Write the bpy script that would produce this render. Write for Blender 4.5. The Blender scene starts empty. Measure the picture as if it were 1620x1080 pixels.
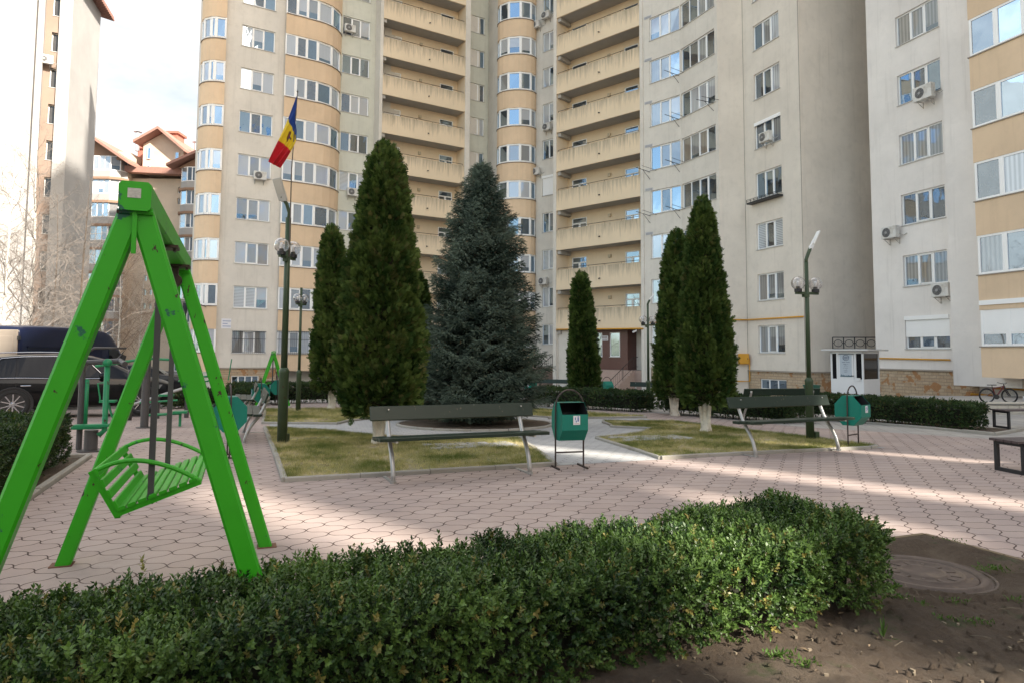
import bpy, bmesh, math, random
import numpy as np
from mathutils import Vector, Matrix
R_ = math.radians
SC = bpy.context.scene
# ---------------------------------------------------------------- camera
PITCH, ROLL, EYE = 3.9, .35, 1.6
cam = bpy.data.cameras.new('camera'); camo = bpy.data.objects.new('camera', cam)
SC.collection.objects.link(camo); SC.camera = camo
cam.sensor_width = 36; cam.lens = 24; cam.clip_end = 3000; cam.clip_start = .05
cam.shift_y = -54/1620
camo.location = (0, 0, EYE)
camo.rotation_euler = (Matrix.Rotation(R_(90+PITCH), 4, 'X') @ Matrix.Rotation(R_(ROLL), 4, 'Z')).to_euler()
# ---------------------------------------------------------------- sky and sun
SUN_AZ = Vector((.75, -.66)); SUN_EL = 32.0
w = bpy.data.worlds.new('World'); SC.world = w; w.use_nodes = True
nt = w.node_tree; nt.nodes.clear()
out = nt.nodes.new('ShaderNodeOutputWorld'); bg = nt.nodes.new('ShaderNodeBackground')
sky = nt.nodes.new('ShaderNodeTexSky'); sky.sky_type = 'NISHITA'; sky.sun_disc = False
sky.sun_elevation = R_(SUN_EL); sky.sun_rotation = math.atan2(SUN_AZ.x, SUN_AZ.y)
sky.air_density = 1.0; sky.dust_density = 1.2
tc = nt.nodes.new('ShaderNodeTexCoord'); mp = nt.nodes.new('ShaderNodeMapping'); mp.inputs['Scale'].default_value = (1, 1, 2.6)
nz = nt.nodes.new('ShaderNodeTexNoise'); nz.inputs['Scale'].default_value = 2.2; nz.inputs['Detail'].default_value = 9; nz.inputs['Roughness'].default_value = .58
rp = nt.nodes.new('ShaderNodeValToRGB'); rp.color_ramp.elements[0].position = .42; rp.color_ramp.elements[1].position = .70
sx = nt.nodes.new('ShaderNodeSeparateXYZ'); mr = nt.nodes.new('ShaderNodeMapRange')
mr.inputs['From Min'].default_value = -.05; mr.inputs['From Max'].default_value = .6; mr.inputs['To Min'].default_value = -.13; mr.inputs['To Max'].default_value = .2
ad = nt.nodes.new('ShaderNodeMath'); ad.operation = 'ADD'
mx = nt.nodes.new('ShaderNodeMixRGB'); mx.inputs['Color2'].default_value = (8.2, 8.05, 7.9, 1)
L = nt.links.new
L(tc.outputs['Generated'], mp.inputs['Vector']); L(mp.outputs['Vector'], nz.inputs['Vector'])
L(tc.outputs['Generated'], sx.inputs['Vector']); L(sx.outputs['Y'], mr.inputs['Value'])
L(nz.outputs['Fac'], ad.inputs[0]); L(mr.outputs['Result'], ad.inputs[1]); L(ad.outputs[0], rp.inputs['Fac'])
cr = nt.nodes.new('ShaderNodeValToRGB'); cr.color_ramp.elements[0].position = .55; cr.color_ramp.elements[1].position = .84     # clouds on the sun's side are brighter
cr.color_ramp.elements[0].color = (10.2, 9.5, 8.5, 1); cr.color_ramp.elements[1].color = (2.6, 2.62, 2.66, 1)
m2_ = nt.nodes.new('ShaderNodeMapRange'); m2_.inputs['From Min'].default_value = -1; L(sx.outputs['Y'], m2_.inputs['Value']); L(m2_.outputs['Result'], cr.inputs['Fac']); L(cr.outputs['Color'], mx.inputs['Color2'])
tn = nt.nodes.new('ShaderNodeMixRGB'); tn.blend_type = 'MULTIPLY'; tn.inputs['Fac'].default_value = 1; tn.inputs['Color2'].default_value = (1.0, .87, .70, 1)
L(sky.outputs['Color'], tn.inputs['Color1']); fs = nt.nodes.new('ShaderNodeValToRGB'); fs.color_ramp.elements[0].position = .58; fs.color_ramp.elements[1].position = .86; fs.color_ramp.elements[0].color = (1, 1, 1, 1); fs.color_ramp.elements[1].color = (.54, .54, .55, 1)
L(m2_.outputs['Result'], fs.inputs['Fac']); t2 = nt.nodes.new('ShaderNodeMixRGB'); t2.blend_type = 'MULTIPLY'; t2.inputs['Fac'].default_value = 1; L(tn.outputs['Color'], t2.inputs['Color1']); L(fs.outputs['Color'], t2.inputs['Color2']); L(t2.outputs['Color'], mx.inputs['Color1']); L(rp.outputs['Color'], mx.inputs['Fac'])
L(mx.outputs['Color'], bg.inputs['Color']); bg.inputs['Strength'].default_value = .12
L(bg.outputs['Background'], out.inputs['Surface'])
sun = bpy.data.lights.new('sun', 'SUN'); sun.energy = 3.2; sun.angle = R_(.55); sun.color = (1, .93, .82)
suno = bpy.data.objects.new('sun', sun); SC.collection.objects.link(suno)
_e = R_(SUN_EL); _h = SUN_AZ.normalized()
suno.rotation_euler = Vector((_h.x*math.cos(_e), _h.y*math.cos(_e), math.sin(_e))).to_track_quat('Z', 'Y').to_euler()
SC.view_settings.view_transform = 'Standard'; SC.view_settings.look = 'None'
SC.view_settings.exposure = 1.95; SC.view_settings.gamma = 1
SC.cycles.max_bounces = 6; SC.cycles.diffuse_bounces = 4; SC.cycles.glossy_bounces = 3
SC.cycles.transparent_max_bounces = 8; SC.cycles.transmission_bounces = 4

# ---------------------------------------------------------------- geometry helpers
rng = random.Random(7); NR = np.random.default_rng(11)
COL = SC.collection
def G(x, y): return -.024*min(max(y-11, 0), 34)          # the yard falls gently towards the houses
_p, _r = R_(PITCH), R_(ROLL)
_F = Vector((0, math.cos(_p), math.sin(_p))); _U0 = Vector((0, -math.sin(_p), math.cos(_p))); _R0 = Vector((1, 0, 0))
_RR = math.cos(_r)*_R0+math.sin(_r)*_U0; _UU = -math.sin(_r)*_R0+math.cos(_r)*_U0
def ray(u, v): return _F+_RR*((u-810)/1080)-_UU*((v-486)/1080)
def gp(u, v):
    """photo pixel -> point on the ground"""
    d = ray(u, v); t = -EYE/d.z
    if d.y*t > 11: t = (EYE-.264)/(-d.z-.024*d.y)
    p = Vector((0, 0, EYE))+d*t
    return Vector((p.x, p.y, G(p.x, p.y)))
def zat(v, Y, u=810):
    d = ray(u, v); return EYE+d.z*Y/d.y
class MB:
    def __init__(s): s.v = []; s.f = []; s.m = []
    def add(s, vs, fs, mi=0):
        o = len(s.v); s.v += [tuple(v) for v in vs]; s.f += [tuple(i+o for i in f) for f in fs]; s.m += [mi]*len(fs); return s
    def quad(s, a, b, c, d, mi=0): return s.add([a, b, c, d], [(0, 1, 2, 3)], mi)
    def box(s, c, sz, rz=0, mi=0, M=None):
        x, y, z = sz[0]/2, sz[1]/2, sz[2]/2
        vs = [Vector((i, j, k)) for k in (-z, z) for j in (-y, y) for i in (-x, x)]
        if M is None: M = Matrix.Rotation(rz, 3, 'Z')
        vs = [M @ v+Vector(c) for v in vs]
        return s.add(vs, [(0, 2, 3, 1), (4, 5, 7, 6), (0, 1, 5, 4), (2, 6, 7, 3), (0, 4, 6, 2), (1, 3, 7, 5)], mi)
    def bar(s, a, b, wx, wy, mi=0, up=(0, 0, 1), bev=0):
        """square bar from a to b; wx across, wy along 'up'"""
        a = Vector(a); b = Vector(b); d = (b-a); Lg = d.length; d.normalize()
        x = d.cross(Vector(up));
        if x.length < 1e-4: x = d.cross(Vector((1, 0, 0)))
        x.normalize(); y = x.cross(d).normalized()
        if bev:
            q = [(wx/2-bev, wy/2), (wx/2, wy/2-bev), (wx/2, -wy/2+bev), (wx/2-bev, -wy/2), (-wx/2+bev, -wy/2), (-wx/2, -wy/2+bev), (-wx/2, wy/2-bev), (-wx/2+bev, wy/2)]
        else: q = [(wx/2, wy/2), (wx/2, -wy/2), (-wx/2, -wy/2), (-wx/2, wy/2)]
        n = len(q)
        vs = [a+x*i+y*j for i, j in q]+[b+x*i+y*j for i, j in q]
        fs = [(k, (k+1) % n, n+(k+1) % n, n+k) for k in range(n)]+[tuple(range(n-1, -1, -1)), tuple(range(n, 2*n))]
        return s.add(vs, fs, mi)
    def tube(s, pts, r, n=8, mi=0, cap=True):
        pts = [Vector(p) for p in pts]; m = len(pts)
        rr = r if isinstance(r, (list, tuple)) else [r]*m
        t0 = (pts[1]-pts[0]).normalized(); a = t0.orthogonal().normalized(); vs = []
        for i, p in enumerate(pts):
            t = (pts[min(i+1, m-1)]-pts[max(i-1, 0)]).normalized()
            a = (a-t*a.dot(t)).normalized(); b = t.cross(a)
            vs += [p+(a*math.cos(2*math.pi*k/n)+b*math.sin(2*math.pi*k/n))*rr[i] for k in range(n)]
        fs = [(i*n+k, i*n+(k+1) % n, (i+1)*n+(k+1) % n, (i+1)*n+k) for i in range(m-1) for k in range(n)]
        if cap: fs += [tuple(range(n-1, -1, -1)), tuple(range((m-1)*n, m*n))]
        return s.add(vs, fs, mi)
    def lathe(s, prof, c=(0, 0, 0), n=20, mi=0, M=None):
        vs = []; c = Vector(c)
        for r, z in prof:
            for k in range(n):
                a = 2*math.pi*k/n; p = Vector((r*math.cos(a), r*math.sin(a), z))
                if M is not None: p = M @ p
                vs.append(p+c)
        fs = [(i*n+k, i*n+(k+1) % n, (i+1)*n+(k+1) % n, (i+1)*n+k) for i in range(len(prof)-1) for k in range(n)]
        return s.add(vs, fs, mi)
    def prism(s, poly, z0, z1, mi=0, bottom=True):
        n = len(poly); vs = [(x, y, z0) for x, y in poly]+[(x, y, z1) for x, y in poly]
        fs = [(k, (k+1) % n, n+(k+1) % n, n+k) for k in range(n)]+[tuple(range(n, 2*n))]
        if bottom: fs.append(tuple(range(n-1, -1, -1)))
        return s.add(vs, fs, mi)
    def extr(s, prof, a, b, ex, ey, mi=0):
        """2-D profile (list of (p,q)) in axes ex,ey swept from a to b"""
        a = Vector(a); b = Vector(b); ex = Vector(ex); ey = Vector(ey); n = len(prof)
        vs = [a+ex*p+ey*q for p, q in prof]+[b+ex*p+ey*q for p, q in prof]
        fs = [(k, (k+1) % n, n+(k+1) % n, n+k) for k in range(n)]+[tuple(range(n-1, -1, -1)), tuple(range(n, 2*n))]
        return s.add(vs, fs, mi)
    def build(s, name, mats, parent=None, smooth=False, off=None, bevel=0, fix=True):
        me = bpy.data.meshes.new(name); me.from_pydata(s.v, [], s.f)
        if not isinstance(mats, (list, tuple)): mats = [mats]
        for m in mats: me.materials.append(m)
        if len(mats) > 1: me.polygons.foreach_set('material_index', s.m)
        if fix:
            bm = bmesh.new(); bm.from_mesh(me); bmesh.ops.recalc_face_normals(bm, faces=bm.faces); bm.to_mesh(me); bm.free()
        if smooth: me.shade_smooth() if hasattr(me, 'shade_smooth') else None
        me.update()
        o = bpy.data.objects.new(name, me); COL.objects.link(o)
        if parent is not None:
            o.parent = parent
            if off is not None: o.location = off
        if bevel:
            md = o.modifiers.new('bevel', 'BEVEL'); md.width = bevel; md.segments = 2; md.limit_method = 'ANGLE'
        if smooth == 'auto':
            pass
        return o
def split_loose(o, gap=.06):
    """give every separate piece of a part an object of its own"""
    me = o.data; n = len(me.vertices); par = list(range(n))
    def fd(i):
        while par[i] != i: par[i] = par[par[i]]; i = par[i]
        return i
    for e in me.edges: par[fd(e.vertices[0])] = fd(e.vertices[1])
    comp = {}
    for p in me.polygons: comp.setdefault(fd(p.vertices[0]), []).append(p.index)
    def bb(ps):
        v = [me.vertices[i].co for p in ps for i in me.polygons[p].vertices]; return [min(c[k] for c in v)-gap for k in range(3)]+[max(c[k] for c in v)+gap for k in range(3)]
    cl = [(ps, bb(ps)) for ps in comp.values()]; ch = True
    while ch:
        ch = False
        for i in range(len(cl)):
            for j in range(i+1, len(cl)):
                a, b = cl[i][1], cl[j][1]
                if all(a[k] <= b[k+3] and b[k] <= a[k+3] for k in range(3)):
                    cl[i] = (cl[i][0]+cl[j][0], [min(a[k], b[k]) for k in range(3)]+[max(a[k+3], b[k+3]) for k in range(3)]); cl.pop(j); ch = True; break
            if ch: break
    if len(cl) < 2: return [o]
    res = []
    for ps, _ in cl:
        idx = {}; V = []; F = []
        for p in ps:
            f = []
            for i in me.polygons[p].vertices:
                if i not in idx: idx[i] = len(V); V.append(tuple(me.vertices[i].co))
                f.append(idx[i])
            F.append(f)
        m2 = bpy.data.meshes.new(me.name); m2.from_pydata(V, [], F)
        for m in me.materials: m2.materials.append(m)
        q = bpy.data.objects.new(o.name.split('.')[0], m2); COL.objects.link(q); q.parent = o.parent; q.location = o.location; res.append(q)
    bpy.data.objects.remove(o); return res
def npmesh(name, V, F, mats, parent=None, cols=None, smooth=False):
    """V (n,3), F (m,4) or (m,3) numpy; cols per-vertex (n,4)"""
    me = bpy.data.meshes.new(name); n, k = F.shape
    me.vertices.add(len(V)); me.vertices.foreach_set('co', V.astype(np.float32).ravel())
    me.loops.add(n*k); me.loops.foreach_set('vertex_index', F.astype(np.int32).ravel())
    me.polygons.add(n); me.polygons.foreach_set('loop_start', np.arange(0, n*k, k, dtype=np.int32))
    try: me.polygons.foreach_set('loop_total', np.full(n, k, dtype=np.int32))
    except Exception: pass
    if cols is not None:
        at = me.color_attributes.new('tint', 'FLOAT_COLOR', 'POINT'); at.data.foreach_set('color', cols.astype(np.float32).ravel())
    me.update(calc_edges=True); me.validate()
    if smooth: me.shade_smooth()
    me.materials.append(mats)
    o = bpy.data.objects.new(name, me); COL.objects.link(o)
    if parent is not None: o.parent = parent
    return o
def tag(o, label=None, cat=None, group=None, kind=None):
    if label: o['label'] = label
    if cat: o['category'] = cat
    if group: o['group'] = group
    if kind: o['kind'] = kind
    return o
def thing(name, label, cat, loc=(0, 0, 0), rz=0, group=None):
    o = bpy.data.objects.new(name, None); COL.objects.link(o); o.empty_display_size = .3
    o.location = loc; o.rotation_euler = (0, 0, rz)
    return tag(o, label, cat, group)
def dup(root, loc, rz, label, scale=None, group=None):
    def cp(o, par):
        c = o.copy(); COL.objects.link(c)
        if par is not None: c.parent = par
        for ch in [x for x in KIDS.get(o.name, [])]: cp(ch, c)
        return c
    global KIDS
    KIDS = {}
    for x in COL.objects:
        if x.parent: KIDS.setdefault(x.parent.name, []).append(x)
    r = cp(root, None); r.location = loc; r.rotation_euler = (0, 0, rz); r['label'] = label
    if scale: r.scale = scale
    if group: r['group'] = group
    return r

# ---------------------------------------------------------------- materials
MATS = {}
def newmat(name):
    m = bpy.data.materials.new(name); m.use_nodes = True; t = m.node_tree; t.nodes.clear()
    o = t.nodes.new('ShaderNodeOutputMaterial'); b = t.nodes.new('ShaderNodeBsdfPrincipled'); t.links.new(b.outputs[0], o.inputs[0])
    MATS[name] = m
    return m, t, b, o
def node(t, k, **kw):
    n = t.nodes.new(k)
    for a, v in kw.items():
        if a in n.inputs: n.inputs[a].default_value = v
        else: setattr(n, a, v)
    return n
def c4(c): return (c[0], c[1], c[2], 1)
def coords(t, sc=(1, 1, 1), kind='Object', rot=(0, 0, 0)):
    tc = t.nodes.new('ShaderNodeTexCoord'); mp = t.nodes.new('ShaderNodeMapping'); mp.inputs['Scale'].default_value = sc; mp.inputs['Rotation'].default_value = rot
    t.links.new(tc.outputs[kind], mp.inputs['Vector']); return mp.outputs['Vector']
def mix(t, f, a, b, mode='MIX'):
    n = t.nodes.new('ShaderNodeMixRGB'); n.blend_type = mode
    for i, x in enumerate((f, a, b)):
        if x is None: continue
        if isinstance(x, (int, float)): n.inputs[i].default_value = x
        elif isinstance(x, (tuple, list)): n.inputs[i].default_value = c4(x)
        else: t.links.new(x, n.inputs[i])
    return n.outputs[0]
def noise(t, vec, sc, det=4, rough=.55):
    n = node(t, 'ShaderNodeTexNoise', Scale=sc, Detail=det, Roughness=rough); t.links.new(vec, n.inputs['Vector']); return n.outputs['Fac']
def ramp(t, f, p0, p1, c0=(0, 0, 0), c1=(1, 1, 1)):
    n = t.nodes.new('ShaderNodeValToRGB'); n.color_ramp.elements[0].position = p0; n.color_ramp.elements[1].position = p1
    n.color_ramp.elements[0].color = c4(c0); n.color_ramp.elements[1].color = c4(c1); t.links.new(f, n.inputs[0]); return n.outputs[0]
def bump(t, b, h, s, d=.02):
    n = node(t, 'ShaderNodeBump', Strength=s, Distance=d); t.links.new(h, n.inputs['Height']); t.links.new(n.outputs[0], b.inputs['Normal']); return n
def M(name, col, rough=.6, metal=0, var=.12, vs=3, bs=0, bd=.005, bsc=60, coat=0, spec=None, dirt=None, ds=1.2):
    """general painted / plain surface with colour variation, bump and optional dirt colour"""
    if name in MATS: return MATS[name]
    m, t, b, o = newmat(name); v = coords(t)
    n = noise(t, v, vs, 5)
    c = mix(t, n, tuple(x*(1-var) for x in col), tuple(min(1, x*(1+var)) for x in col))
    if dirt:
        d = noise(t, v, ds, 8, .7); c = mix(t, ramp(t, d, .52, .7), c, dirt)
    t.links.new(c, b.inputs['Base Color'])
    b.inputs['Roughness'].default_value = rough; b.inputs['Metallic'].default_value = metal
    if coat: b.inputs['Coat Weight'].default_value = coat; b.inputs['Coat Roughness'].default_value = .08
    if spec is not None: b.inputs['Specular IOR Level'].default_value = spec
    if bs: bump(t, b, noise(t, v, bsc, 3), bs, bd)
    return m
def stucco(name, col, dirt=(.2, .17, .13), amt=.35, streak=.4, bs=.35, warm=None):
    if name in MATS: return MATS[name]
    m, t, b, o = newmat(name); v = coords(t)
    big = noise(t, v, .35, 6, .6)
    c = mix(t, ramp(t, big, .3, .7), tuple(x*.9 for x in col), tuple(min(1, x*1.08) for x in col))
    if warm: c = mix(t, ramp(t, noise(t, coords(t, (.13, .13, .06)), 1, 3), .42, .6), c, warm)
    sv = coords(t, (2.2, 2.2, .12)); st = noise(t, sv, 1.6, 7, .65)
    c = mix(t, mix(t, 1, ramp(t, st, .55, .85), (streak,)*3, 'MULTIPLY'), c, dirt)
    c = mix(t, mix(t, 1, ramp(t, noise(t, coords(t, (.5, .5, .9)), 1.1, 8, .75), .56, .62), (.14,)*3, 'MULTIPLY'), c, tuple(min(1, x*1.18) for x in col))      # patched and repainted areas
    fine = noise(t, v, 2.3, 10, .7); c = mix(t, mix(t, 1, ramp(t, fine, .5, .78), (amt,)*3, 'MULTIPLY'), c, tuple(x*.72 for x in col))
    t.links.new(c, b.inputs['Base Color']); b.inputs['Roughness'].default_value = .92; b.inputs['Specular IOR Level'].default_value = .25
    bump(t, b, mix(t, .6, noise(t, v, 55, 3), noise(t, v, 4, 4)), bs, .02)
    return m
def parapet_mat(name, col):
    """ochre balcony front: rain stains running down from the top edge (UV z = local height in attribute 'h')"""
    if name in MATS: return MATS[name]
    m, t, b, o = newmat(name); v = coords(t)
    big = noise(t, v, .5, 6, .6)
    c = mix(t, big, tuple(x*.9 for x in col), tuple(min(1, x*1.08) for x in col))
    at = t.nodes.new('ShaderNodeAttribute'); at.attribute_name = 'tint'
    sv = coords(t, (5, 5, .35)); st = noise(t, sv, 1.4, 8, .7)
    ad = node(t, 'ShaderNodeMath', operation='MULTIPLY_ADD'); ad.inputs[1].default_value = .42; t.links.new(at.outputs['Fac'], ad.inputs[0]); t.links.new(st, ad.inputs[2])
    f = mix(t, 1, ramp(t, ad.outputs[0], .68, 1.12), (.6,)*3, 'MULTIPLY')
    c = mix(t, f, c, (.13, .115, .085))
    t.links.new(c, b.inputs['Base Color']); b.inputs['Roughness'].default_value = .93
    bump(t, b, noise(t, v, 50, 3), .25, .02)
    return m
def leafmat(name, c0, c1, c2, rough=.45, trans=.25, spec=.4):
    """leaf colour varies leaf by leaf through the attribute 'tint' (r: hue pick, g: age)"""
    m, t, b, o = newmat(name)
    at = t.nodes.new('ShaderNodeAttribute'); at.attribute_name = 'tint'
    s = t.nodes.new('ShaderNodeSeparateColor'); t.links.new(at.outputs['Color'], s.inputs[0])
    c = mix(t, s.outputs[0], c0, c1); c = mix(t, s.outputs[1], c, c2)
    t.links.new(c, b.inputs['Base Color']); b.inputs['Roughness'].default_value = rough; b.inputs['Specular IOR Level'].default_value = spec
    tr = t.nodes.new('ShaderNodeBsdfTranslucent'); t.links.new(mix(t, 1, c, (1.2, 1.4, .7), 'MULTIPLY'), tr.inputs['Color'])
    ms = t.nodes.new('ShaderNodeMixShader'); ms.inputs[0].default_value = trans
    t.links.new(b.outputs[0], ms.inputs[1]); t.links.new(tr.outputs[0], ms.inputs[2]); t.links.new(ms.outputs[0], o.inputs[0])
    return m
def paneshader(name, kind, col=(.05, .06, .07), refl=.35):
    m, t, b, o = newmat(name); v = coords(t)
    if kind == 'curtain':
        wv = node(t, 'ShaderNodeTexWave', Scale=1.0, Distortion=2.5, Detail=2, bands_direction='X'); wv.inputs['Detail Scale'].default_value = .6
        t.links.new(coords(t, (5.5, 5.5, .25)), wv.inputs['Vector'])
        c = mix(t, wv.outputs['Fac'], tuple(x*.55 for x in col), col)
    elif kind == 'blind':
        wv = node(t, 'ShaderNodeTexWave', Scale=3.2, Distortion=.05, bands_direction='Z', wave_profile='SIN'); t.links.new(v, wv.inputs['Vector'])
        c = mix(t, ramp(t, wv.outputs['Fac'], .45, .6), tuple(x*.45 for x in col), col)
    else:
        c = mix(t, noise(t, v, 1.3, 3), tuple(x*.5 for x in col), tuple(x*1.5 for x in col))
    t.links.new(c, b.inputs['Base Color']); b.inputs['Roughness'].default_value = .8; b.inputs['Specular IOR Level'].default_value = .1
    g = t.nodes.new('ShaderNodeBsdfGlossy'); g.inputs['Roughness'].default_value = .015; g.inputs['Color'].default_value = (.56, .77, 1, 1)
    bn = node(t, 'ShaderNodeBump', Strength=.06, Distance=.05); t.links.new(noise(t, v, .9, 2), bn.inputs['Height']); t.links.new(bn.outputs[0], g.inputs['Normal'])
    fr = node(t, 'ShaderNodeLayerWeight', Blend=.25); ad = node(t, 'ShaderNodeMath', operation='ADD', use_clamp=True); ad.inputs[1].default_value = refl-.06
    t.links.new(fr.outputs['Fresnel'], ad.inputs[0])
    ms = t.nodes.new('ShaderNodeMixShader'); t.links.new(ad.outputs[0], ms.inputs[0]); t.links.new(b.outputs[0], ms.inputs[1]); t.links.new(g.outputs[0], ms.inputs[2])
    t.links.new(ms.outputs[0], o.inputs[0]); return m
PANES = [paneshader('pane_dark', 'plain', (.03, .035, .045), .42), paneshader('pane_room', 'plain', (.1, .085, .075), .3),
         paneshader('pane_sheer', 'curtain', (.62, .62, .64), .3), paneshader('pane_lace', 'curtain', (.36, .35, .34), .3),
         paneshader('pane_beige', 'curtain', (.34, .28, .22), .25), paneshader('pane_blind', 'blind', (.66, .67, .68), .22),
         paneshader('pane_blue', 'plain', (.02, .035, .06), .6), paneshader('pane_dull', 'plain', (.05, .045, .04), .07)]
PVC = M('white_pvc', (.88, .88, .87), .4, var=.05, vs=1.5)
SILL = M('sill_metal', (.5, .49, .47), .5, .2)
WALLG = stucco('stucco_grey', (.67, .63, .565), (.27, .245, .2), amt=.45, streak=.36)
WALLW = stucco('stucco_warm', (.70, .64, .56), (.28, .25, .21), amt=.42, streak=.32)
WALLGR = stucco('stucco_greenish', (.58, .58, .50), (.25, .24, .19), amt=.4, streak=.45)
OCHRE = stucco('stucco_ochre', (.70, .53, .365), (.36, .25, .15), amt=.3, streak=.3)
CREAM = stucco('stucco_cream', (.76, .62, .45), (.4, .3, .2), amt=.15, streak=.15)
PARA = parapet_mat('balcony_stucco', (.76, .62, .44))
CONC = M('concrete_soffit', (.42, .40, .37), .9, var=.12, vs=2, bs=.2)
IRON = M('black_iron', (.03, .03, .032), .5, .3, var=.2)
BROWNI = M('brown_iron', (.05, .035, .03), .55, .2)
YELLOW = M('gas_yellow', (.62, .30, .02), .45, var=.12)
def stonemat():
    m, t, b, o = newmat('ashlar_stone')
    v = coords(t, (1, 1, 1)); sp = t.nodes.new('ShaderNodeSeparateXYZ'); t.links.new(v, sp.inputs[0])
    ad = node(t, 'ShaderNodeMath', operation='ADD'); t.links.new(sp.outputs['X'], ad.inputs[0])
    ng = node(t, 'ShaderNodeMath', operation='MULTIPLY'); ng.inputs[1].default_value = -.85; t.links.new(sp.outputs['Y'], ng.inputs[0]); t.links.new(ng.outputs[0], ad.inputs[1])
    cb = t.nodes.new('ShaderNodeCombineXYZ'); t.links.new(ad.outputs[0], cb.inputs[0]); t.links.new(sp.outputs['Z'], cb.inputs[1])
    br = node(t, 'ShaderNodeTexBrick', Scale=1.0); br.inputs['Brick Width'].default_value = .42; br.inputs['Row Height'].default_value = .15; br.inputs['Mortar Size'].default_value = .012
    br.inputs['Color1'].default_value = (.50, .39, .27, 1); br.inputs['Color2'].default_value = (.42, .30, .19, 1); br.inputs['Mortar'].default_value = (.28, .22, .16, 1); br.inputs['Bias'].default_value = -.2
    br.offset = .37; t.links.new(cb.outputs[0], br.inputs['Vector'])
    c = mix(t, ramp(t, noise(t, v, 1.7, 3), .56, .6), br.outputs['Color'], (.38, .2, .09))
    c = mix(t, noise(t, v, 9, 6, .7), mix(t, 1, c, (.6, .6, .6), 'MULTIPLY'), mix(t, 1, c, (1.3, 1.3, 1.3), 'MULTIPLY'))
    t.links.new(c, b.inputs['Base Color']); b.inputs['Roughness'].default_value = .9
    bump(t, b, mix(t, .5, br.outputs['Fac'], noise(t, v, 20, 5)), .5, -.02)
    return m
STONE = stonemat()
# ================================================================ BUILDINGS
def v2(a): return Vector((a[0], a[1]))
def nrm(d): return Vector((d[1], -d[0]))          # outward normal of a wall running left to right
def rho(u): return (u-810)/1080.0
def hitu(P, d, u):
    """distance along the wall line P+s*d seen at photo column u (at eye level)"""
    r = rho(u); return (r*P[1]-P[0])/(d[0]-r*d[1])
class Line:
    def __init__(s, P, d): s.P = v2(P); s.d = v2(d).normalized(); s.n = nrm(s.d)
    def s(s_, u): return hitu(s_.P, s_.d, u)
    def at(s_, q, off=0, z=0): p = s_.P+s_.d*q+s_.n*off; return Vector((p.x, p.y, z))
    def shift(s_, off): return Line(s_.P+s_.n*off, s_.d)
    def u(s_, u, off=0): return s_.at(s_.shift(off).s(u), off)
def wall(mb, ln, s0, s1, z0, z1, holes=(), dep=.16, off=0, mi=0, rmi=None):
    """flat wall with real openings; holes = (sa, sb, za, zb)"""
    holes = [h for h in holes if h[3] > z0+.01 and h[2] < z1-.01 and h[1] > s0+.01 and h[0] < s1-.01]
    S = sorted({s0, s1} | {min(max(x, s0), s1) for h in holes for x in h[:2]}); Z = sorted({z0, z1} | {min(max(x, z0), z1) for h in holes for x in h[2:]})
    if rmi is None: rmi = mi
    for i in range(len(S)-1):
        for j in range(len(Z)-1):
            cs, cz = (S[i]+S[i+1])/2, (Z[j]+Z[j+1])/2
            if any(h[0] < cs < h[1] and h[2] < cz < h[3] for h in holes): continue
            mb.quad(ln.at(S[i], off, Z[j]), ln.at(S[i+1], off, Z[j]), ln.at(S[i+1], off, Z[j+1]), ln.at(S[i], off, Z[j+1]), mi)
    for a, b, c, d in holes:
        o2 = off-dep
        mb.quad(ln.at(a, off, c), ln.at(a, off, d), ln.at(a, o2, d), ln.at(a, o2, c), rmi)
        mb.quad(ln.at(b, off, c), ln.at(b, o2, c), ln.at(b, o2, d), ln.at(b, off, d), rmi)
        mb.quad(ln.at(a, off, d), ln.at(b, off, d), ln.at(b, o2, d), ln.at(a, o2, d), rmi)
        mb.quad(ln.at(a, off, c), ln.at(a, o2, c), ln.at(b, o2, c), ln.at(b, off, c), rmi)
def orient(ln): return Matrix(((ln.d.x, -ln.n.x, 0), (ln.d.y, -ln.n.y, 0), (0, 0, 1)))
def lbox(mb, ln, s0, s1, o0, o1, z0, z1, mi=0):
    c = ln.at((s0+s1)/2, (o0+o1)/2, (z0+z1)/2); mb.box(c, (abs(s1-s0), abs(o1-o0), abs(z1-z0)), M=orient(ln), mi=mi)
wr = random.Random(5)
NB = {}
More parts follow.
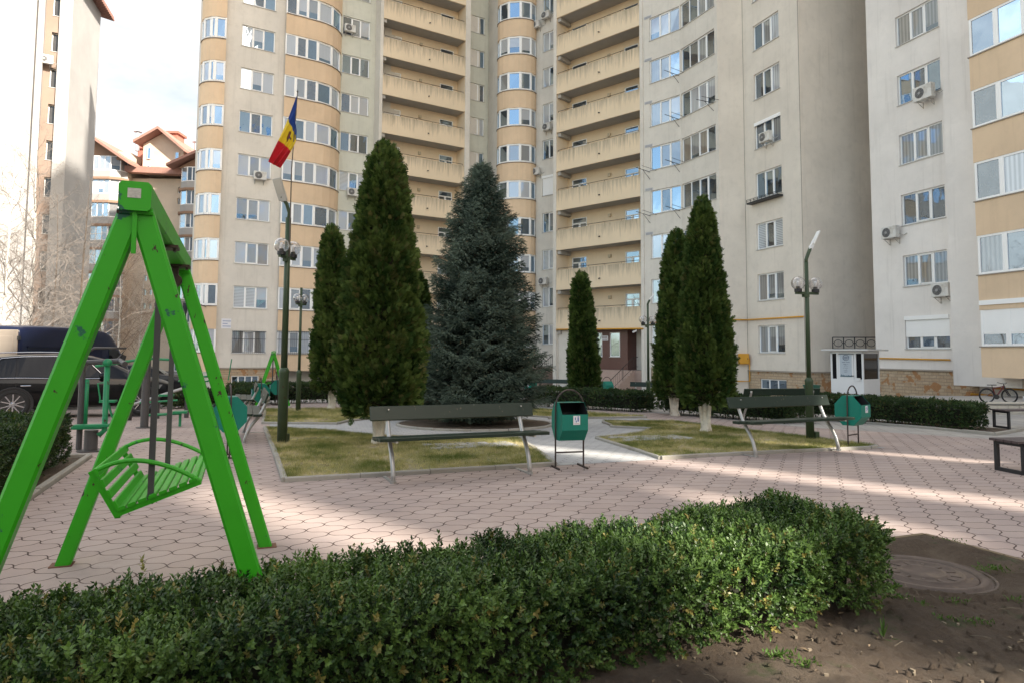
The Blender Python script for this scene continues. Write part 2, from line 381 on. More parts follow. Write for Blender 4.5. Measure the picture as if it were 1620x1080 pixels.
def window(root, org, segs, z0, z1, kinds=None, fr=.055, mul=.07, inset=.1, sill=True, sash=True, name='window', roller=0, bars=False, open_=None):
    """segs: list of (Line, s_start, s_end, number_of_sashes); one window object with its panes and sill as sub-parts"""
    f = MB(); g = MB(); si = MB(); pi = []
    base = wr.choice([[0, 1, 0], [2, 2, 2], [3, 0, 3], [6, 0, 6], [2, 3, 3], [4, 1, 4], [0, 0, 0], [5, 5, 5], [3, 3, 3], [6, 3, 6], [2, 0, 2]]) if kinds is None else kinds
    k = 0
    for ln, a, b, n in segs:
        o = -inset; w = (b-a)
        lbox(f, ln, a, b, o-.06, o, z1-fr, z1); lbox(f, ln, a, b, o-.06, o, z0, z0+fr)
        xs = [a+w*i/n for i in range(n+1)]
        for i, x in enumerate(xs):
            hw = fr/2 if i in (0, n) else mul/2
            x0 = x+(fr/2 if i == 0 else -fr/2 if i == n else 0)
            lbox(f, ln, x0-hw, x0+hw, o-.06, o+.002, z0+fr, z1-fr)
        for i in range(n):
            pa, pb = xs[i]+mul/2, xs[i+1]-mul/2; za, zb = z0+fr, z1-fr
            if sash and (n > 2 and i == n//2 or n <= 2 and i == n-1):      # the opening sash has a frame of its own
                t = .045
                for q in ((pa, pa+t, za, zb), (pb-t, pb, za, zb), (pa, pb, za, za+t), (pa, pb, zb-t, zb)): lbox(f, ln, q[0], q[1], o-.05, o+.018, q[2], q[3])
                pa += t; pb -= t; za += t; zb -= t
            e = [wr.uniform(-.004, .004) for _ in range(3)]
            kk = base[k % len(base)]; k += 1
            if wr.random() < .12: kk = wr.choice([0, 1, 3, 6])
            zz = zb
            if kk in (2, 3, 5) and wr.random() < .25:                       # half-drawn: lower part dark
                zz = za+(zb-za)*wr.uniform(.15, .4)
                g.quad(ln.at(pa, o-.03+e[0], za), ln.at(pb, o-.03-e[0], za), ln.at(pb, o-.03, zz), ln.at(pa, o-.03, zz), 0)
                g.quad(ln.at(pa, o-.03, zz), ln.at(pb, o-.03, zz), ln.at(pb, o-.03+e[1], zb), ln.at(pa, o-.03-e[1], zb), kk)
            else:
                g.quad(ln.at(pa, o-.03+e[0], za), ln.at(pb, o-.03-e[0], za), ln.at(pb, o-.03+e[1], zb), ln.at(pa, o-.03-e[1], zb), kk)
        if roller: 
            lbox(f, ln, a, b, -.02, .05, z1-.16, z1+.03)
            if roller < 1: pass
            zz = z1-.16-(z1-z0-.16)*roller; nsl = int((z1-.16-zz)/.05)
            for q in range(nsl): lbox(f, ln, a+.02, b-.02, -.05, -.035+.006*(q % 2), z1-.16-(q+1)*.05, z1-.16-q*.05)
        if bars:
            for q in range(int((b-a)/.13)+1): x = a+.02+q*.13; si.bar(ln.at(x, .06, z0), ln.at(x, .06, z1), .012, .012, 1)
            for z in (z0+.05, (z0+z1)/2+.2, z1-.05): si.bar(ln.at(a, .06, z), ln.at(b, .06, z), .014, .03, 1)
        if sill: lbox(si, ln, a-.04, b+.04, -inset, .05, z0-.035, z0)
    off = -Vector(org)
    wo = f.build(name, PVC, root, off=off)
    go = g.build('pane', PANES, wo, fix=False)
    if si.v: si.build('sill', [SILL, IRON], wo)
    return wo
def ac(loc_line, s, z, label, off=0.0, w=.82, h=.56, logo=None):
    """split air-conditioner outdoor unit hung on the wall"""
    ln = loc_line; p = ln.at(s, off, z); r = thing('air_conditioner', label, 'air conditioner', p, math.atan2(ln.d.y, ln.d.x), 'air conditioner units on the facades')
    b = MB(); b.box((0, -.29, 0), (w, .28, h)); b.build('casing', M('ac_white', (.66, .65, .62), .5, var=.08, dirt=(.4, .36, .3)), r, bevel=.02)
    g = MB(); g.lathe([(.0, 0), (.07, 0), (.07, .02), (.0, .02)], (-.12, -.44, 0), 16, M=Matrix.Rotation(R_(90), 3, 'X'))
    for rr in (.1, .135, .17, .205, .235):
        g.tube([(-.12+rr*math.cos(a*math.pi/10), -.437, rr*math.sin(a*math.pi/10)) for a in range(21)], .006, 4, cap=False)
    for a in range(8): g.bar((-.12, -.437, 0), (-.12+.235*math.cos(a*math.pi/4), -.437, .235*math.sin(a*math.pi/4)), .006, .006)
    fo = g.build('fan_grille', M('ac_grille', (.32, .32, .32), .5), r)
    d = MB(); d.lathe([(0, 0), (.235, 0)], (-.12, -.4325, 0), 24, M=Matrix.Rotation(R_(90), 3, 'X')); d.build('fan', M('ac_dark', (.035, .035, .035), .5), fo)
    k = MB()
    for x in (-.28, .28): k.bar((x, 0, -h/2-.02), (x, -.45, -h/2-.02), .03, .03); k.bar((x, -.01, -h/2-.02), (x, -.01, -h/2-.3), .03, .02); k.bar((x, -.02, -h/2-.28), (x, -.4, -h/2-.03), .02, .02)
    k.build('bracket', M('ac_bracket', (.4, .38, .35), .6), r); k = MB(); k.tube([(w/2, -.2, -.1), (w/2+.08, -.2, -.14), (w/2+.12, -.05, -.2), (w/2+.3, -.03, -.12)], .018, 6)
    k.build('hose', M('ac_bracket', (.4, .38, .35), .6), r)
    return r
def parapet_attr(o, z0, z1):
    me = o.data; at = me.color_attributes.new('tint', 'FLOAT_COLOR', 'POINT')
    for i, v in enumerate(me.vertices):
        h = (v.co.z-z0)/(z1-z0); at.data[i].color = (h, h, h, 1)
ZT = 44.0      # top of the tall blocks
def kz(k): return 3.0*k
# ---------------------------------------------------------------- main block
LW = Line((-9.8, 51.0), (.845, .534))     # left wing
RWd = Vector((5.4, -5.0)).normalized()
RW = Line((3.3, 50.9), RWd)               # right wing
org = (-3.0, 54.0, G(0, 54))
main = thing('apartment_building', 'tall curved grey and ochre apartment block with open balconies wrapping round the yard', 'apartment building', org)
OFF = -Vector(org); ZB = G(0, 46)
def part(mb, name, mats, **k): return mb.build(name, mats, main, off=OFF, **k)
# --- left wing: flat grey part A
wl = MB(); st = MB()
sA0, sA1 = LW.s(341), LW.s(439)
wa0, wa1 = LW.s(367.5), LW.s(421.5)
zw = [(1.55+kz(k), 3.03+kz(k)) for k in range(9)]
hA = [(wa0, wa1, a, b) for a, b in zw]+[(LW.s(369), LW.s(412), -.55, .05)]
wall(wl, LW, sA0, sA1, .55, ZT, hA); wall(st, LW, sA0+.02, sA1, ZB-.3, .55, hA, off=-.04)
kA = [[2, 3, 2], [2, 2, 2], [2, 4, 3], [2, 3, 2], [2, 3, 2], [6, 4, 6], [2, 3, 3], [3, 2, 3], [3, 6, 1]]
for k, (a, b) in enumerate(zw): window(main, org, [(LW, wa0, wa1, 3)], a, b, [[3, 2, 3], [5, 5, 2], [2, 3, 4], [2, 3, 2], [2, 3, 2], [6, 1, 6], [2, 2, 2], [2, 2, 2], [3, 1, 6]][k], bars=(k == 0))
window(main, org, [(LW, LW.s(369), LW.s(412), 4)], -.55, .05, [0], sill=False, sash=False)
# --- bay B: bulging ochre front
LB = LW.shift(.3); b0, b1, b2 = LB.s(439), LB.s(492), LW.s(536)
PB = [LB.at(b0).xy, LB.at(b1).xy]; c2 = LB.at(b1).xy
rad = 2.4
for i in range(1, 7):
    a = R_(85)*i/6; PB.append(c2+LB.d*rad*math.sin(a)-LB.n*rad*(1-math.cos(a)))
och = MB(); trim = MB()
def polywall(mb, P, z0, z1, zt=0):
    for i in range(len(P)-1):
        a, b = P[i], P[i+1]; mb.quad((a.x, a.y, z0), (b.x, b.y, z0), (b.x, b.y, z1), (a.x, a.y, z1))
def polyslab(mb, P, z, out=.0, inn=None, flip=False):
    vs = [(p.x, p.y, z) for p in P]; mb.add(vs, [tuple(range(len(vs)))])
def segs_of(P, n0, off=0):
    r = []
    for i in range(len(P)-1):
        ln = Line(P[i], P[i+1]-P[i]); r.append((ln, 0, (P[i+1]-P[i]).length, n0 if i == 0 else 1))
    return r
def offpoly(P, o):
    q = []
    for i, p in enumerate(P):
        d = (P[min(i+1, len(P)-1)]-P[max(i-1, 0)]).normalized(); q.append(p+nrm(d)*o)
    return q
BTM = M('bay_trim', (.2, .16, .13), .7)
def band(P, za, zb):
    x = MB(); polywall(x, P, za, zb); polyslab(x, P, za); polyslab(x, P, zb-.002); o = part(x, 'bay_front', OCHRE)
    y = MB(); Pt = offpoly(P, .05); polywall(y, Pt, zb-.02, zb+.03); polyslab(y, Pt, zb-.02); polyslab(y, Pt, zb+.03); y.build('trim', BTM, o)
PBw = [PB[0], PB[1]]+[PB[i] for i in (3, 5, 7)]
for k in range(-1, 12):
    za, zb = 3.08+kz(k), 4.5+kz(k)
    if k == -1: za, zb = .35, 1.48
    if k >= 9: za, zb = 3.08+kz(k), 6.08+kz(k)
    band(PB, za, zb)
    if k < 9:
        z0, z1 = zb+.03, (za+3.0 if k >= 0 else 3.08)
        window(main, org, segs_of(offpoly(PBw, -.04), 3), z0, z1, [[2, 3, 1, 2, 2, 3], [2, 2, 3, 2, 0, 0], [6, 3, 6, 1, 3, 0], [2, 3, 3, 2, 3, 1], [2, 0, 2, 2, 0, 1], [2, 3, 2, 0, 2, 0]][k % 6], inset=.02, sill=False, name='bay_window', fr=.09, mul=.13, bars=(k == -1))
# --- section C
LC = LW.shift(-1.1); c0, c1 = LC.s(522), LC.s(597.5)
wc0, wc1 = LC.s(531.5), LC.s(576)
zc = [(1.75+kz(k), 3.2+kz(k)) for k in range(10)]
gr = MB(); wall(gr, LC, c0, c1, ZB-.3, ZT, [(wc0, wc1, a, b) for a, b in zc])
part(gr, 'greenish_wall', WALLGR); gr = MB()
for k, (a, b) in enumerate(zc): window(main, org, [(LC, wc0, wc1, 3)], a, b)
# --- balcony wing, left
def balconies(ln, s0, s1, zb0, kmin, kmax, doors, dl=1.45, sideL=True):
    bw = MB(); lb = ln.shift(-dl)
    hs = []
    for k in range(kmin, kmax+1):
        for (a, b, wdt) in doors: hs.append((a, b, zb0+.12+kz(k), zb0+2.55+kz(k)))
    wall(bw, lb, s0, s1, zb0+kz(kmin), ZT, hs, dep=.1)
    for s in (s0, s1):                                  # side cheeks of the loggias
        bw.quad(ln.at(s, -.02, zb0+kz(kmin)), lb.at(s, 0, zb0+kz(kmin)), lb.at(s, 0, ZT), ln.at(s, -.02, ZT))
    part(bw, 'loggia_wall', CREAM)
    for k in range(kmin, kmax+1):
        z = zb0+kz(k)
        p = MB(); lbox(p, ln, s0+.003, s1-.003, -.12, 0, z, z+1.5); o = part(p, 'balcony', PARA); parapet_attr(o, z, z+1.5)
        sl = MB(); lbox(sl, ln, s0+.01, s1-.01, -dl+.01, -.121, z+.02, z+.2)
        lbox(sl, ln, s0+.02, s0+.3, -dl+.02, -.13, z-.28, z+.018)
        sl.build('floor_slab', CONC, o)
        r = MB(); n = 5
        r.tube([ln.at(s0+.15, -.05, z+1.63), ln.at(s1-.15, -.05, z+1.63)], .018, 6)
        for i in range(n+1): x = s0+.15+(s1-s0-.3)*i/n; r.tube([ln.at(x, -.05, z+1.48), ln.at(x, -.05, z+1.63)], .012, 5)
        r.build('railing', BROWNI, o)
        d = MB(); x = (s0+s1)/2+.3; d.tube([ln.at(x, -.01, z+.62), ln.at(x, .14, z+.58)], .045, 8); d.build('drain_spout', IRON, o)
        d = MB(); d.box(lb.at((s0+s1)/2+.2, .07, z+2.35), (.22, .14, .22), M=orient(lb)); d.build('wall_lamp', M('lamp_cream', (.5, .42, .3), .5), o)
        for (a, b, wdt) in doors:
            f = MB(); g = MB(); za, zc_ = z+.14, z+2.55; ztr = zc_-.42; m_ = (a+b)/2
            for q in ((a, b, zc_-.06, zc_), (a, b, ztr-.05, ztr+.04), (a, b, za, za+.08), (a, a+.08, za, zc_), (b-.08, b, za, zc_), (m_-.09, m_+.09, za, ztr), (a, b, za+.6, za+.75)): lbox(f, lb, q[0], q[1], -.09, -.02, q[2], q[3])
            kk = wr.choice([0, 0, 1, 6, 0, 3])
            g.quad(lb.at(a, -.06, ztr), lb.at(b, -.06, ztr), lb.at(b, -.06, zc_), lb.at(a, -.06, zc_), 0)
            g.quad(lb.at(a, -.06, za), lb.at(m_, -.061, za), lb.at(m_, -.06, ztr), lb.at(a, -.06, ztr), kk); g.quad(lb.at(m_, -.06, za), lb.at(b, -.06, za), lb.at(b, -.061, ztr), lb.at(m_, -.06, ztr), wr.choice([0, kk, 6]))
            do = f.build('balcony_door', PVC, main, off=OFF); g.build('pane', PANES, do, fix=False)
sL0, sL1 = LW.s(598), LW.s(732)
lb_ = LW.shift(-1.45)
def dr(ln_, a, b): return (ln_.s(a), ln_.s(b), 0)
balconies(LW, sL0, sL1, .32, 0, 11, [dr(lb_, 607, 628), dr(lb_, 691, 713)])
pl = MB()
lbox(pl, LW, LW.s(593), sL0-.004, -2.2, .02, ZB-.3, ZT); lbox(pl, LW, sL1+.004, sL1+.45, -2.6, .02, ZB-.3, ZT)
lbox(pl, LW, sL0, sL1, -.25, -.02, ZB-.3, .3)
# --- section D (recessed corner, left) and pilaster
LD = LW.shift(-1.9); d0, d1 = LD.s(729), LD.s(769)
wd0, wd1 = LD.s(734), LD.s(763)
zd = [(2.3+kz(k), 3.8+kz(k)) for k in range(10)]
wall(gr, LD, d0-.5, d1, ZB-.3, ZT, [(wd0, wd1, a, b) for a, b in zd])
for k, (a, b) in enumerate(zd): window(main, org, [(LD, wd0, wd1, 3)], a, b, [[5, 5, 5], [3, 6, 1]][k > 6] if k in (6, 7) else None)
part(gr, 'greenish_wall', WALLGR)
P1 = LD.at(d1).xy; EC = Vector((.1, 56.9))
wl2 = MB()
P2 = Vector((rho(784)*55.8, 55.8))
wl2.quad((P1.x, P1.y, ZB-.3), (P2.x, P2.y, ZB-.3), (P2.x, P2.y, ZT), (P1.x, P1.y, ZT))
wl2.quad((P1.x-.02, P1.y+.5, ZB-.3), (P1.x, P1.y, ZB-.3), (P1.x, P1.y, ZT), (P1.x-.02, P1.y+.5, ZT))
# --- bay E, round ochre bay in the corner
P3 = Vector((rho(847)*55.2, 55.2)); mid = (P2+P3)/2; hw = (P3-P2).length/2; dE = (P3-P2).normalized(); nE = nrm(dE)
PE = [mid-dE*hw*math.cos(math.pi*i/10)+nE*1.15*math.sin(math.pi*i/10) for i in range(11)]
PEw = [PE[0], PE[2], PE[4], PE[6], PE[8], PE[10]]
och2 = MB()
for k in range(-1, 12):
    za, zb = 3.6+kz(k), 5.05+kz(k)
    if k == -1: za, zb = ZB, 2.05
    if k >= 9: zb = za+3.0
    band(PE, za, zb)
    if k < 9: window(main, org, [(Line(PEw[i], PEw[i+1]-PEw[i]), 0, (PEw[i+1]-PEw[i]).length, 1) for i in range(5)], zb+.03, za+3.0, [[0, 0, 6, 6, 3], [1, 0, 6, 2, 3], [0, 3, 6, 6, 0], [5, 5, 5, 2, 5]][k % 4] if k > 4 else None, inset=.03, sill=False, name='bay_window', fr=.09, mul=.13)
# --- section F (recessed, right of the corner)
LF = Line((P3.x, P3.y), RWd); f1 = 3.4
wf0, wf1 = LF.s(857.5), LF.s(877)
zf = [(2.35+kz(k), 3.95+kz(k)) for k in range(10)]
wall(wl2, LF, 0, f1, ZB-.3, ZT, [(wf0, wf1, a, b) for a, b in zf])
for k, (a, b) in enumerate(zf): window(main, org, [(LF, wf0, wf1, 2)], a, b, {4: [2, 2], 5: [6, 3], 3: [6, 3]}.get(k), roller=(.98 if k == 4 else 0))
part(wl2, 'corner_wall', WALLG)
# --- balcony wing, right
sR0, sR1 = 0.0, (Vector((5.4, -5.0))).length
rb_ = RW.shift(-1.45)
balconies(RW, sR0, sR1, .36, 1, 11, [dr(rb_, 905, 929), dr(rb_, 990, 1013)])
lbox(pl, RW, -.3, -.004, -3.4, .02, ZB-.3, ZT)
lbox(pl, RW, sR1+.004, sR1+.25, -1.5, .0, ZB-.3, ZT)
# entrance recess in dark granite under the right balconies
GRAN = M('red_granite', (.12, .055, .045), .35, var=.35, vs=14, bs=.05)
en = MB(); le = RW.shift(-.9); eh = [(le.s(944), le.s(953), 1.45, 3.15), (le.s(965), le.s(981), 1.45, 3.15)]
wall(en, le, 1.2, le.s(993), .55, 3.34, eh, dep=.08); part(en, 'entrance_wall', GRAN)
en = MB(); a = le.at(le.s(993)); b = RW.at(sR1, -.9); lbox(en, RW, RW.s(1000), sR1-.01, -1.6, -1.3, .55, 3.34); 
en.quad(le.at(le.s(993), 0, .55), le.at(le.s(993)+.2, -1.2, .55), le.at(le.s(993)+.2, -1.2, 3.34), le.at(le.s(993), 0, 3.34)); part(en, 'entrance_wall', GRAN)
for h in eh: window(main, org, [(le, h[0], h[1], 1)], h[2], h[3], [0], inset=.02, sash=False)
en = MB(); lbox(en, RW, RW.s(1001), RW.s(1009), -1.29, -1.24, .57, 2.7); do = part(en, 'entrance_door', M('door_brown', (.07, .035, .03), .4))
en = MB(); lbox(en, RW, RW.s(1002), RW.s(1002)+.05, -1.24, -1.19, 1.3, 2.1); en.build('handle', M('chrome', (.7, .7, .7), .2, 1), do)
wall(pl, RW, 0, 1.2, ZB-.3, 3.34, [], off=-.3)
en = MB(); lbox(en, RW, 1.2, sR1-.02, -1.5, 0, ZB-.2, .55); part(en, 'porch_floor', M('porch_tile', (.34, .25, .21), .6, var=.15))
eave = MB(); lbox(eave, RW, 0, sR1, -1.5, -.125, 3.345, 3.372); part(eave, 'porch_ceiling', CONC)
# --- G: curved grey part
G0 = RW.at(sR1+.25).xy; G0 = Vector((8.75, 45.95))
def bend(P, yaw, u):
    d = Vector((math.sin(R_(yaw)), -math.cos(R_(yaw)))); s = hitu(P, d, u); return P+d*s
G1 = bend(G0, 47, 1029.5); G2 = bend(G1, 43, 1081); G3 = bend(G2, 24, 1141.5)
LG1, LG2 = Line(G1, G2-G1), Line(G2, G3-G2); l1, l2 = (G2-G1).length, (G3-G2).length
zg = [(2.0+kz(k), 3.6+kz(k)) for k in range(9)]
g0 = MB(); LG0 = Line(G0, G1-G0)
wall(g0, LG0, 0, (G1-G0).length, ZB-.3, ZT)
wall(g0, LG1, 0, l1, .8, ZT, [(.08, l1-.06, a, b) for a, b in zg]); wall(g0, LG2, 0, l2, .8, ZT, [(.06, l2-.25, a, b) for a, b in zg])
wall(st, LG1, 0, l1, ZB-.3, .8, off=-.04); wall(st, LG2, 0, l2, ZB-.3, .8, off=-.04)
for k, (a, b) in enumerate(zg):
    window(main, org, [(LG1, .08, l1-.06, 3)], a, b, [[2, 2, 2], [2, 3, 2], [2, 2, 2], [6, 1, 6], [6, 3, 3], [3, 3, 2], [3, 3, 6], [2, 2, 6], [3, 1, 3]][k])
    window(main, org, [(LG2, .06, l2-.25, 4)], a, b, [[2, 0, 3, 3], [3, 0, 0, 3], [0, 1, 0, 3], [1, 0, 0, 0], [4, 3, 4, 4], [0, 2, 2, 2], [0, 1, 3, 1], [1, 0, 3, 3], [3, 3, 0, 0]][k])
part(g0, 'curved_wall', WALLG)
# --- strip and H
G4 = Vector((G3.x+1.6, G3.y+.05)); s4 = rho(1184)*G3.y; G4 = Vector((s4, G3.y+.1))
LS = Line(G3, G4-G3); ls = (G4-G3).length
LH = Line(G4, (.347, -.938)); h1 = LH.s(1274); wh0, wh1 = LH.s(1200), LH.s(1242)
zh = [(1.75+kz(k)*.995, 3.3+kz(k)*.995) for k in range(9)]
hh = MB(); wall(hh, LS, 0, ls, ZB-.3, ZT)
hH = [(wh0, wh1, a, b) for a, b in zh]+[(wh0+.05, wh1, -.3, .28)]
wall(hh, LH, 0, h1, .72, ZT, hH); wall(st, LH, 0, h1-.02, ZB-.3, .72, hH, off=-.04)
for k, (a, b) in enumerate(zh): window(main, org, [(LH, wh0, wh1, 3)], a, b, [[3, 3, 3], [4, 3, 3], [5, 5, 5], [0, 3, 0], [1, 0, 3], [3, 0, 2], [0, 3, 2], [3, 1, 3], [3, 0, 0]][k], roller=(.02 if k == 4 else 0))
window(main, org, [(LH, wh0+.05, wh1, 3)], -.3, .28, [0], sill=False, sash=False)
H1 = LH.at(h1).xy; LK = Line(H1, (.938, .347))
wall(hh, LK, 0, 14, .72, ZT); wall(st, LK, .02, 14, ZB-.3, .72, off=-.04)
part(hh, 'warm_wall', WALLW)
stc = MB()
for ln, a, b in ((LH, 0, h1), (LK, 0, 9), (LW, sA0, sA1)):
    z = .72 if ln is not LW else .55
    lbox(stc, ln, a, b, -.03, .05, z-.03, z+.05)
part(stc, 'base_ledge', M('ledge', (.33, .29, .24), .9))
split_loose(part(st, 'stone_base', STONE))
# joints / dark gap lines down the wall
jt = MB(); lbox(jt, LH, h1-.03, h1+.0, .0, .012, .8, ZT); lbox(jt, LS, ls-.02, ls+.02, 0, .01, .8, ZT); part(jt, 'expansion_joint', M('joint', (.25, .22, .19), .9))
# far-left rounded ochre bay
Q0 = LW.at(sA0-.003, .25).xy; PL = [Q0]
for i in range(1, 8):
    a = R_(100)*i/7; PL.append(Q0-LW.d*1.35*math.sin(a)-LW.n*1.35*(1-math.cos(a)))
PL = PL[::-1]
och3 = MB(); PLw = [PL[0], PL[2], PL[4], PL[5], PL[7]]
for k in range(-1, 12):
    za, zb = 3.1+kz(k), 4.6+kz(k)
    if k == -1: za, zb = .35, 1.55
    if k >= 10: zb = za+3
    band(PL, za, zb)
    if k < 10: window(main, org, [(Line(PLw[i], PLw[i+1]-PLw[i]), 0, (PLw[i+1]-PLw[i]).length, 1) for i in range(4)], zb+.03, za+3, [2, 2, 6, 2] if k % 2 else [2, 3, 2, 0], inset=.03, sill=False, name='bay_window', fr=.09, mul=.13)
wall(wl, LW, sA1, sA1+.3, .55, ZT)
part(wl, 'grey_wall', WALLG); part(pl, 'pilaster', WALLG)
# closing body behind the fronts and the roof
bd = MB()
Pb = [LW.at(sA0, -.4).xy, LW.at(sA1+.5, -1.0).xy, LW.at(b2, -1.6).xy, LC.at(c1, -.3).xy, LW.at(sL1, -1.8).xy, (LD.at(d1, -.2)).xy, Vector((P2.x, P2.y+.9)), Vector((P3.x+.1, P3.y+.6)), LF.at(f1, -.3).xy,
      RW.at(0, -1.8).xy, RW.at(sR1, -1.8).xy, (G1+Vector((.7, .7))), (G2+Vector((.6, .5))), (G3+Vector((.5, .3))), (G4+Vector((.4, .2))), LH.at(h1-.2, -.3).xy+Vector((.2, 0)), LK.at(13.8, -.3).xy,
      LK.at(13.8, -12).xy, Vector((22, 56)), Vector((3, 72)), Vector((-12, 66)), LW.at(sA0, -13).xy]
bd.prism([(p.x, p.y) for p in Pb], ZB-.5, ZT+.02); part(bd, 'roof_and_rear', WALLG)
# gas pipes on the main block (part of the house)
gpz = MB()
zz = 2.62
gpz.tube([RW.at(0.1, .09, 3.42), RW.at(sR1+.2, .09, 3.34)], .05, 8)
gpz.tube([LG1.at(0, .1, 3.72), LG1.at(l1, .1, 3.72), LG2.at(l2, .1, 3.70), LS.at(.0, .16, 3.68), LS.at(ls, .12, 3.68), LH.at(0.2, .12, 3.68), LH.at(h1, .1, 3.66)], .045, 8)
zp = 3.45
part(gpz, 'gas_pipe', YELLOW, smooth=True)
gb = MB(); sb = LH.s(1190) if False else ls*.80
p0 = LS.at(ls*.30, .1, 3.66); gb.tube([p0, LS.at(ls*.30, .1, 1.7)], .035, 8)
gb.tube([LS.at(ls*.95, .12, 1.4), LS.at(ls+.02, .14, 1.4), LS.at(ls+.02, .14, .1), LS.at(ls*.45, .12, .1)], .035, 8); part(gb, 'gas_pipe', YELLOW, smooth=True)
gbx = thing('gas_box', 'orange gas cabinet fixed on the wall between the tall thujas and the first window', 'gas box', LS.at(ls*.78, .16, 1.4), math.atan2(LS.d.y, LS.d.x))
x = MB(); x.box((0, -.02, 0), (.55, .3, .62)); x.build('cabinet', YELLOW, gbx, bevel=.02)
x = MB(); x.box((0, -.18, 0), (.46, .015, .52)); x.build('door', YELLOW, gbx)
x = MB(); x.box((.17, -.2, 0), (.02, .02, .1)); x.build('handle', IRON, gbx)
# small dark plates with white-lined lettering between floors
for k in range(3, 9):
    pm = MB(); pn = MB(); c = LG0.at((G1-G0).length*.5, .012, kz(k)+.75); lbox(pm, LG0, .35, .95, .0, .02, kz(k)+.62, kz(k)+.82)
    for j in range(2): lbox(pn, LG0, .4, .9, .02, .026, kz(k)+.66+j*.07, kz(k)+.69+j*.07)
    po = part(pm, 'address_plate', M('plate_pale', (.5, .5, .5), .6)); pn.build('lettering', M('plate_ink', (.2, .2, .24), .6), po)
pm = MB(); pn = MB(); lbox(pm, LW, LW.s(350), LW.s(368)-.1, 0, .02, 3.15, 3.8)
for j in range(3): lbox(pn, LW, LW.s(352), LW.s(365)-.2*(j % 2), .02, .026, 3.27+j*.17, 3.33+j*.17)
po = part(pm, 'address_plate', M('plate_white', (.75, .75, .78), .6)); pn.build('lettering', M('plate_blue', (.3, .35, .5), .6), po)
# clothes-line arms under some windows
for ln, s, k, z in ((LG1, l1*.95, 0, 13.95), (LG1, l1*.02, 0, 7.9+3), (LG1, l1*.95, 0, 10.9), (LG1, l1*.02, 0, 13.9), (LG1, l1*.95, 0, 16.95), (LG2, l2-.4, 0, 16.95), (LG1, l1*.95, 0, 19.9), (LG2, l2*.8, 0, 7.95)):
    a = MB(); p = ln.at(s, 0, z); q = ln.at(s-.5, .9, z+.25); a.tube([p, q], .022, 5); a.tube([ln.at(s+.5, 0, z+.02), ln.at(s+.0, .9, z+.27)], .015, 5); a.tube([ln.at(s, 0, z-.5), ln.at(s-.25, .45, z+.1)], .015, 5)
    part(a, 'drying_arm', IRON)
a = MB(); lbox(a, LH, wh0-.35, wh1+.1, .02, .4, 10.45, 10.55)
for z in (10.62, 10.7): lbox(a, LH, wh0-.35, wh1+.1, .38, .41, z, z+.02)
for i in range(9): x = wh0-.35+(wh1-wh0+.4)*i/8; lbox(a, LH, x, x+.02, .38, .41, 10.5, 10.72)
part(a, 'window_rack', IRON)
# ---------------------------------------------------------------- right block (near, right edge of the photo)
main_root = main
ZRT = 78
RT = Line((19.0, 33.4), (.316, -.949))
s0R, s1R = RT.s(1385), RT.s(1506)
orgR = (19.5, 32, G(0, 32)); rb = thing('apartment_building', 'nearer pale apartment block with a stone base and one ochre bay, beside the bicycle', 'apartment building', orgR)
OFR = -Vector(orgR); ZR = G(0, 32)
def partR(mb, name, mats, **k): return mb.build(name, mats, rb, off=OFR, **k)
WALLR = stucco('stucco_pale', (.78, .74, .70), (.28, .25, .22), amt=.22, streak=.35)
m_ = MB(); s_ = MB()
wr0, wr1 = RT.s(1432.5), RT.s(1503)
zr = [(1.96+kz(k), 3.48+kz(k)) for k in range(8)]
wall(m_, RT, s0R, s1R+1.2, .95, ZRT, [(wr0, wr1, a, b) for a, b in zr]); wall(s_, RT, s0R, s1R+14, ZR-.3, .95, off=-.04)
kk = [[1, 0, 1], [3, 4, 3], [0, 1, 1], [3, 1, 3], [6, 1, 6], [3, 0, 3], [2, 1, 2], [2, 2, 2]]
for k, (a, b) in enumerate(zr): window(rb, orgR, [(RT, wr0, wr1, 3)], a, b, kk[k], roller=(.62 if k == 0 else 0), fr=.065, mul=.09)
# left flank, receding
LFk = Line(RT.at(s0R).xy+Vector((.949, .316))*14, (-.949, -.316))
wall(m_, LFk, 0, 14, ZR-.3, ZRT)
# projecting strip and bay
RS = RT.shift(1.0); q0, q1 = RS.s(1506), RS.s(1552)+.6
lbox(m_, RS, q0, q1+1.0, -1.0, 0, .38, ZRT)
RBy = RT.shift(2.15); t0 = RBy.s(1551); t1 = t0+4.4
o_ = MB(); tr_ = MB()
for k in range(-1, 19):
    za, zb = 3.45+kz(k), 4.83+kz(k)
    if k == -1: za, zb = .8, 1.98
    if k > 7: zb = za+3.0
    lbox(o_, RBy, t0, t1, -2.1, 0, za, zb); lbox(tr_, RBy, t0-.04, t1+.04, -.3, .05, zb, zb+.04)
    if k <= 7:
        window(rb, orgR, [(RBy, t0+.03, t1-.03, 4)], zb+.04, za+3.0, [[1, 0, 1, 1], [3, 0, 1, 3], [1, 2, 2, 1], [6, 6, 0, 6], [1, 6, 6, 6]][(k+1) % 5], inset=.02, sill=False, fr=.09, mul=.2, name='bay_window', roller=(.72 if k == -1 else 0))
        lbox(tr_, RBy, t0+.05, t1-.05, -2.1, -.25, zb+.04, za+3.0)
split_loose(partR(o_, 'bay_front', OCHRE), .005); split_loose(partR(tr_, 'bay_trim', M('bay_trim2', (.3, .26, .22), .7)), .005)
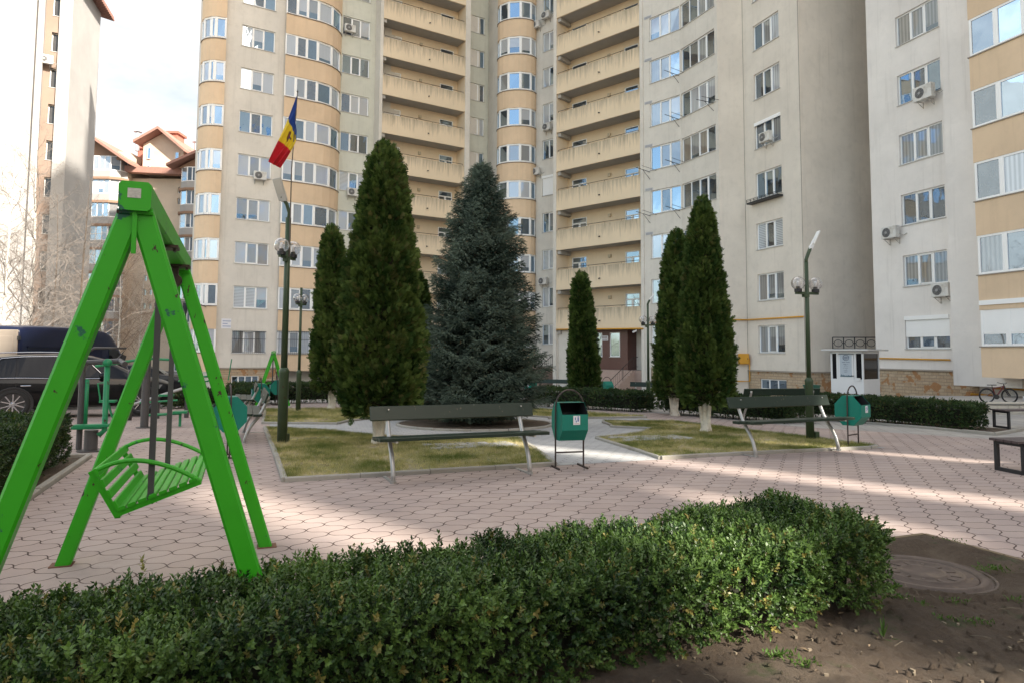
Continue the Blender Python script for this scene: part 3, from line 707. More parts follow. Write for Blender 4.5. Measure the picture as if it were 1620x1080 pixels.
# the rest of the block beyond the right edge of the photo
b_ = MB()
pA = RT.at(s1R+1.2).xy; 
b_.prism([(p.x, p.y) for p in (RT.at(s1R+1.15, -.3).xy, RT.at(s1R+1.2).xy, RT.at(36).xy, RT.at(36).xy+Vector((.75, -.66))*12, RT.at(s0R).xy+Vector((.949, .316))*13.9, RT.at(s0R).xy+Vector((.949, .316))*.3)], ZR-.3, ZRT)
partR(b_, 'rear_block', WALLR)
partR(m_, 'pale_wall', WALLR); partR(s_, 'stone_base', STONE)
l_ = MB(); lbox(l_, RT, s0R-.02, s1R+14, -.03, .04, .93, 1.0); partR(l_, 'base_ledge', M('ledge', (.33, .29, .24), .9))
g_ = MB(); g_.tube([RT.at(s0R+.05, .1, 1.5), RT.at(s1R-.05, .1, 1.46)], .04, 8)
g_.tube([RT.at(s1R+.9, .12, -.1), RT.at(s1R+.9, .12, .0), RT.at(s1R+1.9, .12, .0), RT.at(s1R+1.9, .12, .3), RT.at(s1R+5.5, .12, .28)], .04, 8); partR(g_, 'gas_pipe', YELLOW, smooth=True)
# block beyond the frame: windowed front wall with a plain body behind
def far_block(name_lab, a, b, h, dep=12, RT=RT, dv=Vector((.75, -.66))):
    r = thing('apartment_building', name_lab, 'apartment building', RT.at((a+b)/2))
    x = MB(); ws = [(a+2+4*i, a+3.6+4*i, 2+3*j, 3.5+3*j) for i in range(int((b-a-3)/4)) for j in range(int(h/3)-1)]
    wall(x, RT, a, b, -.5, h, ws); q = MB()
    for s in ws: q.quad(RT.at(s[0], -.12, s[2]), RT.at(s[1], -.12, s[2]), RT.at(s[1], -.12, s[3]), RT.at(s[0], -.12, s[3]), 0)
    e = [RT.at(a).xy, RT.at(b).xy, RT.at(b).xy+dv*dep, RT.at(a).xy+dv*dep]
    y = MB(); y.prism([(p.x, p.y) for p in (e[0]-RT.n*.2, e[1]-RT.n*.2, e[2]-RT.n*.2, e[3]-RT.n*.2)], -.5, h-.01)
    for mb, n, mt in ((x, 'wall', WALLR), (y, 'rear_block', WALLR), (q, 'window', PANES[0])):
        mb.build(n, mt, r, off=-RT.at((a+b)/2))
    return r
# unseen long block added to shade the yard; its slots are shaped for sun beams
SUN_SLOTS = [(49.3, 49.95, 0, 32), (55.8, 57.0, 0, 38), (59.9, 60.8, 28.5, 37), (66.8, 68.2, 0, 43.5)]
lr = thing('apartment_building', 'unseen long block added to shade the yard, with slots shaped for sun beams', 'apartment building', RT.at(60)); SV = Vector((.75, -.66))
def slab_piece(a, b, z0, z1, nm='wall'):
    x = MB(); e = [RT.at(a, -.1).xy, RT.at(b, -.1).xy]; x.prism([(p.x, p.y) for p in (e[0], e[1], e[1]+SV*11, e[0]+SV*11)], z0, z1); x.build(nm, WALLR, lr, off=-RT.at(60))
pos = 36.0; HB = 47
for a, b, z0, z1 in SUN_SLOTS+[(92, 92, 0, 0)]:
    slab_piece(pos, a, -.5, HB) if pos > 40 else (slab_piece(44, a, -.5, HB), slab_piece(pos, 43.99, -.5, 74)); pos = b
    if b > a:
        slab_piece(a+.002, b-.002, z1, HB-.1, 'beam_stop_top')  # added fill above and below a slot limits where its sun beam lands
        if z0: slab_piece(a+.002, b-.002, -.5, z0, 'beam_stop_low')
x = MB()
for i in range(12):
    for j in range(14):
        for q in (0, 1):
            s_0 = 37+i*4.6+q*1.2
            if any(s_0+1.0 > u_[0] and s_0 < u_[1] for u_ in SUN_SLOTS): continue
            x.quad(RT.at(s_0, -.08, 2+3*j), RT.at(s_0+1.0, -.08, 2+3*j), RT.at(s_0+1.0, -.08, 3.5+3*j), RT.at(s_0, -.08, 3.5+3*j))
x.build('window', PANES[0], lr, off=-RT.at(60), fix=False)['kind'] = 'stuff'
far_block('long lower apartment block closing the yard behind the camera', 0, 60, 14, dep=10, RT=Line((24, -26), (-1, 0)), dv=Vector((0, -1)))
# ---------------------------------------------------------------- bright block on the left
orgL = (-36, 54, G(0, 54)); lb2 = thing('apartment_building', 'sunlit white apartment block at the left edge with a brown window strip', 'apartment building', orgL)
OFL = -Vector(orgL)
def partL(mb, name, mats, **k): return mb.build(name, mats, lb2, off=OFL, **k)
def P_at(u, Y): return Vector((rho(u)*Y, Y))
WHITE = stucco('stucco_white', (.38, .365, .35), (.5, .45, .4), amt=.12, streak=.15)
PINK = stucco('stucco_pinkish', (.27, .20, .16), (.3, .22, .18), amt=.2, streak=.2)
C0 = P_at(89, 54.5); LL = Line(C0-Vector((.87, .49))*30, (.87, .49)); sc = 30
x = MB(); y = MB(); zL = ZL = G(0, 54)
w0, w1 = LL.s(50), LL.s(81)
p0, p1 = LL.s(45.5), sc
ww = [(LL.s(57), LL.s(77.5), .9+kz(k)+1.05, 2.5+kz(k)+1.05) for k in range(10)]
wall(y, LL, p0, p1-.9, ZL-.3, 36, ww, off=-.25, dep=.3); 
wall(x, LL, 10, p0, ZL-.3, 36); x.quad(LL.at(p0, 0, ZL-.3), LL.at(p0, -.25, ZL-.3), LL.at(p0, -.25, 36), LL.at(p0, 0, 36))
wall(x, LL, p1-.9, p1, ZL-.3, 36, off=0)
lbox(x, LL, LL.s(35), LL.s(45.5), 0, .5, ZL-.3, 36)
for a in ww: window(lb2, orgL, [(LL.shift(-.25), a[0], a[1], 1)], a[2], a[3], [7], fr=.06, sash=False, inset=.28)
LR = Line(C0, (-.28, .96)); wall(x, LR, 0, 7.4, ZL-.3, 33.5)
x.quad(LR.at(0, 0, 33.5), LR.at(7.4, 0, 33.5), LR.at(7.4, -2, 33.5), LR.at(0, -2, 33.5))
partL(x, 'white_wall', WHITE); partL(y, 'recessed_strip', PINK)
TILE = M('roof_tile', (.34, .18, .14), .8, var=.3, vs=6, bs=.4, bsc=8)
x = MB(); 
e0, e1 = LR.at(-1.0, .9, 33.1), LR.at(8.2, .9, 33.1); i0, i1 = LR.at(-1, -6, 38), LR.at(8.2, -6, 38)
x.quad(e0, e1, i1, i0); x.quad(e0-Vector((0, 0, .3)), e1-Vector((0, 0, .3)), i1-Vector((0, 0, .3)), i0-Vector((0, 0, .3))); x.quad(e0, e1, e1-Vector((0, 0, .3)), e0-Vector((0, 0, .3))); x.quad(e1, i1, i1-Vector((0, 0, .3)), e1-Vector((0, 0, .3)))
for i in range(26): a = LR.at(-1+9.2*i/25, .92, 33.05); b = LR.at(-1+9.2*i/25, -.2, 33.3); x.bar(a-Vector((0, 0, .25)), b-Vector((0, 0, .25)), .12, .14)
partL(x, 'roof', TILE)
x = MB(); x.prism([(p.x, p.y) for p in (LR.at(7.38, -.1).xy, LR.at(7.38, -18).xy, LL.at(10, -14).xy, LL.at(10, -.35).xy, LL.at(p0, -.6).xy, LL.at(29, -.6).xy)], ZL-.5, 33.4); partL(x, 'rear_block', WHITE)
ac(LL, LL.s(50.5), zat(103, 54), 'air conditioner on the sunlit white block, beside the brown window strip', off=.0, w=1.0, h=.7)

# ---------------------------------------------------------------- gabled building far behind
YM = 88.0; orgM = (-48, YM, G(0, 60)); mb_ = thing('apartment_building', 'distant cream apartment building with brown gabled roofs and brick chimneys', 'apartment building', orgM)
OFM = -Vector(orgM)
def partM(mb, name, mats, **k): return mb.build(name, mats, mb_, off=OFM, **k)
LM = Line((0, YM), (1, .0)); U = lambda u: rho(u)*YM
Z = lambda v: zat(v, YM, 240)
CRM = stucco('stucco_cream_far', (.60, .50, .40), (.4, .3, .2), amt=.1, streak=.1); CHIM = M('chimney_brick', (.36, .14, .1), .85, var=.3, vs=4, bs=.3, bsc=10)
BRN = stucco('stucco_brown_far', (.30, .19, .13), amt=.1, streak=.1)
x = MB()
hb = [(U(272.5+i*7), U(276.5+i*7), Z(306+j*17), Z(296.5+j*17)) for i in range(3) for j in range(2)]
hb += [(U(224+i*9), U(229+i*9), Z(445+j*22), Z(436+j*22)) for i in range(3) for j in range(3)]
wall(x, LM, U(197), U(296), ZB-.5, Z(283), hb, dep=.3)
Pg = [(U(218), Z(276)), (U(218), Z(230)), (U(249), Z(213)), (U(283), Z(236)), (U(283), Z(276))]
x.extr([(a, b) for a, b in Pg], (0, YM-.5, 0), (0, YM+9, 0), (1, 0, 0), (0, 0, 1))
partM(x, 'cream_wall', CRM)
for a in hb[:6]: window(mb_, orgM, [(LM, a[0], a[1], 1)], a[2], a[3], [0], inset=.2, sash=False, sill=False)
for a in hb[6:]: window(mb_, orgM, [(LM, a[0], a[1], 1)], a[2], a[3], [0], inset=.2, sash=False, sill=False)
for (u0, u1, v0, v1) in ((225.5, 231, 254, 236), (270, 276, 260, 243), (225.5, 231, 272, 264), (270, 276, 276, 268)):
    window(mb_, orgM, [(LM.shift(.64), U(u0), U(u1), 1)], Z(v0), Z(v1), [6], inset=0, sash=False, sill=False)
def roofstrip(mb, a, b, y0, y1, th=.35):
    """sloping roof plane edge from a=(x,z) to b=(x,z)"""
    mb.extr([(a[0], a[1]), (b[0], b[1]), (b[0], b[1]+th), (a[0], a[1]+th)], (0, y0, 0), (0, y1, 0), (1, 0, 0), (0, 0, 1))
x = MB()
roofstrip(x, (U(211), Z(233)), (U(249), Z(211.5)), YM-2, YM+9.5); roofstrip(x, (U(249), Z(211.5)), (U(292), Z(246)), YM-2, YM+9.5)
roofstrip(x, (U(197), Z(277)), (U(290), Z(281)), YM-1.6, YM-.55, .8)
roofstrip(x, (U(150), Z(228)), (U(216), Z(271)), YM-3.5, YM+6); roofstrip(x, (U(90), Z(262)), (U(150), Z(228)), YM-3.5, YM+6)
roofstrip(x, (U(274), Z(274)), (U(325), Z(251)), YM-3.5, YM+6); roofstrip(x, (U(325), Z(251)), (U(370), Z(272)), YM-3.5, YM+6)
partM(x, 'roof', TILE)
x = MB()
for (u0, u1, v0, v1) in ((192, 218, 268, 226), (235, 256, 216, 201), (302, 322, 262, 237)):
    x.box(((U(u0)+U(u1))/2, YM+3, (Z(v0)+Z(v1))/2), (U(u1)-U(u0), 2, Z(v1)-Z(v0))); x.box(((U(u0)+U(u1))/2, YM+3, Z(v1)-.1), (U(u1)-U(u0)+.5, 2.5, .3))
split_loose(partM(x, 'chimney', CHIM))
x = MB()
for (u, v0, v1) in ((198, 236, 207), (294, 258, 223)): x.tube([(U(u), YM+1, Z(v0)), (U(u), YM+1, Z(v1))], .28, 8); x.lathe([(.0, .5), (.55, .0), (0, 0)], (U(u), YM+1, Z(v1)+.1), 8)
split_loose(partM(x, 'flue', M('steel', (.55, .56, .58), .35, .7)))
# gables and balcony stacks either side
def stack(u0, u1, vtop, gable, bends):
    x = MB(); y = MB()
    n = 9
    ys = YM-2.6
    Lq = Line((U(u0), ys), (1, 0)); Wd = U(u1)-U(u0)
    x.extr([(a, b) for a, b in gable], (0, ys+.3, 0), (0, ys+4, 0), (1, 0, 0), (0, 0, 1))
    P = [Vector((U(u0), ys+1.4)), Vector((U(u0)+Wd*.07, ys+.45)), Vector((U(u0)+Wd*.25, ys)), Vector((U(u0)+Wd*.75, ys)), Vector((U(u0)+Wd*.93, ys+.45)), Vector((U(u1), ys+1.4))]
    for k in range(10):
        zt = Z(vtop)-kz(k)
        polywall(y, P, zt-2.95, zt-1.85); polyslab(y, P, zt-1.85); polyslab(y, P, zt-2.95)
        polywall(x, offpoly(P, .25), zt-3.05, zt-2.75); polyslab(x, offpoly(P, .25), zt-2.75); polyslab(x, offpoly(P, .25), zt-3.05)
        sg = [(Line(P[i], P[i+1]-P[i]), 0, (P[i+1]-P[i]).length, (4 if i == 2 else 1)) for i in range(5)]
        window(mb_, orgM, sg, zt-1.85, zt, [wr.choice([2, 3, 6, 0]) for _ in range(4)], inset=.03, sill=False, sash=False, fr=.09, mul=.12)
    partM(x, 'brown_band', BRN); partM(y, 'balcony_front', WHITE)
    z = MB(); z.box(((U(u0)+U(u1))/2, YM+3, Z(vtop)/2), (Wd*.96, 8, Z(vtop)+2)); partM(z, 'rear_block', CRM)
stack(128, 200, 256, [(U(128), Z(258)), (U(128), Z(238)), (U(150), Z(230)), (U(200), Z(262))], 1)
stack(286, 350, 272, [(U(286), Z(273)), (U(325), Z(252)), (U(352), Z(262)), (U(352), Z(273))], 1)
x = MB(); x.box(((U(197)+U(296))/2, YM+4.1, Z(283)/2-1), (U(296)-U(197)-.1, 7.4, Z(283)+1.9)); partM(x, 'rear_block', CRM)

# ---------------------------------------------------------------- AC units on the near blocks
ac(LW, LW.s(402+.5), zat(287, 47), 'air conditioner under a window of the flat grey front, near the flag', off=0)
ac(LC, LC.s(541), zat(54, 51), 'air conditioner under the topmost window right of the bulging ochre bay', off=0)
ac(LC, LC.s(551), zat(308, 51), 'air conditioner on the greenish wall, just above the left thuja', off=0)
ac(LF, LF.s(850), zat(28, 53.6), 'air conditioner at the top of the inner corner, left of a touching pair', off=.02)
ac(LF, LF.s(866), zat(19, 53.6), 'air conditioner at the top of the inner corner, right of a touching pair', off=.02)
ac(LF, LF.s(868.5), zat(198, 53.6), 'air conditioner under a blue window of the inner corner, below the touching pair', off=.02)
ac(LF, LF.s(850.5), zat(265, 53.6), 'air conditioner at the edge of the round corner bay, above the shuttered window', off=.02)
ac(LF, LF.s(863), zat(443, 53.6), 'lowest air conditioner of the inner corner, right of the blue spruce', off=.02)
ac(LH, LH.s(1225), zat(212, 38), 'air conditioner at the rollered window of the warm wall, above the right lamp post', off=.05)
ac(LG2, l2*.9, zat(404-.0, 40.3), 'small air conditioner on the curved wall beside the tip of the tall right thuja', off=.0)
ac(RT, RT.s(1486), zat(146, 31.5), 'big air conditioner overlapping the third window up on the right block', off=.12, w=.98, h=.68)
ac(RT, RT.s(1421), zat(365, 33.5), 'air conditioner with a hanging hose left of a window on the right block', off=.0, w=.85, h=.58)
ac(RT, RT.s(1500), zat(456, 31.2), 'lowest air conditioner on the right block, above the roller shutter', off=.0, w=.85, h=.6)
# ornamental fence in the gap between the two blocks
fz = thing('iron_fence', 'black ornamental iron fence in the gap behind the white kiosk', 'fence', (17.5, 35.5, .9))
a = Vector((17.0, 36.2)); b = Vector((19.6, 35.6)); d = (b-a); n_ = 5; x = MB()
def FP(s, z): p = a+d*s; return Vector((p.x-17.5, p.y-35.5, z-.68))
for z in (2.35, 1.75, 1.2): x.bar(FP(0, z), FP(1, z), .04, .05)
for i in range(n_+1): x.bar(FP(i/n_, .6), FP(i/n_, 2.35), .04, .04)
x.build('frame', IRON, fz); x = MB()
for i in range(n_):
    c = (i+.5)/n_; x.tube([FP(c+.075*math.cos(q*math.pi/6), 2.05+.17*math.sin(q*math.pi/6)) for q in range(13)], .018, 5, cap=False)
    x.bar(FP(c-.1, 2.05), FP(c-.075, 2.05), .03, .03); x.bar(FP(c+.075, 2.05), FP(c+.1, 2.05), .03, .03)
for i in range(30): x.bar(FP(i/29, .6), FP(i/29, 1.75), .018, .018)
x.build('ornament', IRON, fz)
# ================================================================ GROUND
CA = Vector((.93, .3675)).normalized(); CB = Vector((-CA.y, CA.x)); C0g = Vector((-.75, 17.4))
ANG = math.atan2(CA.y, CA.x)
def AB(a, b): p = C0g+CA*a+CB*b; return (p.x, p.y)
def toAB(x, y): q = Vector((x, y))-C0g; return q.dot(CA), q.dot(CB)
def sheet(name, poly, dz, mat, kind='structure', cuts=(11, 45), parent=None, thick=0):
    bm = bmesh.new(); vs = [bm.verts.new((x, y, 0)) for x, y in poly]; f = bm.faces.new(vs)
    bmesh.ops.triangulate(bm, faces=[f])
    for c in cuts: bmesh.ops.bisect_plane(bm, geom=bm.verts[:]+bm.edges[:]+bm.faces[:], plane_co=(0, c, 0), plane_no=(0, 1, 0))
    if thick:
        r = bmesh.ops.extrude_face_region(bm, geom=bm.faces[:]); tv = {v for v in r['geom'] if isinstance(v, bmesh.types.BMVert)}
        for v in tv: v.co.z = 1
    for v in bm.verts: v.co.z = G(v.co.x, v.co.y)+(dz if (not thick or v.co.z > .5) else dz-thick)
    bmesh.ops.recalc_face_normals(bm, faces=bm.faces)
    me = bpy.data.meshes.new(name); bm.to_mesh(me); bm.free(); me.materials.append(mat)
    o = bpy.data.objects.new(name, me); COL.objects.link(o)
    if kind: o['kind'] = kind
    if not thick and me.polygons and me.polygons[0].normal.z < 0: me.flip_normals()
    return o
def pavermat(name, c0, c1, joint, W=.25, H=.25, amp=.026, rot=0, warm=None):
    m, t, b, o = newmat(name); v = coords(t, (1, 1, 1), 'Object', (0, 0, rot))
    sp = t.nodes.new('ShaderNodeSeparateXYZ'); t.links.new(v, sp.inputs[0])
    def MN(op, a, bb=None, c=None):
        n = t.nodes.new('ShaderNodeMath'); n.operation = op
        for i, x in enumerate((a, bb, c)):
            if x is None: continue
            if isinstance(x, (int, float)): n.inputs[i].default_value = x
            else: t.links.new(x, n.inputs[i])
        return n.outputs[0]
    # zig-zag edges of interlocking pavers
    X, Y = sp.outputs['X'], sp.outputs['Y']
    nx = MN('ADD', X, MN('MULTIPLY', MN('SUBTRACT', noise(t, v, 9, 2), .5), .02)); ny = MN('ADD', Y, MN('MULTIPLY', MN('SUBTRACT', noise(t, v, 11, 2), .5), .02))
    wx = MN('MULTIPLY', MN('SINE', MN('MULTIPLY', ny, 2*math.pi/H)), amp*.8)
    wy = MN('MULTIPLY', MN('SINE', MN('MULTIPLY', nx, 2*math.pi/W)), amp)
    cb = t.nodes.new('ShaderNodeCombineXYZ'); t.links.new(MN('ADD', nx, wx), cb.inputs[0]); t.links.new(MN('ADD', ny, wy), cb.inputs[1])
    br = node(t, 'ShaderNodeTexBrick', Scale=1.0); br.inputs['Brick Width'].default_value = W; br.inputs['Row Height'].default_value = H; br.inputs['Mortar Size'].default_value = .0068; br.inputs['Mortar Smooth'].default_value = .35
    br.offset = 0.0; br.inputs['Color1'].default_value = c4(c0); br.inputs['Color2'].default_value = c4(c1); br.inputs['Mortar'].default_value = c4(joint); br.inputs['Bias'].default_value = 0
    t.links.new(cb.outputs[0], br.inputs['Vector'])
    c = br.outputs['Color']
    big = noise(t, v, .45, 7, .65); c = mix(t, ramp(t, big, .35, .7), mix(t, 1, c, (.8, .8, .82), 'MULTIPLY'), mix(t, 1, c, (1.12, 1.1, 1.06), 'MULTIPLY'))
    c = mix(t, mix(t, 1, ramp(t, noise(t, v, 1.7, 9, .72), .56, .74), (.5,)*3, 'MULTIPLY'), c, tuple(x*.62 for x in c0))
    c = mix(t, mix(t, 1, br.outputs['Fac'], ramp(t, noise(t, v, .9, 5, .6), .52, .85), 'MULTIPLY'), c, tuple(x*.8 for x in c1))      # sand-filled joints
    g = noise(t, v, 140, 3, .7); c = mix(t, g, mix(t, 1, c, (.8,)*3, 'MULTIPLY'), mix(t, 1, c, (1.18,)*3, 'MULTIPLY'))
    # some joints are filled with sand, so they fade in and out
    t.links.new(c, b.inputs['Base Color']); b.inputs['Roughness'].default_value = .88; b.inputs['Specular IOR Level'].default_value = .3
    h = mix(t, .25, br.outputs['Fac'], noise(t, v, 90, 3)); bump(t, b, h, .6, -.006)
    return m
PINKP = pavermat('pink_pavers', (.43, .35, .315), (.395, .315, .28), (.065, .04, .033), rot=R_(24))
GREYP = pavermat('grey_pavers', (.46, .46, .45), (.40, .40, .40), (.2, .19, .17), W=.2, H=.165, amp=.03, rot=-ANG+R_(38))
SLAB = pavermat('pale_slabs', (.42, .40, .37), (.37, .35, .32), (.2, .18, .16), W=.4, H=.4, amp=0, rot=.3)
m, t, b, o = newmat('asphalt'); v = coords(t); c = mix(t, noise(t, v, 60, 5, .7), (.05, .05, .05), (.13, .125, .12)); c = mix(t, ramp(t, noise(t, v, .4, 6), .4, .65), c, (.17, .16, .15))
t.links.new(c, b.inputs['Base Color']); b.inputs['Roughness'].default_value = .9; bump(t, b, noise(t, v, 80, 3), .4, .01); ASPH = m
sheet('ground', [(-600, -300), (600, -300), (600, 900), (-600, 900)], -.02, ASPH)
# pink paved yard
a0 = toAB(-9.5, 22.3)
yard = [AB(-7.75, -30), AB(30, -30), AB(30, -9), (12.5, 13.4), (10.4, 13.6), (7.2, 17.0), (4.8, 22.3), (1.4, 25.5), (-1.5, 28), (-3.2, 30), (-10.5, 26.3), (-11.5, 24.5), AB(-16, 6.5), AB(-16, -4.25), AB(-7.75, -4.25)]
sheet('paved_yard', yard, 0, PINKP)
sheet('pavement', [(12.5, 13.4), (40, 13), (40, 40), (-4, 52), (-11, 45), (-24, 46), (-24, 28), (-10.5, 26.3), (-3.2, 30), (-1.5, 28), (1.4, 25.5), (4.8, 22.3), (7.2, 17.0), (10.4, 13.6)], -.012, SLAB)
PC = Vector((-.9, 17.05)); R1, R2 = 1.9, 3.35
FB = -7.42; 
sheet('grey_path', [AB(-5.15, FB), AB(5.1, FB), AB(5.1, 7.6), AB(-4.9, 7.6)], .004, GREYP)
cA, cB_ = toAB(PC.x, PC.y)
def arc(rad, th0, th1, n=10):
    return [(PC.x+rad*math.cos(R_(th0+(th1-th0)*i/n)), PC.y+rad*math.sin(R_(th0+(th1-th0)*i/n))) for i in range(n+1)]
# four lawns cut out round the ring path
A_ = math.degrees(ANG)
lawn1 = [AB(-5.15, FB), AB(-1.45, FB)]+arc(R2+.3, 270+A_-5, 180+A_+14, 10)+[AB(-5.15, .1)]
lawn2 = [AB(-5.15, 1.45)]+arc(R2, 180+A_-18, 90+A_+8, 10)+[AB(-1.0, 7.5), AB(-4.9, 7.5)]
lawn3 = [AB(.35, FB), AB(4.7, FB), AB(5.0, FB+.12), AB(5.12, FB+.5), AB(5.1, -.9), AB(3.3, -.35)]+arc(R2, A_-9, A_-32, 4)+arc(R2+.9, A_-36, A_-74, 6)
lawn4 = [AB(2.3, 1.0), AB(5.2, .55), AB(5.35, 1.0), AB(4.4, 4.3), AB(3.4, 6.2), AB(1.4, 7.5), AB(.2, 7.5)]+arc(R2, 90+A_-10, A_+22, 6)
CURB = M('curb_concrete', (.33, .31, .27), .9, var=.15, vs=4, bs=.3, dirt=(.25, .22, .17))
m, t, b, o = newmat('lawn_soil'); v = coords(t)
c = mix(t, noise(t, v, 28, 8, .75), (.24, .20, .10), (.58, .48, .30)); c = mix(t, ramp(t, noise(t, v, 1.2, 6, .6), .45, .62), c, (.17, .19, .07)); c = mix(t, ramp(t, noise(t, coords(t, (1, 1, 1)), 2.6, 5), .58, .68), c, (.15, .085, .05))
t.links.new(c, b.inputs['Base Color']); b.inputs['Roughness'].default_value = 1; bump(t, b, noise(t, v, 40, 6, .8), .9, .03); LAWN = m
m, t, b, o = newmat('dark_soil'); v = coords(t)
c = mix(t, noise(t, v, 34, 10, .85), (.06, .042, .029), (.22, .158, .105)); c = mix(t, ramp(t, noise(t, v, 1.6, 6, .6), .5, .7), c, (.26, .20, .14)); c = mix(t, ramp(t, noise(t, v, 3.1, 7, .6), .60, .7), c, (.09, .11, .04))
t.links.new(c, b.inputs['Base Color']); b.inputs['Roughness'].default_value = 1; bump(t, b, noise(t, v, 45, 10, .85), 1, .07); SOIL = m
def curb(pts, closed=False, wdt=.075, top=.055, lab='pale concrete kerb', name='kerb'):
    mb = MB(); P = [Vector(p) for p in pts]; 
    if closed: P = P+[P[0]]
    rc = random.Random(len(P))
    for i in range(len(P)-1):
        a, b = P[i], P[i+1]; Lg = (b-a).length; n = max(1, round(Lg/.95)); d = (b-a)/n; dn = d.normalized()*.004
        for k in range(n):
            p, q = a+d*k+dn, a+d*(k+1)-dn; e = rc.uniform(-.006, .006)
            mb.bar((p.x, p.y, G(p.x, p.y)+top/2-.03+e), (q.x, q.y, G(q.x, q.y)+top/2-.03+e+rc.uniform(-.004, .004)), wdt, top+.06, bev=.012)
    o = mb.build(name, CURB); o['kind'] = 'structure'; return o
LAWNS = [lawn1, lawn2, lawn3, lawn4]
for L_ in LAWNS:
    sheet('lawn_bed', L_, .03, LAWN, thick=.05); curb(L_, True)
cir = [(PC.x+R1*math.cos(a*math.pi/14), PC.y+R1*math.sin(a*math.pi/14)) for a in range(28)]
sheet('tree_bed', cir, .035, SOIL, thick=.05); curb(cir, True)
# paver grid patch let into the lawn
for (u, v_, rz) in ((745, 707, .2), (1030, 695, .25)):
    p = gp(u, v_); mb = MB(); rp_ = random.Random(3)
    for i in range(8):
        for j in range(4):
            if rp_.random() < .12: continue
            q = Vector((p.x, p.y))+CA*(i-3.5)*.2+CB*((j-1.5)*.19)+Vector((rp_.uniform(-.008, .008), rp_.uniform(-.008, .008)))
            mb.box((q.x, q.y, G(q.x, q.y)+.032+rp_.uniform(0, .008)), (.175, .165, .03), ANG+rp_.uniform(-.05, .05))
    o = mb.build('paver_patch', GREYP, bevel=.006); o['kind'] = 'structure'
# foreground soil bed
sc_ = gp(1463, 858); e1 = sc_.xy-CA*12; e2 = sc_.xy-CB*9
S0 = sc_.xy
bm = bmesh.new(); NX, NY = 260, 150
from mathutils import noise as mn
grid = []
for j in range(NY+1):
    row = []
    for i in range(NX+1):
        p = S0-CA*(7.0*(i/NX)**1.3)-CB*(5.2*(j/NY)); z = .075
        ed = min(1, i/8, j/8) if True else 1
        z += ed*(.035*mn.noise((p.x*1.3, p.y*1.3, 0))+.018*mn.noise((p.x*6, p.y*6, 1))+  .015*mn.noise((p.x*17, p.y*17, 2))+.010*mn.noise((p.x*41, p.y*41, 4))+.006*mn.noise((p.x*90, p.y*90, 5)))
        dm = (p-Vector((3.0, 5.08))).length
        if dm < .66: z = z*max(0, (dm-.42)/.24)+.03 if dm > .42 else .0
        row.append(bm.verts.new((p.x, p.y, z)))
    grid.append(row)
for j in range(NY):
    for i in range(NX): bm.faces.new((grid[j][i], grid[j][i+1], grid[j+1][i+1], grid[j+1][i]))
for i in range(NX): a, b_ = grid[0][i], grid[0][i+1]
bmesh.ops.recalc_face_normals(bm, faces=bm.faces); me = bpy.data.meshes.new('soil_bed'); bm.to_mesh(me); bm.free(); me.materials.append(SOIL); me.shade_smooth()
if me.polygons[0].normal.z < 0: me.flip_normals()
o = bpy.data.objects.new('soil_bed', me); COL.objects.link(o); o['kind'] = 'structure'
mb = MB()
OLDW = M('old_edging', (.16, .12, .07), .95, var=.3, vs=8, bs=.5)
for a, b_ in ((S0, S0-CA*7), (S0, S0-CB*5.2)): mb.bar((a.x, a.y, .03), (b_.x, b_.y, .03), .045, .10)
o = mb.build('kerb', OLDW); o['kind'] = 'structure'
# kerbs of hedge beds
curb([AB(-7.8, -12), AB(-7.8, -4.3), AB(-13, -4.3)])
sheet('hedge_bed', [AB(-7.84, -12), AB(-7.84, -4.34), AB(-13, -4.34), AB(-13, -12)], .006, SOIL)
curb([gp(1371, 669).xy, gp(1480, 678).xy, gp(1573, 687.5).xy, gp(1617, 680).xy])
pr = [gp(1371, 669).xy, gp(1480, 678).xy, gp(1573, 687.5).xy, gp(1617, 680).xy]; pb = [pr[3]+Vector((-.3, .9)), pr[0]+Vector((.3, 1.7))]
sheet('hedge_bed', [(p.x, p.y) for p in pr+pb], .006, SOIL)
# dirt and debris: small stones, twigs
deb = MB(); rd = random.Random(9)
for i in range(420):
    a, b_ = rd.uniform(0, 4.2), rd.uniform(0, 4.0); p = S0-CA*a-CB*b_; s = rd.uniform(.004, .014)
    if (p-Vector((3.0, 5.08))).length < .5: continue
    deb.box((p.x, p.y, .078+s*.2), (s*1.6, s, s), rd.uniform(0, 3))
for i in range(140):
    a, b_ = rd.uniform(.2, 4.2), rd.uniform(.5, 4.0); p = S0-CA*a-CB*b_; th = rd.uniform(0, 6.3); l = rd.uniform(.03, .13)
    q = (p.x+l*math.cos(th), p.y+l*math.sin(th), .09+rd.uniform(0, .02)); deb.tube([(p.x, p.y, .085), ((p.x+q[0])/2+.005, (p.y+q[1])/2, .10), q], .0018, 4)
o = deb.build('soil_debris', M('debris', (.2, .16, .11), .9, var=.4, vs=20)); tag(o, 'small stones and dry twigs scattered over the dark soil', 'debris', kind='stuff')

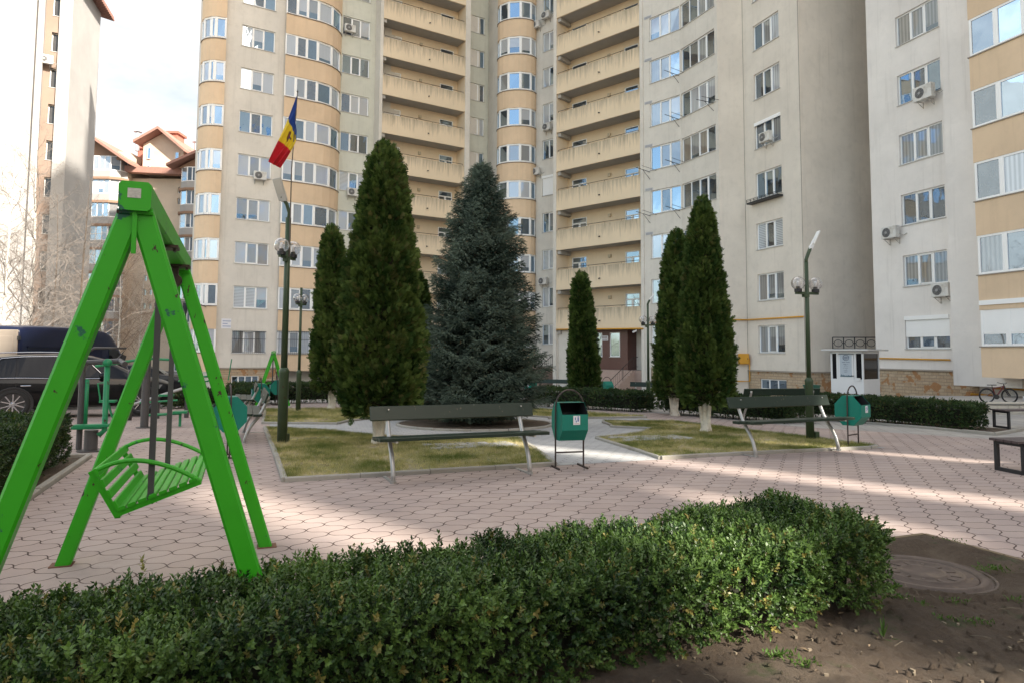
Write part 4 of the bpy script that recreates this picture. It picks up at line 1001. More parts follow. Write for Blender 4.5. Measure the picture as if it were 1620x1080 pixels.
cl = MB(); rc_ = random.Random(77)
for i in range(1500):
    a, b_ = rc_.uniform(0, 4.4), rc_.uniform(.05, 4.2); p = S0-CA*a-CB*b_; s_ = rc_.choice((.005, .007, .009, .012, .02))*rc_.uniform(.6, 1.3)
    if (p-Vector((3.0, 5.08))).length < .56: continue
    n_ = 6; vs = [(p.x+s_*1.2*math.cos(k*1.05)*rc_.uniform(.7, 1.2), p.y+s_*math.sin(k*1.05)*rc_.uniform(.7, 1.2), .07) for k in range(n_)]+[(p.x+s_*.6*math.cos(k*1.05+.3)*rc_.uniform(.6, 1.2), p.y+s_*.6*math.sin(k*1.05+.3), .078+s_*rc_.uniform(.4, .9)) for k in range(n_)]
    cl.add(vs, [(k, (k+1) % n_, n_+(k+1) % n_, n_+k) for k in range(n_)]+[tuple(range(n_, 2*n_))])
o = cl.build('soil_clods', SOIL, smooth=True); tag(o, 'loose clods and crumbs of earth lying on the foreground soil', 'soil clods', kind='stuff')
lf_ = MB(); 
for i in range(150):
    a, b_ = rc_.uniform(0, 4.4), rc_.uniform(.05, 4.2)
    if rc_.random() < .35: a = rc_.uniform(2.0, 4.4); b_ = rc_.uniform(.6, 2.0)
    p = S0-CA*a-CB*b_; th = rc_.uniform(0, 6.3); l = rc_.uniform(.010, .028); c, s_ = math.cos(th)*l, math.sin(th)*l; z = .085
    lf_.add([(p.x-c, p.y-s_, z), (p.x+s_*.45, p.y-c*.45, z+.006), (p.x+c, p.y+s_, z+.003), (p.x-s_*.45, p.y+c*.45, z+.008)], [(0, 1, 2, 3)])
o = lf_.build('fallen_leaves', M('dry_leaf', (.17, .12, .07), .8, var=.5, vs=25)); tag(o, 'small dry fallen leaves on the soil near the hedge foot', 'leaves', kind='stuff')

# ================================================================ LEAVES
def unit(v): return v/np.maximum(np.linalg.norm(v, axis=1, keepdims=True), 1e-9)
def frames(d, roll=None):
    """rotation matrices whose local Z is d (n,3), random roll"""
    n = len(d); r = NR.normal(size=(n, 3)); x = unit(np.cross(r, d)); y = np.cross(d, x); return np.stack([x, y, d], axis=2)
def scatter(tv, tf, pos, d, sc, tint, tints=None):
    """place the template (k,3) at every pos, +Z along d"""
    n = len(pos); R = frames(unit(d)); V = np.einsum('nij,kj->nki', R, tv)*sc[:, None, None]+pos[:, None, :]
    k = len(tv); F = (tf[None]+(np.arange(n)*k)[:, None, None]).reshape(-1, tf.shape[1])
    c = np.repeat(tint[:, None, :], k, axis=1)
    if tints is not None: c = np.clip(c+tints[None], 0, 1)
    return V.reshape(-1, 3), F, c.reshape(-1, c.shape[-1])
def leaf(base, dr, side, l, w, fold=.0):
    base, dr, side = map(np.array, (base, dr, side)); n = np.cross(dr, side)
    return [base, base+dr*l*.45+side*w/2+n*fold, base+dr*l, base+dr*l*.45-side*w/2+n*fold]
def tmpl(leaves): V = np.array([p for lf in leaves for p in lf], float); F = np.arange(len(V)).reshape(-1, 4); return V, F
def box_sprig(r, n=11, l=.023):
    ls = []
    for i in range(n):
        z = .012+i*.0055; a = i*2.4+r.uniform(-.4, .4); el = r.uniform(.35, .95)+(.25 if i > n-4 else 0)
        dr = (math.cos(a)*math.cos(el), math.sin(a)*math.cos(el), math.sin(el)); sd = (-math.sin(a), math.cos(a), 0)
        ls.append(leaf((0, 0, z), dr, sd, l*r.uniform(.75, 1.15), l*.52, .002))
    return tmpl(ls)
def thuja_spray(r, n=9, L=.13):
    ls = [leaf((0, 0, 0), (0, 0, 1), (1, 0, 0), L, .016)]
    for i in range(n):
        s = 1 if i % 2 else -1; z = L*(.12+.75*i/n); a = r.uniform(.5, .85); l = L*(.55-.35*i/n)*r.uniform(.8, 1.2)
        dr = np.array((s*math.sin(a), r.uniform(-.22, .22), math.cos(a))); dr /= np.linalg.norm(dr); sd = (math.cos(a), 0, -s*math.sin(a))
        ls.append(leaf((0, 0, z), dr, sd, l, .017))
    return tmpl(ls)
def needle_twig(r, n=26, L=.11, nl=.021):
    ls = []
    for i in range(n):
        z = L*i/n; a = i*2.4; el = r.uniform(.5, .9)
        dr = (math.cos(a)*math.cos(el), math.sin(a)*math.cos(el), math.sin(el)); sd = (-math.sin(a), math.cos(a), 0); ls.append(leaf((0, 0, z), dr, sd, nl*r.uniform(.8, 1.2), .011))
    return tmpl(ls)
def multi(templates, pos, d, sc, tint, name, mat, parent):
    idx = NR.integers(0, len(templates), len(pos)); Vs = []; Fs = []; Cs = []; o = 0
    for k, (tv, tf) in enumerate(templates):
        m = idx == k; V, F, c = scatter(tv, tf, pos[m], d[m], sc[m], tint[m]); Vs.append(V); Fs.append(F+o); Cs.append(c); o += len(V)
    return npmesh(name, np.concatenate(Vs), np.concatenate(Fs), mat, parent, np.concatenate(Cs))
def tintn(n, a=.5, b=.25, old=.06):
    t = np.ones((n, 4)); t[:, 0] = np.clip(NR.normal(a, b, n), 0, 1); t[:, 1] = (NR.random(n) < old)*NR.uniform(.4, 1, n); t[:, 2] = 0; return t
def pnoise(P, s, seed=0):
    return np.array([mn.noise((p[0]*s+seed, p[1]*s, p[2]*s)) for p in P])
BOXL = leafmat('box_leaf', (.011, .034, .008), (.125, .21, .046), (.26, .21, .06), .42, .14, .35)
BOXD = leafmat('privet_leaf', (.014, .036, .010), (.055, .095, .024), (.14, .12, .04), .5, .2, .35)
THUJ = leafmat('thuja_leaf', (.022, .050, .011), (.125, .175, .046), (.13, .12, .045), .65, .15, .12)
SPRU = leafmat('spruce_needle', (.016, .030, .022), (.155, .20, .155), (.08, .06, .04), .75, .08, .1)
TWIG = M('twig_brown', (.075, .05, .035), .9, var=.3, vs=9)
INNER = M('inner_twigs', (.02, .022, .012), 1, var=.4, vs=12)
BSP = [box_sprig(random.Random(i)) for i in range(5)]
BSP2 = [box_sprig(random.Random(i), 8, .03) for i in range(4)]
def hedge(P0, P1, hw, h, label, dens, tm, mat, sc=1.0, name='hedge', seed=0, hvar=.05, endh=0, bare=.12, zb=None, twigs=True, old=.05, inner=True):
    """clipped hedge: box-shaped volume from P0 to P1 with uneven faces, leafy sprigs pointing outwards"""
    P0 = Vector(P0[:2]); P1 = Vector(P1[:2]); d = P1-P0; Lg = d.length; d.normalize(); n = nrm(d); c = (P0+P1)/2
    z0 = G(c.x, c.y); r = thing(name, label, 'hedge', (c.x, c.y, z0))
    area = Lg*(2*h+2*hw)+4*hw*h; N = int(area*dens)
    s = NR.random(N)*(Lg+.0); ftype = NR.random(N)
    pt = (2*hw*Lg)/area; ps = (2*h*Lg)/area
    top = ftype < pt*1.2; side = (~top) & (ftype < pt*1.2+ps*.85); end = ~(top | side)
    q = NR.uniform(-1, 1, N); zz = NR.random(N)**.75
    sgn = np.where(NR.random(N) < .5, -1., 1.)
    S = np.where(end, np.where(sgn > 0, Lg, 0.), s); Q = np.where(side, sgn*hw, q*hw); Z = np.where(top, h, zz*h)
    nx = np.zeros((N, 3))
    nx[:, 0] = np.where(end, sgn, 0); nx[:, 1] = np.where(side, sgn, 0); nx[:, 2] = np.where(top, 1, 0)
    # rounded edges
    L3 = np.stack([S, Q, Z], 1)
    inn = np.stack([np.clip(S, .18, Lg-.18), np.clip(Q, -hw+.14, hw-.14), np.minimum(Z, h-.13)], 1)
    dd = L3-inn; ln = np.linalg.norm(dd, axis=1, keepdims=True); nn = np.where(ln > 1e-6, dd/np.maximum(ln, 1e-6), nx); rad = .15
    surf = inn+nn*rad
    lump = pnoise(surf, 3.0, seed)*hvar*1.2+pnoise(surf, 9.0, seed+5)*hvar*.8
    dep = NR.exponential(.042, N); dep = np.minimum(dep, .14)
    out_ = surf+nn*(lump[:, None]-dep[:, None])
    taper = np.where(Z < .22*h+.02, (.22*h-Z)*.35, 0); out_[:, 1] -= np.sign(out_[:, 1])*taper
    keep = (Z > bare*h) | (NR.random(N) < .25); keep &= NR.random(N) > .35*np.clip(-pnoise(surf, 5.5, seed+9)*2-.25, 0, 1)
    out_ = out_[keep]; nn = nn[keep]
    W = np.zeros_like(out_); W[:, 0] = P0.x-c.x+d.x*out_[:, 0]+n.x*out_[:, 1]; W[:, 1] = P0.y-c.y+d.y*out_[:, 0]+n.y*out_[:, 1]; W[:, 2] = out_[:, 2]+endh*np.clip(out_[:, 0]/Lg, 0, 1)**3
    D = np.zeros_like(W); D[:, 0] = d.x*nn[:, 0]+n.x*nn[:, 1]; D[:, 1] = d.y*nn[:, 0]+n.y*nn[:, 1]; D[:, 2] = nn[:, 2]
    shoot = (NR.random(len(W)) < .025) & (W[:, 2] > h*.8); W[shoot] += D[shoot]*NR.uniform(.02, .075, shoot.sum())[:, None]
    D = D*.8+NR.normal(0, .42, D.shape); D[:, 2] += .42
    ti = tintn(len(W), .45, .22, old); ti[:, 0] = np.clip(ti[:, 0]+pnoise(W, 2.3, seed+2)*.55, 0, 1)
    multi(tm, W, D, sc*NR.uniform(.75, 1.3, len(W)), ti, 'foliage', mat, r)
    if twigs:
        t_ = MB(); rr = random.Random(seed)
        for i in range(int(Lg*14)):
            x = rr.uniform(.1, Lg-.1); y = rr.uniform(-hw*.5, hw*.5); x2 = min(max(x+rr.uniform(-.2, .2), .08), Lg-.08); y2 = max(-hw+.06, min(hw-.06, y*1.6+rr.uniform(-.12, .12)))
            f = lambda a, b_: (P0.x-c.x+d.x*a+n.x*b_, P0.y-c.y+d.y*a+n.y*b_)
            t_.tube([(*f(x, y), -.02), (*f((x+x2)/2+rr.uniform(-.04, .04), (y+y2)/2), h*.4), (*f(x2, y2), h*rr.uniform(.7, .92))], [.011, .007, .003], 4)
        t_.build('stems', TWIG, r)
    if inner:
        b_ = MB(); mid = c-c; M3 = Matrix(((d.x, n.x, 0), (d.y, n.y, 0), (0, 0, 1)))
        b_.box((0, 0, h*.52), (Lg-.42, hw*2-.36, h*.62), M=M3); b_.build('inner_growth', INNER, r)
    return r
hf = hedge((-4.6, 1.62), (2.17, 4.66), .44, .44, 'long foreground box hedge filling the bottom of the view', 2100, BSP, BOXL, 1.06, seed=1, hvar=.06, endh=.09, old=.05)
hedge(AB(-8.55, -12), AB(-8.55, -4.75), .55, .66, 'dark clipped hedge behind the swing, in front of the black car', 900, BSP2, BOXD, 1.15, seed=2)
pr1, pr2 = gp(1300, 668), gp(1575, 686)
hedge(gp(1245, 660).xy+Vector((.45, .35)), gp(1582, 683).xy+Vector((-.1, .55)), .5, .62, 'long dark hedge in front of the white kiosk and the stone base', 700, BSP2, BOXD, 1.25, seed=3, old=.08)
hedge((4.55, 22.9), (1.0, 26.1), .5, .62, 'low hedge below the entrance steps, behind the turquoise bin', 330, BSP2, BOXD, 1.7, seed=4, inner=True)
hedge((7.6, 18.4), (5.0, 22.3), .45, .6, 'dark hedge behind the two benches standing back to back', 420, BSP2, BOXD, 1.6, seed=5)
hedge((-11.0, 26.6), (-5.3, 28.9), .5, .72, 'low hedge along the stone base of the left wing, behind the small swing', 330, BSP2, BOXD, 1.8, seed=6)
hedge((-4.9, 29.2), (-1.0, 31.2), .5, .7, 'low hedge behind the blue spruce, under the left wing', 250, BSP2, BOXD, 1.8, seed=12)
hedge((-11.6, 23.0), (-9.3, 25.8), .4, .55, 'short dark hedge beside the outdoor gym, near the left wing', 400, BSP2, BOXD, 1.6, seed=13)

BARKW = M('limewashed_bark', (.70, .64, .53), .95, var=.18, vs=12, bs=.6, bd=.02, bsc=18, dirt=(.3, .22, .15), ds=5)
BARKB = M('bark_brown', (.09, .065, .045), .95, var=.3, vs=12, bs=.7, bd=.02, bsc=20)
THS = [thuja_spray(random.Random(i)) for i in range(5)]
def thuja(label, base, H, prof, N, seed, sc=1.0, zfoot=.5, trunks=1, lean=0, old=.05):
    """prof: list of (z fraction of the crown, radius m)"""
    r = thing('thuja_tree', label, 'tree', base, group=None)
    zs = NR.random(N*2)**.92; rad = np.interp(zs, [p[0] for p in prof], [p[1] for p in prof]); keep = NR.random(N*2) < rad/max(p[1] for p in prof)
    zs = zs[keep][:N]; rad = rad[keep][:N]; n = len(zs); th = NR.random(n)*2*np.pi
    st = np.stack([np.cos(th)*1.2, np.sin(th)*1.2, zs*H*.9], 1)
    lump = 1+.10*pnoise(st, 1.5, seed)+.20*pnoise(st, 3.7, seed+3)+.10*pnoise(st, 8.5, seed+4)
    dep = np.minimum(NR.exponential(.11, n), .6)
    rr = rad*(lump-dep)
    pos = np.stack([rr*np.cos(th)+lean*zs, rr*np.sin(th), zfoot+zs*(H-zfoot)+np.where(zs > .96, NR.normal(0, .03, n), 0)+.06*pnoise(st, 2, 8)], 1)
    D = np.stack([np.cos(th), np.sin(th), np.full(n, .95)], 1)+NR.normal(0, .38, (n, 3)); D[zs > .95, 2] += 1.5; low = zs < .06; D[low, 2] -= .9
    keep = NR.random(n) > .6*np.clip(-pnoise(st, 4.5, seed+7)*2.4-.35, 0, 1); pos = pos[keep]; D = D[keep]; st = st[keep]; dep = dep[keep]
    ti = tintn(len(pos), .42, .2, old); ti[:, 0] = np.clip(ti[:, 0]+pnoise(st, 2.2, seed+1)*.7, 0, 1); 
    brown = pnoise(st, 2.8, seed+11) > .5; ti[brown, 1] = np.maximum(ti[brown, 1], NR.uniform(0, .6, brown.sum()))
    cr = multi(THS, pos, D, sc*NR.uniform(.7, 1.3, len(pos)), ti, 'crown', THUJ, r)
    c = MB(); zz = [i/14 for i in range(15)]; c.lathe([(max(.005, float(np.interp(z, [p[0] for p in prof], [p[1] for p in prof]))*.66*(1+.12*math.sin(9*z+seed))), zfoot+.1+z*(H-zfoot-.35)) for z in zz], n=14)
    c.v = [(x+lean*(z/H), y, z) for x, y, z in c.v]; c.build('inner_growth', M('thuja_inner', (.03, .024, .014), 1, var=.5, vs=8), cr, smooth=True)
    tk = MB(); rr_ = random.Random(seed)
    for k in range(trunks):
        a = 2*math.pi*k/max(1, trunks)+1.0; o_ = .055*(trunks > 1); s = 1.0 if k == 0 else .7
        tk.tube([(o_*math.cos(a), o_*math.sin(a), -.05), (o_*1.25*math.cos(a), o_*1.25*math.sin(a), .2), (o_*2.8*math.cos(a), o_*2.8*math.sin(a), zfoot+.2)], [.10*s, .065*s, .05*s], 12)
    tk.tube([(0, 0, -.03), (0, 0, .05), (.01, 0, .16), (0, .01, zfoot*.6), (0, 0, zfoot+.1)], [.16, .135, .10, .085, .07], 14)
    t1 = tk.build('trunk', BARKW, r, smooth=True)
    t2 = MB(); t2.tube([(0, 0, zfoot-.1), (lean*.7, 0, H*.85)], [.07, .012], 8); t2.build('upper_trunk', BARKB, t1)
    return r
big = gp(598, 703)
thuja('tallest thuja with a whitewashed trunk, behind the left bench', big, 5.42, [(0, .56), (.05, .69), (.2, .72), (.4, .64), (.6, .50), (.8, .37), (.92, .25), (.975, .14), (1, .03)], 21000, 3, 1.12, .55, 4, .04, old=.07)
thR = gp(1117, 684)
thuja('tall broad thuja with a whitewashed forked trunk, left of the right bench', thR, 5.15, [(0, .38), (.05, .53), (.2, .57), (.4, .47), (.6, .38), (.8, .27), (.92, .18), (.975, .11), (1, .03)], 15000, 5, 1.05, .62, 3, -.02)
pc = gp(925, 642)
thC = thuja('lone narrow thuja with a whitewashed trunk, in front of the entrance steps', pc, 5.05, [(0, .38), (.06, .52), (.25, .51), (.5, .42), (.75, .34), (.9, .24), (.97, .15), (1, .03)], 9000, 8, 1.35, .5, 3, -.15)
pb_ = gp(1068, 657)
dup(thC, pb_, 2.1, 'narrow thuja half hidden behind the tall broad one on the right', (1.05, 1.05, 1.10))
pl_ = gp(523, 648)
dup(thC, pl_+Vector((-.05, .3, 0)), 1.1, 'dark thuja just left of the tallest one, behind the lamp post', (1.12, 1.12, 1.20))
dup(thC, (-2.75, 18.6, G(0, 18.6)), 4.0, 'thuja almost hidden between the tallest one and the blue spruce', (1.0, 1.0, .78))
# blue spruce
def spruce(label, base, H, Rb, N, seed=4):
    r = thing('blue_spruce', label, 'tree', base)
    tk = MB(); tk.tube([(0, 0, -.05), (0, 0, H*.5), (0, 0, H*.96)], [.13, .07, .01], 10); tk.build('trunk', BARKB, r, smooth=True)
    rr = random.Random(seed); br = MB(); P = []; D = []; 
    z = .28
    while z < H-.12:
        f = (z-.2)/(H-.2); n = int(17-8*f)
        a0 = rr.uniform(0, 6)
        for k in range(n):
            a = a0+2*math.pi*k/n+rr.uniform(-.25, .25); Rz = float(np.interp(f, [0, .12, .3, .45, .6, .72, .85, .94, 1], [1.62, 1.64, 1.42, 1.18, .99, .80, .52, .25, .03]))*rr.uniform(.74, 1.12)
            L_ = max(.12, Rz); droop = rr.uniform(-.16, .02)*(1-f)+.30*f
            m = 7; pts = []
            for i in range(m+1):
                q = i/m; x = L_*q; zz = z+droop*x+.20*L_*q*q*(1-.3*f)
                pts.append(Vector((x*math.cos(a), x*math.sin(a), zz)))
            if f < .75: br.tube(pts[::2]+[pts[-1]], [.02*(1-f)+.006, .015*(1-f)+.005, .01, .006, .004][:len(pts[::2])+1], 5, cap=False)
            dirv = Vector((math.cos(a), math.sin(a), 0)); sd = Vector((-math.sin(a), math.cos(a), 0))
            ns = max(3, int(L_/.085))
            for j in range(ns+1):
                q = .18+.82*(j/ns) if L_ > .5 else j/ns
                i = min(m-1, int(q*m)); p = pts[i].lerp(pts[i+1], q*m-i)
                for s in (-1, 1):
                    l2 = L_*.36*(1.05-q)**.7*rr.uniform(.7, 1.2)+.05; nt_ = max(1, int(l2/.07))
                    for e in range(nt_+1):
                        w_ = e/max(1, nt_); pp = p+sd*(s*l2*w_*.85)+dirv*(l2*w_*.55)+Vector((0, 0, -.04*w_+rr.uniform(-.02, .03)))
                        dd = sd*(s*.6)+dirv*.8+Vector((0, 0, rr.uniform(-.15, .45)))
                        P.append(pp); D.append(dd)
                        if rr.random() < .75: P.append(pp+Vector((rr.uniform(-.03, .03), rr.uniform(-.03, .03), -.035))); D.append(sd*(s*rr.uniform(-.2, 1))+dirv*.6+Vector((0, 0, -.35)))
            P.append(pts[-1]); D.append(pts[-1]-pts[-2])
        z += .235-.12*f
    for i in range(30): P.append(Vector((rr.uniform(-.03, .03), rr.uniform(-.03, .03), H-.35+i*.0118))); D.append(Vector((rr.uniform(-.5, .5), rr.uniform(-.5, .5), 1)))
    P = np.array([tuple(p) for p in P]); D = np.array([tuple(d) for d in D]); n = len(P)
    print('spruce twigs', n)
    ti = tintn(n, .45, .22, .02); ti[:, 0] = np.clip(ti[:, 0]+pnoise(P, 1.8, 3)*.7, 0, 1)
    tm = [needle_twig(random.Random(i), 20, .10, .026) for i in range(3)]
    multi(tm, P, D, NR.uniform(.85, 1.35, n), ti, 'crown', SPRU, r)
    br.build('branches', BARKB, r)
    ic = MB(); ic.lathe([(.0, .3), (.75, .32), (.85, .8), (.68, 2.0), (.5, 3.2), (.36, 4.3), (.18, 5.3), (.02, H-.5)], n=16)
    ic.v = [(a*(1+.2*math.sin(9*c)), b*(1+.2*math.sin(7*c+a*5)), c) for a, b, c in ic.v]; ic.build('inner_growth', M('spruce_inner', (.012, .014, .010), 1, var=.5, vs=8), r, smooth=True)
    return r
spruce('big blue spruce standing in the round bed in the middle of the garden', (PC.x+.12, PC.y, G(0, PC.y)+.02), 6.55, 1.9, 1)
# lawns: grass
def inpoly(x, y, poly):
    c = False; j = len(poly)-1
    for i in range(len(poly)):
        if (poly[i][1] > y) != (poly[j][1] > y) and x < (poly[j][0]-poly[i][0])*(y-poly[i][1])/(poly[j][1]-poly[i][1])+poly[i][0]: c = not c
        j = i
    return c
GRS = leafmat('grass_blade', (.15, .19, .045), (.42, .37, .16), (.68, .56, .33), .7, .3, .2)
def grass(poly, dens, name, lab, h=.042, dry=.52, zoff=.03):
    xs = [p[0] for p in poly]; ys = [p[1] for p in poly]; area = (max(xs)-min(xs))*(max(ys)-min(ys)); n = int(area*dens)
    pts = []
    rr = random.Random(n)
    for i in range(n):
        x = rr.uniform(min(xs), max(xs)); y = rr.uniform(min(ys), max(ys))
        if not inpoly(x, y, poly): continue
        g = mn.noise((x*1.1, y*1.1, 3))+.6*mn.noise((x*3.3, y*3.3, 5))
        if rr.random() < .35+.9*(g+.35): pts.append((x, y, G(x, y)+zoff, g))
    A = np.array(pts); n = len(A)
    tv = []
    for i in range(5):
        a = i*1.3; tv += [(math.cos(a)*.012-.0022, math.sin(a)*.012, 0), (math.cos(a)*.012+.0022, math.sin(a)*.012, 0), (math.cos(a)*.032, math.sin(a)*.032, h*(.7+.12*i)), (math.cos(a)*.030, math.sin(a)*.031, h*(.7+.12*i))]
    tv = np.array(tv); tf = np.arange(20).reshape(5, 4)
    D = NR.normal(0, .28, (n, 3)); D[:, 2] = 1
    ti = np.ones((n, 4)); ti[:, 0] = np.clip(dry-A[:, 3]*.9+NR.normal(0, .2, n), 0, 1); ti[:, 1] = np.clip(NR.normal(dry-.25-A[:, 3]*.8, .28, n), 0, 1)
    V, F, c = scatter(tv, tf, A[:, :3], D, NR.uniform(.6, 1.3, n), ti)
    o = npmesh('grass', V, F, GRS, None, c); tag(o, lab, 'grass', kind='stuff'); return o
grass(lawn1, 1500, 'g', 'patchy green and straw-coloured grass of the lawn behind the left bench')
grass(lawn3, 1100, 'g', 'patchy green and straw-coloured grass of the lawn behind the right bench')
grass(lawn2, 600, 'g', 'patchy grass of the back left lawn, under the dark thuja', h=.06)
grass(lawn4, 600, 'g', 'patchy grass of the back right lawn, under the lone narrow thuja', h=.06)
# weeds on the soil
wd = [(1255, 1), (1490, 2)]
def weeds(px, label, n=40, spread=.07, h=.05):
    p = gp(*px); r = random.Random(int(px[0])); ls = []
    for i in range(n):
        a = r.uniform(0, 6.3); q = r.uniform(0, spread); el = r.uniform(.2, 1.3)
        dr = (math.cos(a)*math.cos(el), math.sin(a)*math.cos(el), math.sin(el)); ls.append(leaf((q*math.cos(a*1.7)*1.5, q*math.sin(a*1.7), .005), dr, (-math.sin(a), math.cos(a), 0), h*r.uniform(.5, 1.2), h*.3, .004))
    V, F = tmpl(ls); c = np.ones((len(V), 4)); c[:, 0] = .9; c[:, 1] = .15*r.random(); c[:, 2] = 0
    o = npmesh('weed_tuft', V, F, GRASSG, None, c); o.location = (p.x, p.y, .07); tag(o, label, 'weeds'); return o
GRASSG = leafmat('weed_leaf', (.05, .10, .02), (.085, .16, .03), (.2, .2, .06), .55, .3, .3)
for px, lb, n, s, h in (((1575, 917), 'green weed tuft at the far right, on the soil beyond the manhole', 90, .11, .035), ((1500, 872), 'sparse weeds behind the manhole, along the paved edge', 60, .12, .03), ((1430, 965), 'small weed tuft just in front of the manhole', 26, .05, .035),
                        ((1515, 972), 'weed tuft right of centre on the soil, in front of the manhole rim', 40, .07, .03), ((1462, 975), 'small flat weed tuft between the manhole and the grass shoot', 26, .06, .03), ((1365, 925), 'weeds at the hedge foot beside the manhole', 60, .10, .04),
                        ((1545, 1005), 'yellowish weed tuft in the sunny patch', 46, .08, .03), ((1490, 1000), 'yellow-green weed tuft at the edge of the sunny patch', 30, .05, .03), ((1235, 1062), 'weed tuft at the bottom edge near the hedge', 60, .07, .04), ((1280, 1075), 'weed tuft at the bottom edge, right of the other one', 50, .06, .035),
                        ((1370, 985), 'small weed left of the tall grass shoot', 20, .04, .03), ((1610, 968), 'weed tuft cut by the right edge of the view', 40, .07, .03)):
    weeds(px, lb, n, s, h)
p = gp(1398, 1028); r_ = random.Random(1); ls = []
for i in range(9):
    a = r_.uniform(0, 6.3); el = r_.uniform(1.15, 1.5) if i < 5 else r_.uniform(.2, .6); ls.append(leaf((0, 0, 0), (math.cos(a)*math.cos(el), math.sin(a)*math.cos(el), math.sin(el)), (-math.sin(a), math.cos(a), 0), r_.uniform(.09, .15), .011, .003))
V, F = tmpl(ls); c = np.ones((len(V), 4)); c[:, 0] = .7; c[:, 1] = 0; o = npmesh('grass_shoot', V, F, GRASSG, None, c); o.location = (p.x, p.y, .06); tag(o, 'upright green grass shoot growing from bare soil in the foreground', 'grass')
# bare birches and other leafless trees by the left blocks
def bare_tree(label, base, H, seed, mat, fine, lean=0, dens=1.0, cat='tree', name='bare_tree', weep=False, spread=.9, r0=.11, start=.12):
    r = thing(name, label, cat, base); rr = random.Random(seed); tk = MB(); pts = []; x = y = 0
    for i in range(9): pts.append((x, y, H*i/8)); x += rr.uniform(-.08, .08)+lean; y += rr.uniform(-.08, .08)
    tk.tube(pts, [max(.012, r0*(1-i/8.4)) for i in range(9)], 8); tk.build('trunk', mat, r, smooth=True)
    tw = MB(); 
    def grow(p, d, L_, rad, lev):
        n = 4; q = p; pp = [p]; dd = d.copy()
        for i in range(n):
            dd = (dd+Vector((rr.gauss(0, .16), rr.gauss(0, .16), rr.gauss(.0, .1)+(-.22 if weep and lev > 1 else .05)))).normalized(); q = q+dd*(L_/n); pp.append(q)
        tw.tube(pp, [rad*(1-.75*i/n) for i in range(n+1)], 4 if lev < 2 else 3, cap=False)
        if lev >= 3: return
        m = int((7, 6, 5)[lev]*dens)
        for k in range(m):
            t_ = rr.uniform(.15, 1); i = min(n-1, int(t_*n)); b = pp[i].lerp(pp[i+1], t_*n-i)
            nd = (dd+Vector((rr.gauss(0, .6), rr.gauss(0, .6), rr.gauss(.05, .4)))).normalized(); grow(b, nd, L_*rr.uniform(.35, .62), rad*.5, lev+1)
    for k in range(int(26*dens)):
        f = start+(1-start)*k/(26*dens); i = min(7, int(f*8)); a = rr.uniform(0, 6.3); P_ = Vector(pts[i]).lerp(Vector(pts[i+1]), f*8-i)
        grow(P_, Vector((math.cos(a)*spread, math.sin(a)*spread, .75)).normalized(), H*(.30*(1-f)+.07), max(.005, r0*.26*(1-f)+.006), 0 if f < .8 else 1)
    tw.build('branches', fine, r, fix=False)
    return r
BIRCH = M('birch_bark', (.62, .58, .52), .9, var=.15, vs=5, dirt=(.08, .06, .05), ds=9); TW2 = M('bare_twigs', (.19, .165, .145), .95, var=.3, vs=5); TW3 = M('pale_twigs', (.26, .19, .14), .95, var=.25, vs=5)
def PY(u, Y): return (rho(u)*Y, Y, G(0, Y))
bt = bare_tree('leafless birch with a pale trunk behind the dark van, left of the window strip', PY(47, 38), 15, 21, BIRCH, TW2, dens=1.0, name='birch_tree', weep=True, r0=.16)
bt2 = bare_tree('slender leafless tree in front of the sunlit wall, above the van roof', PY(128, 36), 11.5, 22, BARKB, TW2, dens=.9, r0=.08)
bt3 = bare_tree('leafless pale-twigged tree between the swing legs, before the cream building', PY(186, 46), 12, 23, BIRCH, TW3, dens=1.0, name='birch_tree', weep=True, r0=.09)
dup(bt, PY(8, 33), 1.9, 'leafless birch nearest the left edge of the view', (.75, .75, .8))
dup(bt2, PY(82, 42), 2.6, 'leafless dark tree in front of the brown window strip', (1.1, 1.1, 1.05))
dup(bt3, PY(222, 52), 2.2, 'leafless pale tree seen between the near swing legs, right one', (.8, .8, .75))
dup(bt2, PY(158, 50), 4.2, 'leafless tree at the foot of the sunlit corner', (1.1, 1.1, .95))
# ================================================================ OBJECTS
def paintmat(name, col, chip=(.02, .12, .07), rust=(.05, .03, .02), amt=.70):
    m, t, b, o = newmat(name); v = coords(t)
    c = mix(t, noise(t, v, 2.5, 5), tuple(x*.88 for x in col), tuple(min(1, x*1.12) for x in col))
    c = mix(t, ramp(t, noise(t, v, 7, 5, .6), amt, amt+.02), c, chip); c = mix(t, ramp(t, noise(t, coords(t, (1, 1, .6)), 19, 4, .6), .665, .68), c, rust)
    c = mix(t, mix(t, 1, ramp(t, noise(t, v, 3, 9, .75), .5, .8), (.35,)*3, 'MULTIPLY'), c, tuple(x*.6 for x in col))
    t.links.new(c, b.inputs['Base Color']); b.inputs['Roughness'].default_value = .42; b.inputs['Specular IOR Level'].default_value = .3; b.inputs['Coat Weight'].default_value = .08; b.inputs['Coat Roughness'].default_value = .25
    bump(t, b, noise(t, v, 30, 4), .12, .004); return m
GREEN = paintmat('swing_green', (.038, .36, .012), amt=.655)
GREEN2 = paintmat('gym_green', (.02, .22, .09), amt=.8)
GREYM = paintmat('grey_metal', (.075, .072, .072), chip=(.06, .05, .045), amt=.72)
DGREEN = paintmat('lamp_green', (.045, .07, .035), chip=(.03, .04, .02), amt=.75)
TEAL = paintmat('bin_teal', (.003, .175, .125), chip=(.02, .12, .1), rust=(.015, .15, .10), amt=.85)
BENCHG = paintmat('bench_green', (.012, .026, .016), chip=(.06, .075, .06), rust=(.09, .08, .05), amt=.68)
SILV = M('silver_paint', (.42, .41, .39), .42, .55, var=.15, vs=8, dirt=(.22, .19, .16), ds=4)
RUBBER = M('tyre_rubber', (.018, .018, .018), .85, var=.2)
